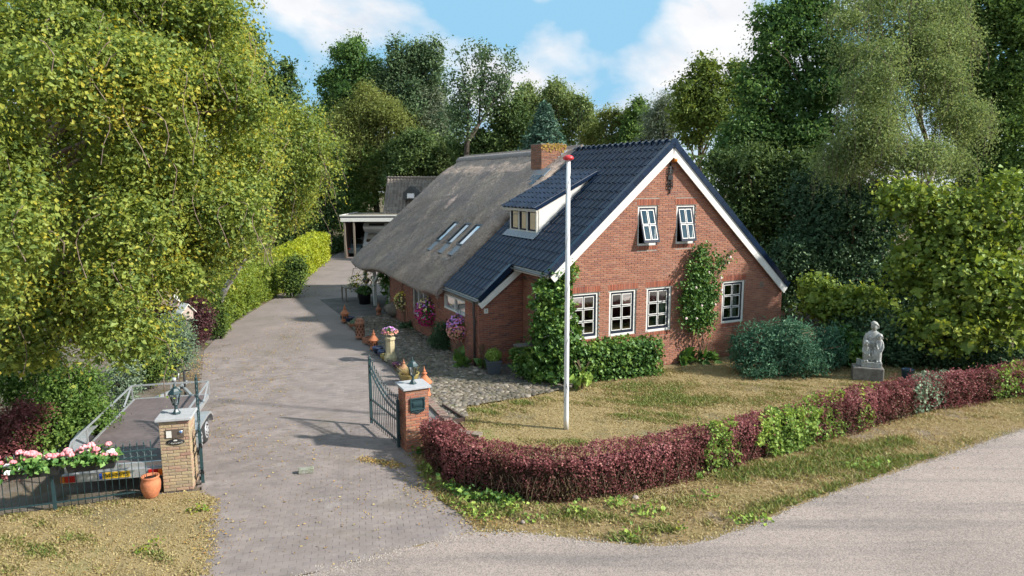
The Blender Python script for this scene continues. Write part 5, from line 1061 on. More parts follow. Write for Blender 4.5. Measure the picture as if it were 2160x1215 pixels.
# ---- hedges
def hedge(name, label, path, wid, hgt, leaf, mat, cover, seed, cat='hedge', group=None, bumpy=.10, tintf=None, core=(.02, .018, .012), mats=None, per_side=(1, 1), taper=.9, parent=None, aspect=.62, zmin=.03, grade=0.):
    """rounded clipped box along a path: leaves on its surface round a dark twiggy core"""
    r = np.random.default_rng(seed); pth = np.array(path, float)
    for _ in range(3): pth = np.concatenate([pth[:1], np.stack([.75 * pth[:-1] + .25 * pth[1:], .25 * pth[:-1] + .75 * pth[1:]], 1).reshape(-1, 2), pth[-1:]])
    seg = np.linalg.norm(np.diff(pth, axis=0), axis=1); cum = np.concatenate([[0], np.cumsum(seg)]); L = cum[-1]
    o = np.array([pth[0][0], pth[0][1], 0.]); e = parent or empty(name, o, 0, label, cat, group)
    def at(t):
        i = np.clip(np.searchsorted(cum, t, 'right') - 1, 0, len(seg) - 1); f = ((t - cum[i]) / seg[i])[:, None]; p = pth[i] * (1 - f) + pth[i + 1] * f; d = (pth[i + 1] - pth[i]) / seg[i][:, None]
        # soften the corners of the path
        return p, d
    per = wid + 2 * hgt + .0; n = int(L * per * cover / (.5 * aspect * leaf * leaf)); nend = int(wid * hgt * 2 * cover / (.5 * aspect * leaf * leaf))
    t = r.uniform(0, L, n); a = r.uniform(0, per, n); s = np.where(a < hgt, -1., np.where(a > hgt + wid, 1., (a - hgt) / wid * 2 - 1)); z = np.where(a < hgt, a, np.where(a > hgt + wid, per - a, hgt))
    te = np.where(r.random(nend) < .5, 0., L); t = np.concatenate([t, te]); s = np.concatenate([s, r.uniform(-1, 1, nend)]); z = np.concatenate([z, r.uniform(0, hgt, nend)]); isend = np.arange(len(t)) >= n
    # round the upper edges
    rad = min(.17 * wid, .2 * hgt); zz_ = z / hgt; m = len(t); sx = s * wid / 2; ex = np.maximum(np.abs(sx) - (wid / 2 - rad), 0); ez = np.maximum(z - (hgt - rad), 0); cor = np.hypot(ex, ez); k = (cor > rad); f = np.where(k, rad / np.maximum(cor, 1e-6), 1)
    sx = np.sign(sx) * (np.minimum(np.abs(sx), wid / 2 - rad) + ex * f); z = np.minimum(z, hgt - rad) + ez * f
    p, d = at(t); side = np.stack([-d[:, 1], d[:, 0]], 1)
    nx = np.where(np.abs(s) >= .999, np.sign(s), s * .35); nz = np.where(np.abs(s) >= .999, .15 + .3 * zz_, 1.); N = np.column_stack([side * nx[:, None], nz])
    N[isend, :2] += (d[isend] * np.where(te < .5, -1, 1)[:, None]) * 1.2; N = unit(N)
    q3 = np.column_stack([p + side * sx[:, None], z]); q3[isend, :2] += d[isend] * (np.where(te < .5, -1, 1) * wid * .25 * np.sqrt(np.clip(1 - (s[isend]) ** 2, 0, 1)))[:, None]
    b_ = bumpy * vnoise(q3, 2.2, seed) + bumpy * .6 * vnoise(q3, 6., seed + 1); depth = r.exponential(leaf * 1.1, m) - leaf * .6
    q3 = q3 + N * (b_ - depth)[:, None] + r.normal(0, leaf * .35, (m, 3)); keep = q3[:, 2] > zmin; q3, N, t = q3[keep], N[keep], t[keep]; m = len(q3)
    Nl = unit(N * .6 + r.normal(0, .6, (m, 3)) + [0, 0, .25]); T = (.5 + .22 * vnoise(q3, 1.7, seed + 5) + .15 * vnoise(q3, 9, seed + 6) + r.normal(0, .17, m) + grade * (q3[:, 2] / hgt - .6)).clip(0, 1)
    if mats:                                   # mats: list of (material, mask function, name)
        left = np.ones(m, bool)
        for (mm, fn, nm) in mats:
            k = fn(q3) & left; left &= ~k
            if k.any(): leaves(nm, q3[k] - o, Nl[k], leaf * 1.5, mm, T[k], e, r, aspect=.8)
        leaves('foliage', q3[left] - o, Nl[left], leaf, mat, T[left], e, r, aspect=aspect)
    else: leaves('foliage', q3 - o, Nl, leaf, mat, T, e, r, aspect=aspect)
    tt = np.linspace(0, L, max(3, int(L / .25))); p, d = at(tt); mb = MB(); mb.smooth = True; c_ = .72; prof = [(-.5, 0), (-.5, .6), (-.42, .86), (-.2, .95), (.2, .95), (.42, .86), (.5, .6), (.5, 0)]
    vs = []
    for i in range(len(tt)):
        for (a_, h_) in prof: q = p[i] + np.array([-d[i][1], d[i][0]]) * a_ * (wid - .22) * 1.0; vs.append((q[0] - o[0], q[1] - o[1], max(0, h_ * hgt - .07)))
    k = len(prof); mb.add(vs, [(i * k + j, i * k + j + 1, (i + 1) * k + j + 1, (i + 1) * k + j) for i in range(len(tt) - 1) for j in range(k - 1)] + [tuple(range(k)), tuple(range((len(tt) - 1) * k, len(tt) * k))])
    mb.build('twig_core', M('core_' + name, core, 1, var=.4, scale=14, bump=.8, bscale=30, spec=.05), e); return e
def pxrange(q3, rngs, wob=14):
    d = np.stack([q3[:, 0], q3[:, 1], q3[:, 2] - CAMH], 1); cp, sp = math.cos(PITCH), math.sin(PITCH); px = 1080 + F * d[:, 0] / (d[:, 1] * cp - d[:, 2] * sp) + wob * vnoise(q3, 5, 61); m = np.zeros(len(q3), bool)
    for a, b_, dn in rngs: m |= (px > a) & (px < b_) & (rng.random(len(q3)) < dn)
    return m
BP = [(-1.6, 14.5), (-1.42, 13.85), (-1.0, 13.2), (-.28, 12.66), (.45, 12.42), (1.0, 12.40), (1.95, 12.72), (3.85, 13.62), (5.4, 14.6), (8.2, 16.2), (10.9, 17.72), (13.95, 18.72), (17.5, 20.3)]
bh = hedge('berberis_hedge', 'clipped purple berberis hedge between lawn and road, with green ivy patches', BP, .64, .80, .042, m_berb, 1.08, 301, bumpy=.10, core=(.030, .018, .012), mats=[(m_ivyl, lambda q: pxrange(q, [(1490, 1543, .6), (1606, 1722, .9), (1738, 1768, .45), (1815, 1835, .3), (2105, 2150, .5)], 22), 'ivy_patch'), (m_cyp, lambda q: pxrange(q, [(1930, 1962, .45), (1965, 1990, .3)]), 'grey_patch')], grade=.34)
# stray shoots above the clipped top, bare stems at the foot
hq = np.random.default_rng(303); pb = np.array(BP); sg = np.linalg.norm(np.diff(pb, axis=0), axis=1); cs_ = np.concatenate([[0], np.cumsum(sg)]); tt = hq.uniform(0, cs_[-1], 520); px_ = np.interp(tt, cs_, pb[:, 0]); py_ = np.interp(tt, cs_, pb[:, 1]); Ps = []; mb = MB(); o3 = np.array([*BP[0], 0.])
for i in range(520):
    b0 = np.array([px_[i] + hq.normal(0, .16), py_[i] + hq.normal(0, .16), .74]); d = np.array([hq.normal(0, .35), hq.normal(0, .35), 1.]); ln = hq.uniform(.06, .2); Ps.append(b0 + d * np.linspace(.1, 1, 9)[:, None] * ln + hq.normal(0, .012, (9, 3)))
for i in range(260):
    t = hq.uniform(0, 9); b0 = Vector((np.interp(t, cs_, pb[:, 0]) + hq.normal(0, .17), np.interp(t, cs_, pb[:, 1]) - abs(hq.normal(.16, .08)), 0)) - Vector(o3); mb.tube([b0, b0 + Vector((hq.normal(0, .05), -.04, .22)), b0 + Vector((hq.normal(0, .1), -.06 + hq.normal(0, .05), .5))], [.006, .005, .003], 3, cap=False)
mb.build('stems', m_twig, bh, kind='stuff'); P = np.concatenate(Ps); leaves('shoots', P - o3, unit(hq.normal(0, .7, P.shape) + [0, 0, .5]), .04, m_berb, hq.uniform(.45, 1, len(P)), bh, hq)
hedge('golden_hedge', 'bright yellow-green clipped hedge along the far left of the drive', [(-12.75, 37.2), (-12.9, 40), (-13.6, 46), (-14.4, 52.8)], 1.2, 2.05, .13, m_privet, 1.5, 302, bumpy=.09, core=(.03, .04, .008))
hedge('privet_hedge', 'green privet hedge under the birch at the left of the drive', [(-11.9, 26.6), (-12.5, 30), (-12.9, 33.5), (-12.95, 37.3)], 1.4, 1.8, .095, L3('mixed_hedge_leaf', (.055, .085, .014), (.11, .15, .022), (.19, .21, .03)), 1.5, 303, bumpy=.16, core=(.02, .03, .008))
def shrub(name, label, Y, lobes, leaf, mat, cover, seed, base=None, cl=.2, per=14, cat='bush', group=None, flat=.8, aspect=.62, back=.3, inner=.15, hang=None): return tree(name, label, Y, lobes, leaf, mat, cover, base, group, cat, None, .03, cl, per, back, seed, 8, None, flat, inner, aspect, .85, hang)
shrub('conifer_bush', 'dark blue-green conifer bush at the near end of the golden hedge', 35.6, [(622, 575, 26, 42), (612, 600, 24, 25)], .09, m_yew, 2.4, 51)
shrub('purple_beech', 'round dark purple bush at the left edge of the drive', 24.6, [(418, 672, 34, 46), (408, 700, 30, 34)], .05, m_purp, 2.4, 52, cl=.14)
shrub('columnar_yew', 'narrow green yew between purple bush and birch trunk', 26, [(462, 660, 16, 50), (462, 700, 16, 30)], .06, m_yew, 2.2, 53, cl=.14)
shrub('cypress_bush', 'feathery silver-green cypress behind the trailer', 20.5, [(368, 700, 36, 44), (380, 740, 32, 40), (350, 760, 36, 40)], .065, m_cyp, 1.8, 54, cl=.2, aspect=.35)
shrub('yew_bush', 'yellow-green yew bush left of the silver cypress', 19.5, [(308, 715, 40, 50), (315, 770, 45, 45)], .06, m_yew, 2.2, 55, cl=.18)
shrub('cypress_bush', 'silver-green cypress partly behind hanging birch twigs beside the trailer', 17.3, [(262, 800, 34, 50), (255, 850, 30, 40)], .06, m_cyp, 1.7, 56, cl=.2, aspect=.35)
shrub('privet_bush', 'loose green privet along the left of the trailer', 15.2, [(150, 830, 75, 70), (190, 890, 55, 55, -.4), (110, 910, 60, 50, -1), (60, 800, 80, 80, 1)], .055, m_green, 1.7, 57, cl=.2)
shrub('red_berberis_bush', 'dark red berberis bush behind the flower boxes at the left edge', 14.0, [(50, 900, 60, 60), (-20, 930, 60, 60), (20, 970, 60, 40, -.5)], .045, m_berb, 1.6, 58, cl=.16)
shrub('red_berberis_bush', 'low red bush behind the stone bird table', 26, [(330, 660, 35, 22), (365, 655, 20, 22)], .06, m_berb, 1.8, 59, cl=.2)
# on and before the house
shrub('ivy_column', 'tall dense ivy growing up the left corner of the gable', 20.1, [(1165, 640, 44, 75), (1160, 720, 52, 75), (1165, 780, 60, 42), (1195, 700, 32, 70), (1120, 770, 34, 36, .1), (1185, 600, 30, 40, .2)], .085, m_ivy, 2.0, 60, cl=.14, cat='ivy', aspect=.85, back=.5)
shrub('ivy_spray', 'yellowish thin ivy shoots above the ivy column on the gable edge', 20.3, [(1207, 575, 9, 28), (1196, 545, 8, 20)], .06, m_ivyl, 1.1, 61, cl=.1, cat='ivy')
shrub('ivy_clump', 'low dark ivy clump between house corner and ivy column', 20.9, [(1098, 748, 22, 22), (1122, 765, 22, 28)], .07, m_ivy, 1.8, 62, cl=.12, cat='ivy', aspect=.85)
hedge('ivy_hedge', 'low rounded hedge of dark green ivy under the gable windows', [(1.75, 20.35), (3.0, 20.75), (4.2, 21.2)], 1.15, 1.05, .085, m_ivy, 1.7, 304, bumpy=.05, core=(.012, .025, .008), aspect=.85)
shrub('hosta', 'fresh green hosta tuft at the foot of the ivy behind the flagpole', 19.3, [(1228, 800, 22, 14)], .14, m_ivyl, 1.4, 63, cl=.08, cat='plant', hang=(0, 0, .3))
for i, (px, py, lab) in enumerate(((1443, 757, 'dark leafy hosta left of the rose stem'), (1490, 757, 'small leafy hosta right of the rose stem'), (967, 764, 'low leafy plant against the side wall near the downpipe'), (1018, 772, 'small leafy tuft between downpipe and grey planter'))):
    q = G(px, py + 8); shrub('hosta', lab, q.y, [(px, py, 20 if i != 3 else 12, 11)], .17 if i < 3 else .1, m_ivy, 1.5, 64 + i, cl=.1, cat='plant', hang=(0, 0, .4))
shrub('blue_shrub', 'bushy blue-green shrub spreading before the right window', 21.0, [(1590, 730, 52, 50), (1660, 720, 62, 48), (1600, 770, 50, 30, -.3), (1690, 760, 60, 38, -.2), (1745, 735, 42, 50, .4)], .105, m_blue, 1.7, 70, cl=.2, aspect=.3)
shrub('green_shrub', 'mid-green broad-leaved shrub left of the statue', 22.0, [(1775, 735, 38, 48), (1800, 760, 30, 30, -.3)], .12, m_ivy, 1.6, 71, cl=.25, aspect=.8)
# climbing rose on the gable
re_ = empty('climbing_rose', HP(5.75, -.12, 0), HT, 'climbing rose with pale pink flowers on the gable wall', 'climber'); rr = np.random.default_rng(81); Ps = []; mb = MB()
for (u0, u1, z0, z1) in ((5.75, 5.6, 0, 1.1), (5.75, 5.85, 0, 1.6), (5.6, 5.35, 1.1, 2.9), (5.6, 5.7, 1.1, 3.3), (5.85, 6.2, 1.6, 2.7), (5.85, 5.4, 1.4, 2.2), (5.7, 6.6, 2.6, 3.45), (6.2, 6.9, 2.5, 3.6), (5.6, 5.1, 2.0, 2.6)):
    mb.tube([(u0 - 5.75, -.03, z0), ((u0 + u1) / 2 - 5.75 + .06, -.08, (z0 + z1) / 2), (u1 - 5.75, -.06, z1)], [.024, .018, .008], 6, cap=False)
mb.build('stems', M('rose_stem', (.16, .11, .07), .9, var=.3), re_)
for (u, z, ru, rz_, n_) in ((5.55, 3.0, .45, .55, 900), (5.5, 2.3, .55, .6, 1500), (5.95, 2.5, .5, .6, 900), (5.6, 1.7, .55, .6, 1300), (5.9, 1.5, .45, .5, 700), (5.65, 3.55, .3, .35, 350), (6.3, 3.2, .4, .3, 220), (5.25, 1.9, .25, .4, 260), (6.05, 2.0, .4, .5, 500), (6.75, 3.5, .3, .2, 40)):
    k = int(n_ / 9); c = np.column_stack([rr.normal(u - 5.75, ru * .5, k), -np.abs(rr.normal(.1, .09, k)), rr.normal(z, rz_ * .5, k)]); Ps.append(np.repeat(c, 9, 0) + rr.normal(0, .06, (k * 9, 3)))
P = np.concatenate(Ps); P[:, 1] = np.minimum(P[:, 1], -.0); leaves('foliage', P, unit(rr.normal(0, .8, P.shape) + [0, -.7, .4]), .085, m_ivy, rr.normal(.38, .22, len(P)).clip(0, 1), re_, rr, aspect=.7)
m_rose = M('rose_petal', (.75, .52, .52), .6, var=.08, col2=(.8, .66, .62))
for (u, z) in ((5.0, 1.55), (5.42, 1.5), (6.35, 2.75), (6.4, 2.35), (6.15, 1.9), (5.35, 2.5), (6.7, 3.4), (6.62, 3.22), (5.85, 2.95), (5.6, 1.9)):
    mb = MB(); 
    for j in range(9): t = j * 2.4; mb.ball((.022 * math.cos(t) * (j > 0), -.015 * (j > 4), .022 * math.sin(t) * (j > 0)), .024, 6, 4, (1, .7, 1))
    o = mb.build('bloom', m_rose, re_); o.location = (u - 5.75, -.26, z)
# ivy at the hedge foot, weeds
gi = np.random.default_rng(91)
def weeds(name, pxs, n, rad, leaf, mat, label=None, hz_=.08):
    Ps = []
    for (px, py) in pxs: c = np.array(G(px, py)); Ps.append(c + np.column_stack([gi.normal(0, rad, n), gi.normal(0, rad * .7, n), np.abs(gi.normal(.03, hz_, n))]))
    P = np.concatenate(Ps); return tag(leaves(name, P, unit(gi.normal(0, .6, P.shape) + [0, -.2, .8]), leaf, mat, gi.random(len(P)), None, gi, aspect=.8), kind='stuff')
weeds('ground_ivy', [(950, 1035), (975, 1045), (1000, 1052), (1030, 1058), (1055, 1060), (1080, 1062), (890, 955)], 70, .12, .075, m_ivy)
weeds('verge_weeds', [(1000, 1085), (1030, 1092), (980, 1070), (1090, 1080), (1120, 1095), (1210, 1080), (1300, 1070), (1350, 1085), (1380, 1080), (1330, 1135), (1490, 1050), (1560, 1105), (1600, 1100), (905, 1000), (925, 1030), (1800, 985), (1840, 985)], 34, .11, .07, m_ivyl)
weeds('lawn_weeds', [(415, 1080), (430, 1078), (300, 1165), (330, 1155), (1440, 1120), (990, 1090)], 22, .07, .05, L3('clover', (.07, .12, .02), (.13, .19, .03), (.3, .3, .04)))
# ================================================================== things on the plot
m_terra = M('terracotta', (.50, .19, .09), .75, var=.14, scale=7, bump=.2, bscale=40, col2=(.42, .15, .075), spec=.25)
m_terrab = M('weathered_terracotta', (.40, .17, .10), .85, var=.2, scale=8, bump=.3, bscale=35, col2=(.30, .14, .09), spec=.2)
m_hole = M('painted_hole_shade', (.03, .014, .01), .95, var=.1)  # dark colour stands for the shade inside holes and empty pots
m_gate = M('green_black_steel', (.022, .05, .056), .35, var=.15, scale=6, spec=.5)
m_cap = M('bluestone', (.42, .43, .44), .7, var=.1, scale=5, bump=.2, bscale=50, col2=(.36, .37, .39))
m_yb = M('yellow_brick', (.4, .3, .15), .9, var=.2, scale=8, bump=.4, bscale=60, spec=.15, tints=[(.36, .27, .16), (.42, .34, .21), (.38, .25, .17), (.32, .26, .17), (.42, .31, .21), (.34, .20, .15)])
m_rb = M('pillar_brick', (.3, .12, .08), .88, var=.18, scale=8, bump=.4, bscale=60, spec=.15, tints=[(.34, .13, .08), (.42, .17, .10), (.29, .115, .08), (.38, .19, .11), (.26, .12, .09), (.44, .20, .12)])
m_lampglass = GLASS('lamp_glass', .5); m_bulb = M('opal_bulb', (.75, .75, .72), .3, var=.03)
m_galv = M('galvanised_steel', (.50, .52, .53), .38, metal=.55, var=.15, scale=8)
m_ply = M('trailer_deck', (.115, .09, .088), .6, var=.15, scale=2, bump=.25, bscale=120, col2=(.145, .115, .11))
m_rubber = M('tyre_rubber', (.025, .025, .026), .85, var=.15)
m_red = M('red_lens', (.45, .015, .012), .25, var=.1); m_amber = M('amber_lens', (.55, .16, .02), .25, var=.1)
m_yplate = M('yellow_plate', (.68, .42, .02), .45, var=.04); m_bplate = M('blue_band', (.02, .07, .35), .45, var=.04); m_ink = M('black_ink', (.012, .012, .012), .6, var=.02)
m_stone = M('weathered_stone', (.45, .45, .44), .9, var=.22, scale=5, bump=.5, bscale=30, col2=(.33, .325, .29), spec=.15)
m_stone2 = M('grey_concrete', (.21, .195, .18), .95, var=.22, scale=4, bump=.5, bscale=30, col2=(.15, .13, .115), spec=.1)
m_blue = M('blue_glaze', (.018, .03, .075), .25, var=.2); m_purple = M('purple_glaze', (.06, .012, .04), .25, var=.2); m_ochre = M('ochre_glaze', (.33, .26, .09), .45, var=.15)
m_planter = M('grey_planter', (.07, .085, .105), .5, var=.12); m_wood = M('grey_timber', (.20, .165, .13), .85, var=.25, scale=4, bump=.4, bscale=40)

# ---- gate pillars
def pillar(name, corner_px, mat, label, H=1.40, W=.52, ncap=.06):
    c = [G(px, py, H + .045) for px, py in corner_px]; mid = sum(c, Vector()) / 4; d = (c[1] - c[0]); ang = math.atan2(d.y, d.x)
    e = empty(name, (mid.x, mid.y, 0), ang, label, 'pillar', 'gate pillars'); h = W / 2
    mb = MB(); mb.bb(-h + .009, h - .009, -h + .009, h - .009, 0, H - .005); mb.build('pillar_core', m_mortar, e)
    faces = ((lambda a, z: (a - h, -h, z), 0, 0), (lambda a, z: (-h, h - a, z), -math.pi / 2, 1), (lambda a, z: (h, a - h, z), math.pi / 2, 1), (lambda a, z: (h - a, h, z), math.pi, 0))
    for i, (fn, rz, sh) in enumerate(faces):
        bl_ = bricks_in(0, W, .012 + sh * .0, lambda a: 9, [], H - .06, 60 + i); lay(e, bl_, fn, rz, mat, 75, 70 + i)
    mb = MB(); q = h + .055; mb.bb(-q, q, -q, q, H, H + .05); mb.build('cap_stone', m_cap, e, .006)
    return e
pr_ = pillar('gate_pillar', [(851, 823), (910, 815), (890, 797), (833, 805)], m_rb, 'red brick gate pillar with green mailbox and bluestone cap by the hedge end')
pl_ = pillar('gate_pillar', [(331, 887), (412, 881), (411, 857), (333, 868)], m_yb, 'yellow brick gate pillar with intercom and oval name sign beside the trailer')
def lantern(p, label):
    e = empty('lantern', p, .3, label, 'lamp', 'lanterns on the gate pillars'); n = 6
    mb = MB(); mb.lathe([(.085, 0), (.085, .015), (.06, .04), (.035, .09), (.028, .15), (.05, .175), (.028, .185)], 6, smooth=False); mb.build('lamp_foot', m_gate, e)
    mb = MB()
    for j in range(n):
        t = 2 * math.pi * (j + .5) / n; c, s = math.cos(t), math.sin(t); mb.bar((.055 * c, .055 * s, .185), (.105 * c, .105 * s, .40), .012, .012)
    mb.lathe([(.052, .178), (.062, .178), (.062, .192), (.052, .192)], 6, smooth=False); mb.build('lamp_frame', m_gate, e)
    mb = MB(); mb.lathe([(.05, .19), (.098, .395)], 6, smooth=False); mb.f = [f for f in mb.f if len(f) == 4]; mb.m = [0] * len(mb.f); mb.sm = [False] * len(mb.f); mb.build('lamp_glass', m_lampglass, e)
    mb = MB(); mb.tube([(0, 0, .19), (0, 0, .235)], .02, 8); mb.lathe([(.022, .235), (.034, .27), (.036, .31), (.024, .345), (.004, .355)], 10); mb.build('bulb', m_bulb, e)
    mb = MB(); mb.lathe([(.12, .395), (.135, .40), (.135, .412), (.095, .455), (.06, .50), (.025, .52)], 6, smooth=False); mb.lathe([(.02, .515), (.028, .535), (.012, .55), (.016, .57), (.004, .61)], 8); mb.build('lamp_roof', m_gate, e); return e
lantern(pr_.location + Vector((0, 0, 1.45)), 'green lantern on the mailbox pillar'); lantern(pl_.location + Vector((0, 0, 1.45)), 'green lantern on the yellow pillar half behind birch leaves')
# mailbox plate
e = empty('mailbox', (0, 0, 0), 0, 'dark green cast mailbox front set in the red brick pillar', 'mailbox'); e.location = pr_.matrix_basis @ Vector((.0, 0, 0)); e.rotation_euler = pr_.rotation_euler
f = -.26 - .004; mb = MB(); x0, x1, z0, z1 = -.165, .165, .93, 1.21
mb.bb(x0, x1, f - .012, f, z0, z1); mb.prism([(x0, z0), (x0 + .03, z0 - .045), (-.07, z0 - .05), (-.03, z0 - .085), (.03, z0 - .085), (.07, z0 - .05), (x1 - .03, z0 - .045), (x1, z0)], f - .012, f, lambda a, b_, h: (a, h, b_)); mb.build('back_plate', m_gate, e, .003)
mb = MB()
for (a, b_, c, d_) in ((x0, x1, z1 - .03, z1), (x0, x1, z0, z0 + .03), (x0, x0 + .03, z0 + .03, z1 - .03), (x1 - .03, x1, z0 + .03, z1 - .03)): mb.bb(a, b_, f - .035, f - .012, c, d_)
mb.build('moulded_frame', m_gate, e, .006)
mb = MB(); mb.bb(-.115, .115, f - .03, f - .012, z0 + .085, z0 + .185); mb.bb(-.095, .095, f - .04, f - .03, z0 + .105, z0 + .165); mb.build('letter_flap', m_gate, e, .004)
mb = MB()
for k in range(9): a = -.12 + k * .03; mb.tube([(a + .016 * math.cos(t), f - .018, z0 - .02 - .022 * math.sin(k / 8 * math.pi) + .016 * math.sin(t)) for t in np.linspace(0, 5.2, 9)], .006, 5)
mb.build('scroll_ornament', m_gate, e)
# intercom, name sign
e = empty('intercom', (0, 0, 0), 0, 'brown intercom plate with white card and round blue-ringed button on the yellow pillar', 'intercom'); e.matrix_basis = pl_.matrix_basis
mb = MB(); mb.bb(-.155, .165, f - .012, f, 1.06, 1.23); mb.build('plate', M('bronze_plate', (.13, .105, .09), .4, metal=.3, var=.1), e, .003)
mb = MB(); mb.bb(-.14, -.05, f - .02, f - .012, 1.075, 1.205); mb.build('card', m_white, e); mb = MB()
mb.lathe([(.034, 0), (.034, .014), (.024, .018)], 18, (.115, f - .012, 1.175), Matrix.Rotation(R(90), 3, 'X')); mb.build('button_ring', M('steel_ring', (.6, .64, .7), .25, metal=.7), e)
mb = MB(); mb.lathe([(.021, 0), (.02, .006), (.001, .008)], 16, (.115, f - .03, 1.175), Matrix.Rotation(R(90), 3, 'X')); mb.build('button', M('blue_button', (.05, .15, .42), .25), e)
e = empty('name_sign', (0, 0, 0), 0, 'black oval name sign with white lettering under the intercom', 'sign'); e.matrix_basis = pl_.matrix_basis
mb = MB(); mb.lathe([(.001, 0), (.155, 0), (.16, .006), (.155, .012), (.001, .012)], 32, (.01, f, .985), Matrix.Rotation(R(90), 3, 'X') @ Matrix.Diagonal((1, .37, 1)).to_3x3()); mb.build('oval_plate', m_ink, e)
ow_ = '1 GOUTSTEKJE'
for i, ch_ in enumerate(ow_):
    if ch_ == ' ': continue
    t = (i - 5.5) / 5.5; a = t * .115; text('letter', ch_, .034, (.01 + a, f - .0135, .978 - .022 * math.cos(t * 1.25)), (R(90), -t * .22, 0), m_white, e, .001)
mb = MB(); mb.prism([(-.02, 1.002), (.04, 1.002), (.045, 1.014), (.03, 1.03), (.018, 1.022), (.008, 1.034), (-.008, 1.022), (-.022, 1.02)], f - .0145, f - .0125, lambda a, b_, h: (a, h, b_)); mb.build('emblem', m_white, e)

# ---- gates
def gate(name, hinge, free, zh, zf, label, nbar=14):
    hinge, free = Vector((*hinge, 0)), Vector((*free, 0)); d = free - hinge; L = d.length; e = empty(name, hinge, math.atan2(d.y, d.x), label, 'gate', 'entrance gates')
    ztop = lambda x: zh + (zf - zh) * (x / L) ** 1.75 if False else zh - .0 + (zf - zh) * (1 - math.cos(math.pi * .5 * (x / L) ** 1.15))
    for x, z in ((0, zh), (L, zf)):
        mb = MB(); mb.bb(x - .03, x + .03, -.03, .03, .05, z); mb.lathe([(.022, z), (.034, z + .02), (.03, z + .045), (.012, z + .06), (.02, z + .085), (.002, z + .13)], 8, (x, 0, 0)); mb.build('gate_post', m_gate, e, .004)
    for dz in (-.10, -.24):
        mb = MB(); pts = [(x, 0, ztop(x) + dz) for x in np.linspace(.03, L - .03, 14)]
        for a, b_ in zip(pts[:-1], pts[1:]): mb.bar(a, b_, .03, .035)
        mb.build('curved_rail', m_gate, e)
    for z in (.66, .18): mb = MB(); mb.bb(.03, L - .03, -.016, .016, z - .02, z + .02); mb.build('rail', m_gate, e)
    for i in range(nbar):
        x = L * (i + .8) / (nbar + .6); mb = MB(); zt = ztop(x) + .03; mb.tube([(x, 0, .06), (x, 0, zt)], .0085, 6); mb.lathe([(.009, zt), (.022, zt + .02), (.006, zt + .035), (.017, zt + .055), (.001, zt + .13)], 6, (x, 0, 0)); mb.build('bar', m_gate, e)
    mb = MB()
    for z in (.3, zh - .25): mb.bb(-.12, -.03, -.012, .012, z - .02, z + .02); mb.tube([(-.07, -.02, z - .06), (-.07, -.02, z + .06)], .012, 6)
    mb.build('hinge', m_iron, e); return e
gate('gate_leaf', (-2.50, 14.80), (-3.41, 16.36), 1.08, 1.62, 'wrought iron gate leaf with curved top standing open beside the mailbox pillar')
gate('gate_leaf', (-6.02, 12.98), (-6.82, 14.72), 1.08, 1.62, 'wrought iron gate leaf seen edge-on beside the yellow pillar')
# ---- fence at the left
FA, FB = Vector((-6.62, 12.50, 0)), Vector((-10.9, 10.98, 0)); fd = (FB - FA); FL_ = fd.length; fe = empty('iron_fence', FA, math.atan2(fd.y, fd.x), 'low black iron fence with rings and spear tips at the left front', 'fence')
for x in (1.70, 3.45): mb = MB(); mb.bb(x - .025, x + .025, -.025, .025, 0, 1.0); mb.lathe([(.02, 1.0), (.03, 1.03), (.002, 1.09)], 8, (x, 0, 0)); mb.build('post', m_gate, fe, .003)
for z in (.14, .80, .93): mb = MB(); mb.bb(0, FL_, -.012, .012, z - .012, z + .012); mb.build('rail', m_gate, fe)
for i in range(int(FL_ / .113)):
    x = .09 + i * .113
    if min(abs(x - 1.7), abs(x - 3.45)) < .04: continue
    mb = MB(); mb.tube([(x, 0, .05), (x, 0, 1.0)], .007, 6); mb.lathe([(.008, 1.0), (.018, 1.02), (.006, 1.035), (.014, 1.055), (.001, 1.13)], 6, (x, 0, 0)); mb.build('bar', m_gate, fe)
    mb = MB(); mb.tube([(x + .0565 + .05 * math.cos(t), 0, .865 + .05 * math.sin(t)) for t in np.linspace(0, 2 * math.pi, 15)], .007, 5, cap=False); mb.build('ring', m_gate, fe)
m_pink = M('pink_petal', (.78, .22, .25), .6, var=.15, col2=(.85, .38, .40)); m_wpet = M('white_petal', (.82, .80, .76), .6, var=.08); m_gleaf = L3('geranium_leaf', (.03, .075, .02), (.06, .13, .03), (.12, .2, .05), trans=.25)
def floret(mb, c, r, q):
    for j in range(16): d = unit(q.normal(0, 1, (1, 3)))[0]; d[2] = abs(d[2]) * .8; mb.ball(np.array(c) + d * r * .72, r * .42, 6, 4)
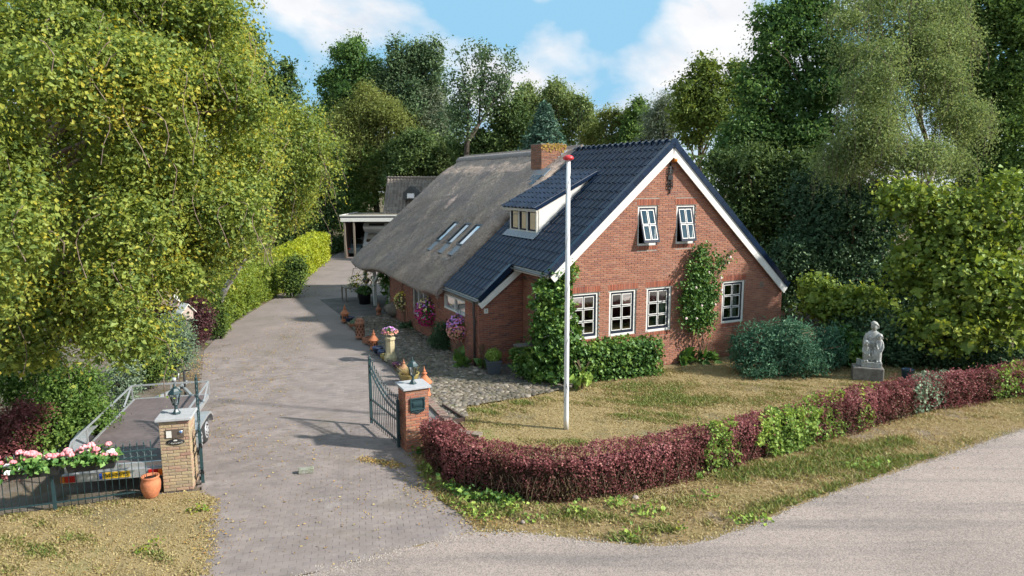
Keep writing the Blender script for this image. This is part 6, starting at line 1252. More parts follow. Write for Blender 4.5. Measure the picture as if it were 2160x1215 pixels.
def flowerbox(px, py, x, label, seed):
    q = np.random.default_rng(seed); e = empty('flower_box', fe.matrix_basis @ Vector((x, .0, .72)), fe.rotation_euler.z, label, 'flower box', 'flower boxes hung on the fence')
    mb = MB(); mb.add([(-.36, .02, .0), (.36, .02, .0), (.36, .18, .0), (-.36, .18, .0), (-.40, .012, .17), (.40, .012, .17), (.40, .21, .17), (-.40, .21, .17)], [(0, 1, 2, 3), (0, 1, 5, 4), (1, 2, 6, 5), (2, 3, 7, 6), (3, 0, 4, 7)]); mb.add([(-.38, .03, .15), (.38, .03, .15), (.38, .19, .15), (-.38, .19, .15)], [(0, 1, 2, 3)]); mb.build('box', M('black_plastic', (.018, .02, .022), .5), e)
    n = 520; P = np.column_stack([q.normal(0, .2, n).clip(-.45, .45), q.normal(.11, .09, n), .16 + np.abs(q.normal(.06, .07, n))]); P[:, 2] -= .3 * np.maximum(np.abs(P[:, 1] - .11) - .1, 0); leaves('foliage', P, unit(q.normal(0, .6, (n, 3)) + [0, .4, .7]), .075, m_gleaf, q.random(n), e, q, aspect=.95)
    for i in range(15):
        pink = q.random() < (.62 if seed != 503 else .5); mb = MB(); floret(mb, (0, 0, 0), q.uniform(.055, .08), q); o = mb.build('bloom', m_pink if pink else m_wpet, e); k = i / 14; o.location = (-.40 + .8 * k + q.normal(0, .02), q.normal(.13, .08), .30 + q.normal(.0, .05) + (.06 if pink else -.03))
flowerbox(0, 0, 1.04, 'flower box with pink and white geraniums in front of the number plate', 501)
flowerbox(0, 0, 1.92, 'flower box with white and pink geraniums in the middle of the fence', 502)
flowerbox(0, 0, 2.82, 'flower box with white and pink geraniums at the left edge of the photo', 503)
def pot(name, loc, prof, mat, label, cat='pot', group=None, soil=None, n=20, parts=None):
    e = empty(name, loc, random.uniform(0, 3), label, cat, group); mb = MB(); rI, zI = prof[-1]
    mb.lathe(prof + [(rI * .86, zI - .002), (rI * .82, zI - .06)], n); mb.build('body', mat, e)
    if soil is not None: mb = MB(); mb.lathe([(rI * .83, zI - .05), (.001, zI - .045)], n); mb.build('soil', soil, e)  # with the dark hole material this disc is painted shade, no earth
    return e
m_psoil = M('potting_soil', (.05, .035, .025), .95, var=.3, scale=20)
pot('terracotta_pot', G(320, 1047), [(.105, 0), (.12, .02), (.165, .14), (.178, .24), (.17, .31), (.145, .35), (.15, .365), (.162, .39), (.158, .41)], m_terra, 'large orange terracotta pot beside the foot of the yellow pillar', soil=m_hole)

# ---- trailer
ZD = .56
rl, rr_, fr = G(141, 994, ZD), G(347, 972, ZD), G(440, 832, ZD); ax_ = (fr - rr_); ax_.z = 0; TL = ax_.length; ta = math.atan2(ax_.y, ax_.x); wv = (rl - rr_); TWd = 1.72
tr_ = empty('car_trailer', (rr_.x, rr_.y, 0), ta, 'flat twin-axle car trailer with brown deck parked behind the iron fence', 'trailer')   # x forward, y to its left
mb = MB(); mb.bb(.05, TL, 0.04, TWd - .04, ZD - .02, ZD); mb.build('deck', m_ply, tr_)
mb = MB(); mb.bb(0, TL + .03, 0, .045, ZD - .1, ZD + .012); mb.bb(0, TL + .03, TWd - .045, TWd, ZD - .1, ZD + .012); mb.bb(0, .05, .045, TWd - .045, ZD - .1, ZD + .006); mb.bb(TL - .02, TL + .03, .045, TWd - .045, ZD - .1, ZD + .012)
for x in (.8, 1.6, 2.4, 3.2): mb.bb(x, x + .06, .05, TWd - .05, ZD - .1, ZD - .025)
mb.build('chassis', m_galv, tr_)
for y in (-.02, TWd + .02):
    mb = MB(); z1 = ZD + .34
    for a, b_ in (((.5, z1), (TL, z1)), ((.5, ZD), (.5, z1)), ((.05, ZD + .02), (.5, z1)), ((1.3, ZD), (1.3, z1)), ((2.9, ZD), (2.9, z1)), ((TL, ZD), (TL, z1)), ((TL - .7, ZD + .02), (TL, z1))): mb.bar((a[0], y, a[1]), (b_[0], y, b_[1]), .03, .03)
    mb.build('side_rail', m_galv, tr_)
mb = MB(); mb.bar((TL, 0, ZD + .34), (TL, TWd, ZD + .34), .035, .035); mb.bar((TL, .85, ZD), (TL, .85, ZD + .34), .03, .03); mb.build('front_rail', m_galv, tr_)
for y in (-.2, TWd + .2):
    for x in (1.75, 2.42):
        w_ = bpy.data.objects.new('wheel', None); w_.location = (x, y, .30); link(w_, tr_); mx_ = Matrix.Rotation(R(90), 3, 'X') if y < 0 else Matrix.Rotation(R(-90), 3, 'X')
        mb = MB(); mb.lathe([(.17, -.09), (.27, -.09), (.295, -.06), (.30, 0), (.295, .06), (.27, .09), (.17, .09)], 28, (0, 0, 0), mx_); mb.build('tyre', m_rubber, w_)
        mb = MB(); mb.lathe([(.19, .09), (.185, .105), (.165, .11), (.14, .096), (.09, .093), (.075, .115), (.02, .12), (.001, .12)], 24, (0, 0, 0), mx_)
        mb.build('rim', M('silver_rim', (.55, .56, .58), .35, metal=.5), w_); mb = MB()
        for k in range(8): t = k * math.pi / 4; p = mx_ @ Vector((.125 * math.cos(t),   .125 * math.sin(t), .096)); mb.ball(p, .022, 6, 4)
        mb.build('painted_rim_holes', m_hole, w_)
    mb = MB(); s = -1 if y < 0 else 1; yi, yo = (y + .13 * s * -1, y + .15 * s); arc = [(1.22, .34), (1.28, .52), (1.45, .64), (1.75, .68), (2.42, .68), (2.72, .64), (2.89, .52), (2.95, .34)]
    v_in = [(x, yi, z) for x, z in arc]; v_o = [(x, yo, z) for x, z in arc]; v_l = [(x, yo, z - .05) for x, z in arc]; n = len(arc); mb.add(v_in + v_o + v_l, [(i, i + 1, n + i + 1, n + i) for i in range(n - 1)] + [(n + i, n + i + 1, 2 * n + i + 1, 2 * n + i) for i in range(n - 1)]); mb.build('mudguard', m_galv, tr_)
mb = MB(); mb.bb(-.06, .0, -.03, TWd + .03, ZD - .26, ZD - .1); mb.build('light_bar', m_galv, tr_)
for y0 in (.03, TWd - .27):
    mb = MB(); mb.bb(-.09, -.06, y0 + .08, y0 + .24, ZD - .24, ZD - .12); mb.build('tail_lamp', m_red, tr_); mb = MB(); yy_ = y0 if y0 > .5 else y0; mb.bb(-.09, -.06, y0 if y0 < .5 else y0 + .25, (y0 if y0 < .5 else y0 + .25) + .07, ZD - .24, ZD - .12); mb.build('indicator', m_amber, tr_)
np_ = bpy.data.objects.new('number_plate', None); link(np_, tr_); py_ = TWd * .5; mb = MB(); mb.bb(-.075, -.062, py_ - .26, py_ + .26, ZD - .23, ZD - .11); mb.build('plate', m_yplate, np_); mb = MB(); mb.bb(-.077, -.074, py_ + .21, py_ + .26, ZD - .23, ZD - .11); mb.build('blue_strip', m_bplate, np_)
text('plate_lettering', 'WD-24-YS', .105, (-.079, py_ - .02, ZD - .17), (R(90), 0, R(-90)), m_ink, np_, .001, .92)
mb = MB(); mb.bar((TL, .35, ZD - .08), (TL + 1.2, TWd / 2, ZD - .08), .06, .08); mb.bar((TL, TWd - .35, ZD - .08), (TL + 1.2, TWd / 2, ZD - .08), .06, .08); mb.bar((TL + 1.1, TWd / 2, ZD - .06), (TL + 1.6, TWd / 2, ZD - .06), .07, .08); mb.build('drawbar', m_galv, tr_)
mb = MB(); mb.tube([(TL + 1.0, TWd / 2 - .1, .2), (TL + 1.0, TWd / 2 - .1, .95)], .03, 8); mb.tube([(TL + 1.0, TWd / 2 - .1, .95), (TL + 1.0, TWd / 2 - .28, .97)], .015, 6); mb.lathe([(.05, -.03), (.1, -.03), (.1, .03), (.05, .03)], 14, (TL + 1.0, TWd / 2 - .1, .1), Matrix.Rotation(R(90), 3, 'X')); mb.build('jockey_wheel', m_rubber, tr_)
mb = MB(); mb.tube([(TL + .35, TWd / 2, ZD), (TL + .35, TWd / 2, ZD + .38)], .03, 8); mb.lathe([(.06, -.05), (.06, .05)], 14, (TL + .35, TWd / 2, ZD + .34), Matrix.Rotation(R(90), 3, 'X')); mb.tube([(TL + .35, TWd / 2 - .10, ZD + .34), (TL + .35, TWd / 2 - .12, ZD + .5)], .014, 6); mb.build('winch', m_galv, tr_)

# ---- flagpole
e = empty('flagpole', (1.2726, 16.039, 0), 0, 'tall white flagpole with a red top cap on the dry lawn', 'flagpole'); mb = MB(); mb.tube([(0, 0, 0), (0, 0, .3), (0, 0, 3.2), (.0, .0, 6.30)], [.062, .06, .055, .047], 18); mb.build('pole', M('pole_paint', (.74, .74, .74), .35, var=.05, scale=3), e)
mb = MB(); mb.lathe([(.05, 6.28), (.11, 6.30), (.125, 6.335), (.10, 6.375), (.05, 6.40), (.001, 6.405)], 18); mb.build('top_cap', M('red_cap', (.55, .035, .04), .4, var=.05), e)
mb = MB(); mb.tube([(.062 * math.cos(t * 5.2) * (1 - .12 * t / 6), .062 * math.sin(t * 5.2) * (1 - .12 * t / 6), t) for t in np.linspace(.6, 6.2, 90)], .004, 4, cap=False); mb.build('halyard', M('cord', (.2, .19, .18), .9), e)
mb = MB(); mb.bb(-.012, .012, -.095, -.06, 1.05, 1.08); mb.bar((0, -.09, 1.0), (0, -.09, 1.14), .014, .014); mb.build('cleat', m_zinc, e)

# ---- chimney pots and other earthenware on the kerb
def spire(px, py, label, s=1., mat=None, cap=True):
    mat = mat or m_terra; e = empty('chimney_pot', G(px, py, .05), random.uniform(0, 1), label, 'chimney pot', 'terracotta chimney pots along the kerb'); mb = MB()
    mb.lathe([(a * s, z * s) for a, z in ((.14, 0), (.165, .0), (.165, .03), (.145, .05), (.14, .30), (.15, .33))], 18); mb.build('body', mat, e)
    mb = MB()
    for k in range(9): t = k * 2 * math.pi / 9; mb.box((math.cos(t) * .141 * s, math.sin(t) * .141 * s, .2 * s), (.012 * s, .045 * s, .12 * s), (0, 0, t))  # solid dark blocks, the shade of the slots is in their colour
    mb.build('painted_opening', m_hole, e); mb = MB(); mb.lathe([(a * s, z * s) for a, z in ((.15, .33), (.195, .335), (.205, .355), (.19, .375), (.12, .46), (.065, .53), (.045, .56), (.07, .585), (.075, .605), (.04, .625), (.03, .64), (.045, .655), (.03, .675), (.012, .73), (.002, .79))], 18); mb.build('spire_cap', mat, e); return e
spire(728, 678, 'orange chimney pot with spire cap, farthest one along the kerb', .95)
spire(789, 736, 'orange spired chimney pot in the kerb row next to the blue bowl', .9)
spire(852, 793, 'small spired chimney pot behind the lantern and dry grass bowl', .68, m_terrab)
spire(896, 834, 'bright orange spired chimney pot right behind the mailbox pillar', 1.05)
spire(799, 664, 'shaded slim chimney pot by the white porch post', .72, m_terrab)
spire(753, 694, 'tiny terracotta candle pot between saucer pot and domed pot', .36, m_terrab); spire(780, 727, 'small pointed pot in front of the domed chimney pot', .42, m_terrab)
e = empty('domed_pot', G(760, 712, .05), 0, 'tall terracotta pot with pierced sides and rounded dome on the kerb', 'chimney pot', 'terracotta chimney pots along the kerb'); mb = MB()
mb.lathe([(.17, 0), (.18, .02), (.165, .05), (.165, .52), (.19, .54), (.19, .57), (.175, .58), (.16, .65), (.12, .71), (.06, .745), (.001, .755)], 20); mb.build('body', m_terrab, e); mb = MB()
for j in range(4):
    for k in range(8): t = (k + .5 * (j % 2)) * math.pi / 4; mb.box((math.cos(t) * .165, math.sin(t) * .165, .13 + j * .105), (.012, .04, .07), (0, 0, t))
for k in range(8): t = k * math.pi / 4; mb.box((math.cos(t) * .15, math.sin(t) * .15, .665), (.03, .03, .03), (0, .7, t))
mb.build('painted_opening', m_hole, e)
pot('saucer_pot', G(737, 680, .05), [(.12, 0), (.14, .02), (.15, .16), (.22, .2), (.23, .23)], m_blue, 'dark blue pot with wide terracotta saucer beside the farthest chimney pot', soil=m_terrab)
e = pot('round_pot', G(746, 690, .05), [(.12, 0), (.16, .03), (.2, .14), (.21, .17)], m_terrab, 'low terracotta bowl holding a grey-green cactus mound', soil=m_psoil); r = np.random.default_rng(610); n = 260; d = unit(r.normal(0, 1, (n, 3))); d[:, 2] = abs(d[:, 2]); leaves('cactus_mound', d * [.16, .16, .16] + [0, 0, .14], d, .05, m_holly, r.random(n), e, r, flat=None) if False else leaves('cactus_mound', d * [.16, .16, .16] + [0, 0, .14], d, .05, m_cyp, r.random(n) * .5, e, r)
e = empty('clay_trough', G(779, 722, .05), 1.0, 'shallow rectangular clay trough on the kerb', 'trough'); mb = MB(); mb.bb(-.2, .2, -.12, .12, 0, .03); mb.bb(-.22, .22, -.14, -.11, 0, .2); mb.bb(-.22, .22, .11, .14, 0, .2); mb.bb(-.22, -.19, -.11, .11, 0, .2); mb.bb(.19, .22, -.11, .11, 0, .2); mb.build('trough', m_terrab, e, .006)
e = pot('glazed_bowl', G(797, 745, .05), [(.09, 0), (.12, .02), (.13, .1), (.16, .13), (.19, .18), (.2, .22)], m_blue, 'blue-rimmed bowl in front of the spired pots', soil=M('pale_fill', (.4, .42, .42), .8))
pot('glazed_pot', G(806, 752, .05), [(.1, 0), (.13, .05), (.15, .17), (.14, .22)], m_blue, 'small dark blue pot left of the stone flower column', soil=m_psoil)
pot('ochre_pot', G(813, 758, .05), [(.1, 0), (.15, .06), (.17, .15), (.17, .18)], m_ochre, 'small ochre pot at the foot of the stone flower column', soil=m_psoil)
pot('purple_bowl', G(838, 779, .05), [(.07, 0), (.08, .03), (.06, .06), (.13, .11), (.16, .17), (.165, .2)], m_purple, 'shiny purple footed bowl on the kerb', soil=m_blue)
e = pot('ochre_bowl', G(863, 806, .05), [(.17, 0), (.19, .01), (.27, .16), (.29, .24), (.31, .27)], m_ochre, 'wide ochre bowl of dry grass behind the mailbox pillar', soil=m_psoil)
r = np.random.default_rng(611); k = 420; a = r.uniform(0, 6.28, k); rad = np.abs(r.normal(0, .1, k)); b0 = np.column_stack([rad * np.cos(a), rad * np.sin(a), np.full(k, .22)]); ln = r.uniform(.2, .42, k); tip = b0 + np.column_stack([np.cos(a) * ln * r.uniform(.3, 1.1, k), np.sin(a) * ln * r.uniform(.3, 1.1, k), ln * r.uniform(.3, 1, k)]); sd_ = np.column_stack([-np.sin(a), np.cos(a), np.zeros(k)]) * .006
npmesh('dry_grass', np.stack([b0 - sd_, b0 + sd_, tip], 1).reshape(-1, 3), np.arange(3 * k).reshape(-1, 3), m_blade, np.repeat(r.uniform(0, .45, k), 3), e, k=3)
e = empty('stone_column', G(824, 760, .05), .6, 'cream octagonal stone column planter topped with pink and cream flowers', 'planter'); mb = MB(); mb.lathe([(.21, 0), (.21, .13), (.19, .15), (.16, .24), (.15, .26), (.14, .66), (.155, .68), (.17, .70), (.17, .76), (.15, .78)], 8, smooth=False); mb.build('column', M('cream_stone', (.52, .44, .26), .85, var=.15, scale=5, bump=.3, bscale=30, col2=(.42, .36, .23)), e)
def blossoms(e, c, rad, n, cols, seed, leafn=400, size=.055, dirs=None, leaf=None, half=False):
    q = np.random.default_rng(seed); rad = np.array(rad); c = np.array(c); d = unit(q.normal(0, 1, (leafn, 3)))
    if half: d[:, 2] = np.abs(d[:, 2]) * .9 - .15
    leaves('foliage', c + d * rad * q.uniform(.6, .97, (leafn, 1)), unit(d + q.normal(0, .5, d.shape)), size * 1.15, leaf or m_gleaf, q.random(leafn) * .7, e, q, aspect=.7)
    for (m_, nm, share, fn) in cols:
        k = int(n * share); d = unit(q.normal(0, 1, (k * 3, 3)))
        if half: d[:, 2] = np.abs(d[:, 2]) * .9 - .15
        if fn: d = d[fn(d + q.normal(0, .25, d.shape))]
        d = d[:k]; k = len(d); P = c + d * rad * q.uniform(.94, 1.06, (k, 1)); V = []
        nn = unit(d + q.normal(0, .35, d.shape)); t1 = unit(np.cross(nn, q.normal(0, 1, nn.shape))); t2 = np.cross(nn, t1); s = size * q.uniform(.7, 1.2, (k, 1)) * .55
        ring = [P + (t1 * math.cos(a) + t2 * math.sin(a)) * s + nn * s * .25 for a in np.arange(5) * 2 * math.pi / 5]; V = np.stack([P - nn * s * .2] + ring, 1); Q = (np.array([(0, 1, 2), (0, 2, 3), (0, 3, 4), (0, 4, 5), (0, 5, 1)])[None] + (np.arange(k) * 6)[:, None, None]).reshape(-1, 3)
        npmesh(nm, V.reshape(-1, 3), Q, m_, None, e, k=3)['kind'] = 'stuff'
P_ = lambda nm, c, c2: M(nm, c, .55, var=.12, scale=20, col2=c2)
m_mag, m_lil, m_lem, m_rosepk, m_yel, m_salm = P_('magenta_petal', (.45, .01, .12), (.6, .02, .2)), P_('lilac_petal', (.5, .2, .6), (.62, .33, .7)), P_('lemon_petal', (.75, .66, .28), (.8, .72, .4)), P_('rose_petal_small', (.62, .12, .2), (.75, .3, .34)), P_('yellow_petal', (.72, .55, .03), (.78, .64, .08)), P_('salmon_petal', (.7, .35, .22), (.78, .5, .34))
blossoms(e, (0, .0, .95), (.26, .26, .2), 150, [(m_salm, 'salmon_blossoms', .45, lambda d: d[:, 2] < .35), (m_rosepk, 'rose_blossoms', .3, lambda d: d[:, 2] < .3), (m_lil, 'lilac_blossoms', .4, lambda d: d[:, 2] > .3)], 701, 320, .06, half=True)
def basket(px, py, u, v, rad, label, cols, seed, n, hang=True):
    Y = HP(u, v, 0).y; p = AT(px, py, Y); e = empty('hanging_basket', p, HT, label, 'hanging basket', 'hanging flower baskets along the side wall')
    mb = MB(); mb.lathe([(.02, -.18), (.14, -.14), (.19, -.02), (.2, .02)], 14); mb.build('basket', m_wood, e); mb = MB()
    for k in range(3): t = k * 2.09; mb.tube([(.19 * math.cos(t), .19 * math.sin(t), .02), (0, 0, .75)], .006, 4)
    mb.tube([(0, 0, .75), (abs(u + .93) , 0, .78)], .012, 5); mb.build('chain_bracket', m_iron, e); blossoms(e, (0, 0, -.02), rad, n, cols, seed, int(n * .9), .075); return e
basket(903, 657, -1.4, 7.0, (.50, .5, .52), 'huge hanging basket of magenta petunias with lilac and cream on top', [(m_mag, 'magenta_blossoms', .62, lambda d: d[:, 2] < .45), (m_lil, 'lilac_blossoms', .2, lambda d: (d[:, 2] > .1)), (m_lem, 'cream_blossoms', .2, lambda d: d[:, 2] > .35)], 711, 560)
basket(968, 690, -1.4, 4.0, (.40, .4, .45), 'pink and lilac hanging basket beside the downpipe', [(m_rosepk, 'rose_blossoms', .4, lambda d: d[:, 2] < .5), (m_lil, 'lilac_blossoms', .35, lambda d: d[:, 2] > .0), (m_salm, 'salmon_blossoms', .4, lambda d: d[:, 2] < .1)], 712, 480)
basket(850, 634, -1.35, 10.4, (.36, .36, .4), 'lemon-yellow hanging basket left of the tall side window', [(m_lem, 'lemon_blossoms', .6, None), (m_yel, 'yellow_blossoms', .3, lambda d: d[:, 2] > .1)], 713, 200)
basket(772, 590, -1.6, 16.3, (.55, .5, .5), 'large hanging basket dotted with bright yellow flowers under the thatch', [(m_yel, 'yellow_blossoms', .7, None), (m_salm, 'salmon_blossoms', .15, None)], 714, 130)
basket(746, 598, -2.3, 17.4, (.3, .3, .42), 'small yellow-green flower basket at the far corner of the thatch', [(m_lem, 'lemon_blossoms', .7, None)], 715, 90)
# planter at the corner, stones, jar, bench, bin
e = empty('square_planter', G(1041, 790), .25, 'dark grey tapered planter with a clipped box bush at the house corner', 'planter'); mb = MB(); a, b_ = .15, .21; mb.add([(-a, -a, 0), (a, -a, 0), (a, a, 0), (-a, a, 0), (-b_, -b_, .42), (b_, -b_, .42), (b_, b_, .42), (-b_, b_, .42), (-.23, -.23, .42), (.23, -.23, .42), (.23, .23, .42), (-.23, .23, .42), (-.23, -.23, .47), (.23, -.23, .47), (.23, .23, .47), (-.23, .23, .47)], [(0, 1, 2, 3), (0, 1, 5, 4), (1, 2, 6, 5), (2, 3, 7, 6), (3, 0, 4, 7), (8, 9, 13, 12), (9, 10, 14, 13), (10, 11, 15, 14), (11, 8, 12, 15), (4, 5, 9, 8), (5, 6, 10, 9), (6, 7, 11, 10), (7, 4, 8, 11)]); mb.add([(-.21, -.21, .44), (.21, -.21, .44), (.21, .21, .44), (-.21, .21, .44)], [(0, 1, 2, 3)]); mb.build('pot', m_planter, e)
r = np.random.default_rng(620); n = 1500; d = unit(r.normal(0, 1, (n, 3))); P = d * [.24, .24, .2] * (r.uniform(.75, 1.05, (n, 1))) + [0, 0, .6]; leaves('box_bush', P[P[:, 2] > .46], unit(d + r.normal(0, .5, d.shape))[P[:, 2] > .46], .045, m_ivyl, (r.normal(.45, .2, n).clip(0, 1))[P[:, 2] > .46], e, r)
for i, (px, py, s, lab) in enumerate(((1004, 782, .13, 'rounded pinkish boulder under the downpipe'), (992, 786, .09, 'small grey stone left of the downpipe boulder'), (1014, 789, .08, 'small pale stone right of the downpipe boulder'), (990, 758, .15, 'flat brown stone behind the leafy plant at the side wall'), (1340, 1048, .07, 'small pale stone at the hedge foot on the verge'), (1103, 1100, .05, 'tiny pale stone in the verge near the road'))):
    st = stone_mesh(i + 3, 9); me = st.mesh('boulder', M('boulder_stone', (.28, .22, .18), .85, var=.2, scale=9, bump=.3, bscale=30, col2=(.33, .28, .25))); o = bpy.data.objects.new('boulder', me); o.location = G(px, py, .03); o.scale = (s, s * .8, s * .9); o.rotation_euler = (0, 0, i); link(o); tag(o, lab, 'stone')
q = G(832, 668, .05); e = empty('clay_jar', q, 0, 'big old clay jar lying on its side on the cobbles', 'jar'); ax2 = Matrix.Rotation(2.65, 3, 'Z') @ Matrix.Rotation(R(82), 3, 'Y'); mb = MB(); mb.lathe([(.001, -.42), (.15, -.40), (.27, -.2), (.32, .0), (.29, .2), (.19, .34), (.14, .38), (.17, .43), (.13, .43), (.11, .36), (.1, .2)], 22, (0, 0, .30), ax2); mb.build('body', M('old_clay', (.20, .165, .13), .9, var=.2, scale=5, bump=.3, bscale=30, col2=(.14, .12, .10)), e)
mb = MB(); mb.lathe([(.11, .3), (.001, .29)], 16, (0, 0, .30), ax2); mb.build('mouth', m_hole, e)
q = HP(-1.5, 17.0, 0); e = empty('potting_bench', q, HT, 'grey wooden side table under the yellow hanging basket', 'table'); mb = MB()
for k in range(4): mb.bb(-.45, .45, -.5 + k * .25, -.27 + k * .25, .68, .71)
mb.build('table_top', m_wood, e)
for x in (-.4, .4):
    for y in (-.45, .45): mb = MB(); mb.bb(x - .03, x + .03, y - .03, y + .03, 0, .68); mb.build('leg', m_wood, e)
q = HP(-1.2, 15.7, 0); e = empty('black_tub', q, .2, 'black tub with trailing leaves beside the white porch post', 'tub'); mb = MB(); mb.lathe([(.26, 0), (.3, .5), (.33, .52), (.33, .56)], 16); mb.build('tub', M('black_tub', (.012, .013, .014), .5), e)
r = np.random.default_rng(630); n = 420; d = unit(r.normal(0, 1, (n, 3))); d[:, 2] = abs(d[:, 2]); leaves('foliage', d * [.35, .35, .3] + [0, 0, .55], unit(d + r.normal(0, .5, d.shape)), .09, m_ivy, r.random(n) * .6, e, r)
shrub('porch_vine', 'dark climber round the porch post under the thatch', HP(-.9, 12.6, 0).y, [(822, 600, 15, 30), (832, 628, 14, 22), (815, 590, 16, 14)], .11, m_ivy, 1.6, 90, cl=.15, cat='climber')
shrub('fern', 'low dark fern at the foot of the side wall by the clay jar', HP(-1.3, 9.3, 0).y, [(855, 688, 15, 11)], .12, m_holly, 1.8, 91, cl=.12, cat='plant')
shrub('cotoneaster', 'dark drooping conifer against the side wall under the magenta basket', HP(-1.25, 5.3, 0).y, [(938, 705, 24, 30), (950, 730, 26, 16), (922, 720, 18, 16)], .07, m_holly, 2.2, 92, cl=.14, aspect=.35)
# statue: a woman with two children, carved stone
q = G(1829, 800); e = empty('stone_statue', q, -.32, 'grey stone statue of a woman with two children on a concrete plinth', 'statue')
mb = MB(); mb.bb(-.42, .40, -.24, .26, 0, .40); mb.build('plinth', m_stone2, e, .03); mb = MB(); mb.bb(-.20, .34, -.17, .17, .40, .56); mb.bb(-.3, -.2, .05, .2, .40, .58); mb.build('base_slab', m_stone, e, .015)
fb = MB(); fb.smooth = True
def ell(mb, prof, cx, cy_, n=18):
    """prof: (z, rx, ry, dx, dy)"""
    vs = [(cx + dx + rx * math.cos(2 * math.pi * j / n), cy_ + dy + ry * math.sin(2 * math.pi * j / n), z) for z, rx, ry, dx, dy in prof for j in range(n)]; k = len(prof)
    mb.add(vs, [(a * n + j, a * n + (j + 1) % n, (a + 1) * n + (j + 1) % n, (a + 1) * n + j) for a in range(k - 1) for j in range(n)] + [tuple(range(n))[::-1], tuple(range((k - 1) * n, k * n))])
# mother: robe, shoulders, neck, head bowed with a hair knot, arms round the children
ell(fb, [(.56, .15, .13, 0, .02), (.75, .145, .13, 0, .02), (1.0, .135, .115, 0, .01), (1.18, .14, .115, .005, 0), (1.28, .165, .13, .005, -.01), (1.36, .18, .12, .01, 0), (1.43, .15, .10, .015, .0), (1.47, .07, .06, .02, -.01), (1.52, .055, .055, .025, -.02)], .07, .03)
ell(fb, [(1.50, .05, .055, 0, 0), (1.54, .082, .095, .005, -.01), (1.60, .097, .108, .005, -.01), (1.66, .10, .11, 0, .01), (1.71, .08, .09, -.005, .02), (1.745, .03, .035, -.005, .02)], .10, 0)
fb.ball((.095, -.115, 1.575), .02, 6, 4); fb.ball((.07, .0, 1.68), .085, 10, 6)
fb.tube([(-.07, .02, 1.38), (-.135, -.0, 1.2), (-.15, -.04, 1.02), (-.12, -.1, .95)], [.062, .055, .045, .035], 8); fb.tube([(.22, .03, 1.38), (.26, .0, 1.25), (.28, -.06, 1.12)], [.06, .055, .04], 8)
for (hx, hy, hz_, s) in ((.10, -.105, 1.60, 1.), (-.10, -.195, 1.09, .78), (.24, -.16, 1.30, .75)):     # faces: nose, brow, chin, hair framing the face
    fb.tube([(hx, hy - .005 * s, hz_ + .03 * s), (hx, hy - .03 * s, hz_ - .012 * s)], [.009 * s, .017 * s], 6); fb.tube([(hx - .05 * s, hy + .01, hz_ + .038 * s), (hx, hy - .008 * s, hz_ + .042 * s), (hx + .05 * s, hy + .01, hz_ + .038 * s)], .011 * s, 6)
    fb.tube([(hx - .022 * s, hy - .004, hz_ - .04 * s), (hx + .022 * s, hy - .004, hz_ - .04 * s)], .009 * s, 5); fb.ball((hx, hy + .004, hz_ - .068 * s), .024 * s, 7, 5)
    fb.tube([(hx - .088 * s, hy + .06 * s, hz_ - .05 * s), (hx - .085 * s, hy + .03 * s, hz_ + .04 * s), (hx, hy + .005 * s, hz_ + .098 * s), (hx + .085 * s, hy + .03 * s, hz_ + .04 * s), (hx + .088 * s, hy + .06 * s, hz_ - .05 * s)], .026 * s, 7)
# small child at the left, taller child at the right
ell(fb, [(.56, .075, .07, 0, 0), (.72, .085, .075, 0, 0), (.80, .09, .075, 0, 0), (.92, .075, .065, 0, 0), (1.0, .085, .06, 0, 0), (1.04, .04, .04, 0, 0)], -.10, -.10, 14); fb.ball((-.10, -.12, 1.10), .078, 12, 8, (1, 1, 1.1)); fb.ball((-.10, -.09, 1.125), .082, 10, 6)
ell(fb, [(.56, .08, .075, 0, 0), (.75, .085, .08, 0, 0), (.95, .08, .07, 0, 0), (1.12, .075, .065, 0, 0), (1.2, .085, .06, 0, 0), (1.25, .04, .04, 0, 0)], .245, -.06, 14); fb.ball((.24, -.09, 1.31), .075, 12, 8, (1, 1, 1.12)); fb.ball((.245, -.06, 1.335), .078, 10, 6)
for (a, b_, c) in (((-.18, -.1, .98), (-.19, -.13, .86), (-.13, -.17, .80)), ((-.02, -.1, .98), (-.01, -.14, .86), (-.03, -.17, .74)), ((.32, -.06, 1.17), (.345, -.1, 1.0), (.30, -.14, .88)), ((.18, -.08, 1.17), (.17, -.12, 1.05), (.2, -.15, .95))): fb.tube([a, b_, c], [.032, .028, .022], 7)
for x, y in ((-.14, -.16), (-.06, -.16), (.2, -.13), (.29, -.13), (.06, -.11)): fb.ball((x, y, .585), .035, 7, 4, (1, 1.4, .7))
for k in range(7): x = -.03 + k * .035; fb.tube([(x, -.10 - .012 * (k % 2), 1.15), (x + .01 * (k - 3) * .3, -.115, .62)], [.010, .016], 5)
fo = fb.build('carved_figures', m_stone, e); rm = fo.modifiers.new('remesh', 'REMESH'); rm.mode = 'VOXEL'; rm.voxel_size = .0095; rm.use_smooth_shade = True
# block on the drive, bucket, garden chair, bird houses
o = MB().box((0, 0, .05), (.3, .13, .10)).build('stone_block', M('mossy_block', (.27, .27, .23), .95, var=.25, scale=8, bump=.5, bscale=30, col2=(.18, .19, .13)), None, .012); o.location = G(646, 997); o.rotation_euler = (0, 0, .28); tag(o, 'loose grey stone block lying on the brick drive', 'stone block')
pot('blue_bucket', G(1913, 800), [(.13, 0), (.14, .01), (.17, .3), (.18, .31)], M('blue_plastic', (.015, .05, .09), .35), 'dark blue bucket in the shade right of the statue', 'bucket', soil=m_hole)
c = AT(1660, 655, 28.6); e = empty('garden_chair', (c.x, c.y, 0), 2.4, 'pale mauve-grey garden chair behind the right corner of the house', 'chair'); mb = MB(); mb.bb(-.3, .3, -.3, .3, .36, .46); mb.build('seat', M('mauve_cushion', (.35, .30, .34), .9), e, .03); mb = MB(); vs = []
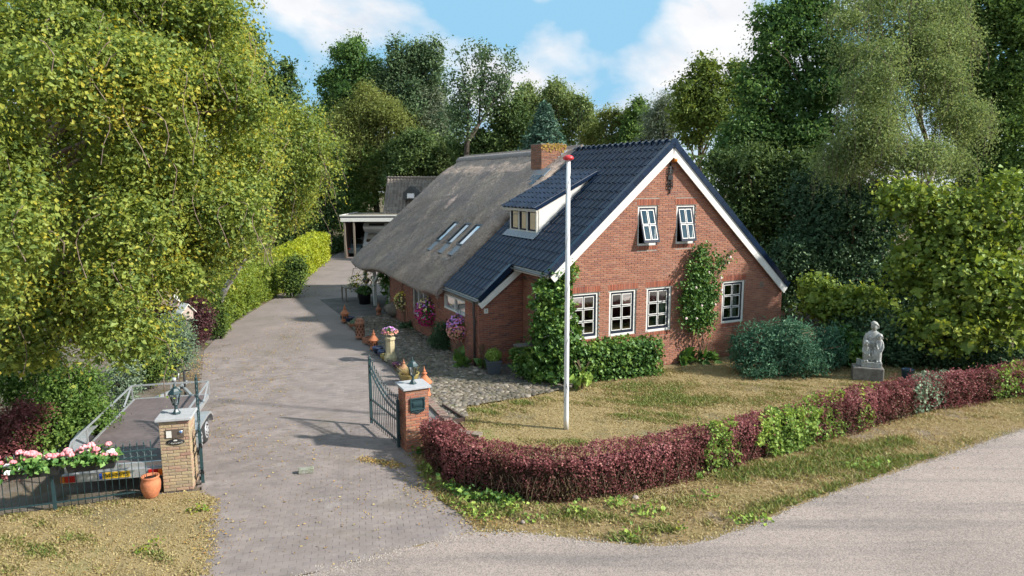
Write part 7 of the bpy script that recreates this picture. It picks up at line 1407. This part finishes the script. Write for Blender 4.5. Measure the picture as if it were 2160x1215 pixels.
for z, rr2 in ((.36, .36), (.95, .42)):
    for j in range(13): t = math.pi * (-.1 + 1.2 * j / 12); vs += [(rr2 * math.cos(t), .05 + rr2 * math.sin(t), z), ((rr2 - .06) * math.cos(t), .05 + (rr2 - .06) * math.sin(t), z)]
mb.smooth = True; mb.add(vs, [(2 * j + a, 2 * j + 2 + a, 26 + 2 * j + 2 + a, 26 + 2 * j + a) for j in range(12) for a in (0, 1)] + [(26 + 2 * j, 26 + 2 * j + 2, 26 + 2 * j + 3, 26 + 2 * j + 1) for j in range(12)]); mb.build('shell_back', MATS['mauve_cushion'], e)
for x in (-.25, .25):
    for y in (-.22, .3): mb = MB(); mb.tube([(x, y, 0), (x * .9, y * .9, .36)], .018, 6); mb.build('leg', m_iron, e)
def birdhouse(px, py, Y, label, s=1., rot=.4):
    p = AT(px, py, Y); e = empty('bird_house', (p.x, p.y, 0), rot, label, 'bird house', 'bird houses left of the drive'); z = p.z; mb = MB(); mb.bb(-.035, .035, -.035, .035, 0, z - .15 * s); mb.build('post', m_wood, e)
    mb = MB(); mb.prism([(-.13 * s, z - .15 * s), (.13 * s, z - .15 * s), (.13 * s, z + .06 * s), (0, z + .2 * s), (-.13 * s, z + .06 * s)], -.12 * s, .12 * s, lambda a, b_, h: (a, h, b_)); mb.build('house_box', M('pale_wood', (.42, .34, .29), .85, var=.15, scale=6), e)
    mb = MB()
    for sg in (-1, 1): mb.bar((0, -.18 * s, z + .215 * s), (0, .18 * s, z + .215 * s), .01, .01); mb.add([(0, -.17 * s, z + .23 * s), (0, .17 * s, z + .23 * s), (sg * .2 * s, .17 * s, z + .01 * s), (sg * .2 * s, -.17 * s, z + .01 * s), (0, -.17 * s, z + .255 * s), (0, .17 * s, z + .255 * s), (sg * .2 * s, .17 * s, z + .035 * s), (sg * .2 * s, -.17 * s, z + .035 * s)], [(0, 1, 2, 3), (4, 5, 6, 7), (0, 1, 5, 4), (1, 2, 6, 5), (2, 3, 7, 6), (3, 0, 4, 7)])
    mb.build('roof', m_cream, e); mb = MB(); mb.lathe([(.035 * s, 0), (.001, .001)], 12, (0, -.125 * s, z + .02 * s), Matrix.Rotation(R(90), 3, 'X')); mb.bb(-.03, .03, -.17 * s, -.12 * s, z - .08 * s, z - .06 * s); mb.build('entrance', m_hole, e)
birdhouse(392, 660, 23.2, 'larger wooden bird house with flat slanting roof against the purple bush', 1.3, .9); birdhouse(368, 637, 24.4, 'small bird house with white gable roof left of the purple bush', 1.0, .2)

# ---- outbuildings at the end of the drive
CPY = 54.2; cx0, cx1 = AT(716, 460, CPY).x, -6.5; zt = AT(716, 455, CPY).z
e = empty('carport', (cx0, CPY, 0), 0, 'timber carport with flat felt roof and white fascia at the end of the drive', 'carport'); Wc = cx1 - cx0
mb = MB(); mb.bb(.05, Wc, .06, 6.2, zt - .12, zt - .02); mb.build('felt_roof', M('roof_felt', (.16, .125, .10), .95, var=.3, scale=1.5, col2=(.22, .19, .12)), e); mb = MB(); mb.bb(0, Wc, -.02, .05, zt - .05, zt + .05); mb.bb(0, .05, .05, 6.2, zt - .05, zt + .05); mb.build('roof_trim', m_white, e)
mb = MB(); mb.bb(.02, Wc, .0, .05, zt - .17, zt - .05); mb.build('dark_trim', m_navy, e); mb = MB(); mb.bb(.06, Wc, .0, .06, zt - .46, zt - .17); mb.build('fascia', m_white, e)
for k in range(14): mb = MB(); mb.bb(.3, .33, .1 + k * .42, .1 + k * .42 + .41, 0, zt - .2); mb.build('plank', M('stained_timber', (.10, .065, .05), .85, var=.25, scale=3, bump=.4, bscale=30), e)
for k in range(12): mb = MB(); mb.bb(.3 + k * .5, .3 + k * .5 + .49, 6.0, 6.03, 0, zt - .2); mb.build('plank', MATS['stained_timber'], e)
for x in (.28, 1.0): mb = MB(); mb.bb(x, x + .13, .04, .17, 0, zt - .46); mb.build('post', m_wood, e)
q = AT(785, 500, 57); e = empty('camper_van', (q.x + .6, 56.0, 0), 0, 'white camper van with over-cab bunk parked in the carport', 'camper van'); m_van = M('white_van_paint', (.68, .69, .70), .3, var=.03, spec=.5)
mb = MB(); prof = [(0.0, .45), (-.55, .55), (-.62, .95), (-.35, 1.12), (.35, 1.9), (.1, 1.95), (-.25, 2.15), (-.3, 2.35), (.1, 2.66), (.8, 2.72), (4.0, 2.72), (4.0, .45)]
mb.prism(prof, -1.05, 1.05, lambda a, b_, h: (h, a, b_)); mb.build('body', m_van, e, .03); mb = MB(); mb.add([(-.82, -.33 - .02, 1.16), (.82, -.33 - .02, 1.16), (.78, .31 - .02, 1.84), (-.78, .31 - .02, 1.84)], [(0, 1, 2, 3)]); mb.build('windscreen', m_skg, e); mb = MB(); mb.add([(-.6, -.22, 2.42), (.6, -.22, 2.42), (.6, .02, 2.6), (-.6, .02, 2.6)], [(0, 1, 2, 3)]); mb.build('bunk_window', m_sk, e)
for s in (-1, 1):
    mb = MB(); mb.ball((s * .75, -.6, .82), .13, 10, 6, (1.3, .5, .8)); mb.build('headlight', m_lampglass, e); mb = MB(); mb.bb(s * 1.05, s * 1.25, -.2, -.1, 1.25, 1.55); mb.build('mirror', m_ink, e)
    for y in (.35, 3.0): mb = MB(); mb.lathe([(.12, -.1), (.32, -.1), (.34, 0), (.32, .1), (.12, .1)], 18, (s * .95, y, .34), Matrix.Rotation(R(90), 3, 'Y')); mb.build('wheel', m_rubber, e)
mb = MB(); mb.bb(-.9, .9, -.66, -.55, .4, .6); mb.build('bumper', m_sk, e)
q = AT(745, 520, 56); e = empty('parked_car', (q.x + .25, 55.2, 0), 0, 'blue-grey car half hidden by the thatch in the carport', 'car'); mb = MB(); mb.prism([(0, .3), (-.05, .7), (.8, .92), (1.4, 1.38), (2.8, 1.4), (3.5, .95), (3.6, .35)], -.5, .5, lambda a, b_, h: (h, a, b_)); mb.build('body', M('grey_car_paint', (.16, .22, .25), .25, metal=.3), e, .04); mb = MB(); mb.add([(-.42, .86, .97), (.42, .86, .97), (.4, 1.36, 1.35), (-.4, 1.36, 1.35)], [(0, 1, 2, 3)]); mb.build('windscreen', m_skg, e); mb = MB(); mb.ball((-.36, -.03, .66), .09, 8, 5, (1.3, .5, .7)); mb.build('headlight', m_red, e)
for s in (-1, 1): mb = MB(); mb.lathe([(.1, -.08), (.29, -.08), (.29, .08), (.1, .08)], 16, (s * .45, .7, .3), Matrix.Rotation(R(90), 3, 'Y')); mb.build('wheel', m_rubber, e)
OBY = 57.5; x0 = AT(817, 376, 60.5).x; zr = AT(817, 376, 60.5).z; e = empty('outbuilding', (x0, OBY, 0), 0, 'brick outbuilding with weathered brown tiled roof behind the thatch', 'outbuilding'); Wb = 7.5; ze = 2.7; dpt = 3.0
mb = MB(); mb.bb(.25, Wb, .1, 6, 0, ze); mb.prism([(.15, ze), (5.9, ze), (3.0, zr - .15)], .25, Wb, lambda a, b_, h: (h, a, b_)); mb.build('walls', MATS['dark_brick'], e)
an_ = math.atan((zr - ze) / dpt); rt3 = Matrix(((1, 0, 0), (0, math.cos(an_), -math.sin(an_)), (0, math.sin(an_), math.cos(an_)))).to_4x4(); lst = []
SL = dpt / math.cos(an_)
for r_ in range(int(SL / .36) + 1):
    for c in range(int(Wb / .28)): lst.append(Matrix.Translation(Vector((c * .28, 0, ze)) + Vector((0, math.cos(an_), math.sin(an_))) * r_ * .36) @ rt3)
joined_tiles('roof_tiles', None, lst, M('weathered_tile', (.2, .17, .15), .9, var=.25, scale=5, tints=[(.15, .125, .11), (.23, .195, .165), (.19, .155, .13), (.28, .24, .2)], spec=.15), e)
mb = MB(); mb.tube([(-.05, 3.0, zr + .02), (Wb, 3.0, zr + .02)], .11, 10); mb.build('ridge', MATS['weathered_tile'], e)
q = AT(868, 405, 58.6); mb = MB(); dx_ = q.x - x0; dz_ = q.z; mb.prism([(dx_ - .62, dz_ - .6), (dx_ + .62, dz_ - .6), (dx_ + .62, dz_ - .05), (dx_, dz_ + .5), (dx_ - .62, dz_ - .05)], .6, 2.4, lambda a, b_, h: (a, h, b_)); mb.build('roof_dormer', m_sk, e)
mb = MB(); mb.bb(dx_ - .3, dx_ + .3, .57, .60, dz_ - .5, dz_ - .1); mb.build('window_frame', m_white, e); mb = MB(); mb.bb(dx_ - .25, dx_ + .25, .555, .57, dz_ - .45, dz_ - .15); mb.build('pane', m_skg, e)
# things on the window sills inside
for (u, z, mat_, lab, kind) in ((2.52, ZB, m_terrab, 'reddish basket on the sill of the second gable window', 'basket'), (3.1, ZB, m_ochre, 'straw-coloured basket on the sill of the second gable window, right pane', 'basket'), (4.5, ZB, m_salm, 'vase of dried flowers on the sill of the third gable window', 'vase'), (7.45, ZB, m_yel, 'tall yellow vase in the right-hand window', 'vase'), (1.62, ZB, m_terrab, 'brown pot on the sill of the window beside the ivy', 'pot')):
    e = empty('sill_' + kind, HP(u, .32, z - .02), HT, lab, kind); mb = MB(); mb.lathe([(.05, 0), (.09, .06), (.10, .14), (.06, .2), (.05, .24), (.07, .27)] if kind == 'vase' else [(.09, 0), (.13, .05), (.12, .16), (.09, .2)], 12); mb.build('body', mat_, e)
    if kind == 'vase': mb = MB(); [mb.ball((random.uniform(-.09, .09), random.uniform(-.05, .05), .33 + random.uniform(0, .14)), .035, 6, 4) for _ in range(9)]; mb.build('dried_flowers', m_salm, e)
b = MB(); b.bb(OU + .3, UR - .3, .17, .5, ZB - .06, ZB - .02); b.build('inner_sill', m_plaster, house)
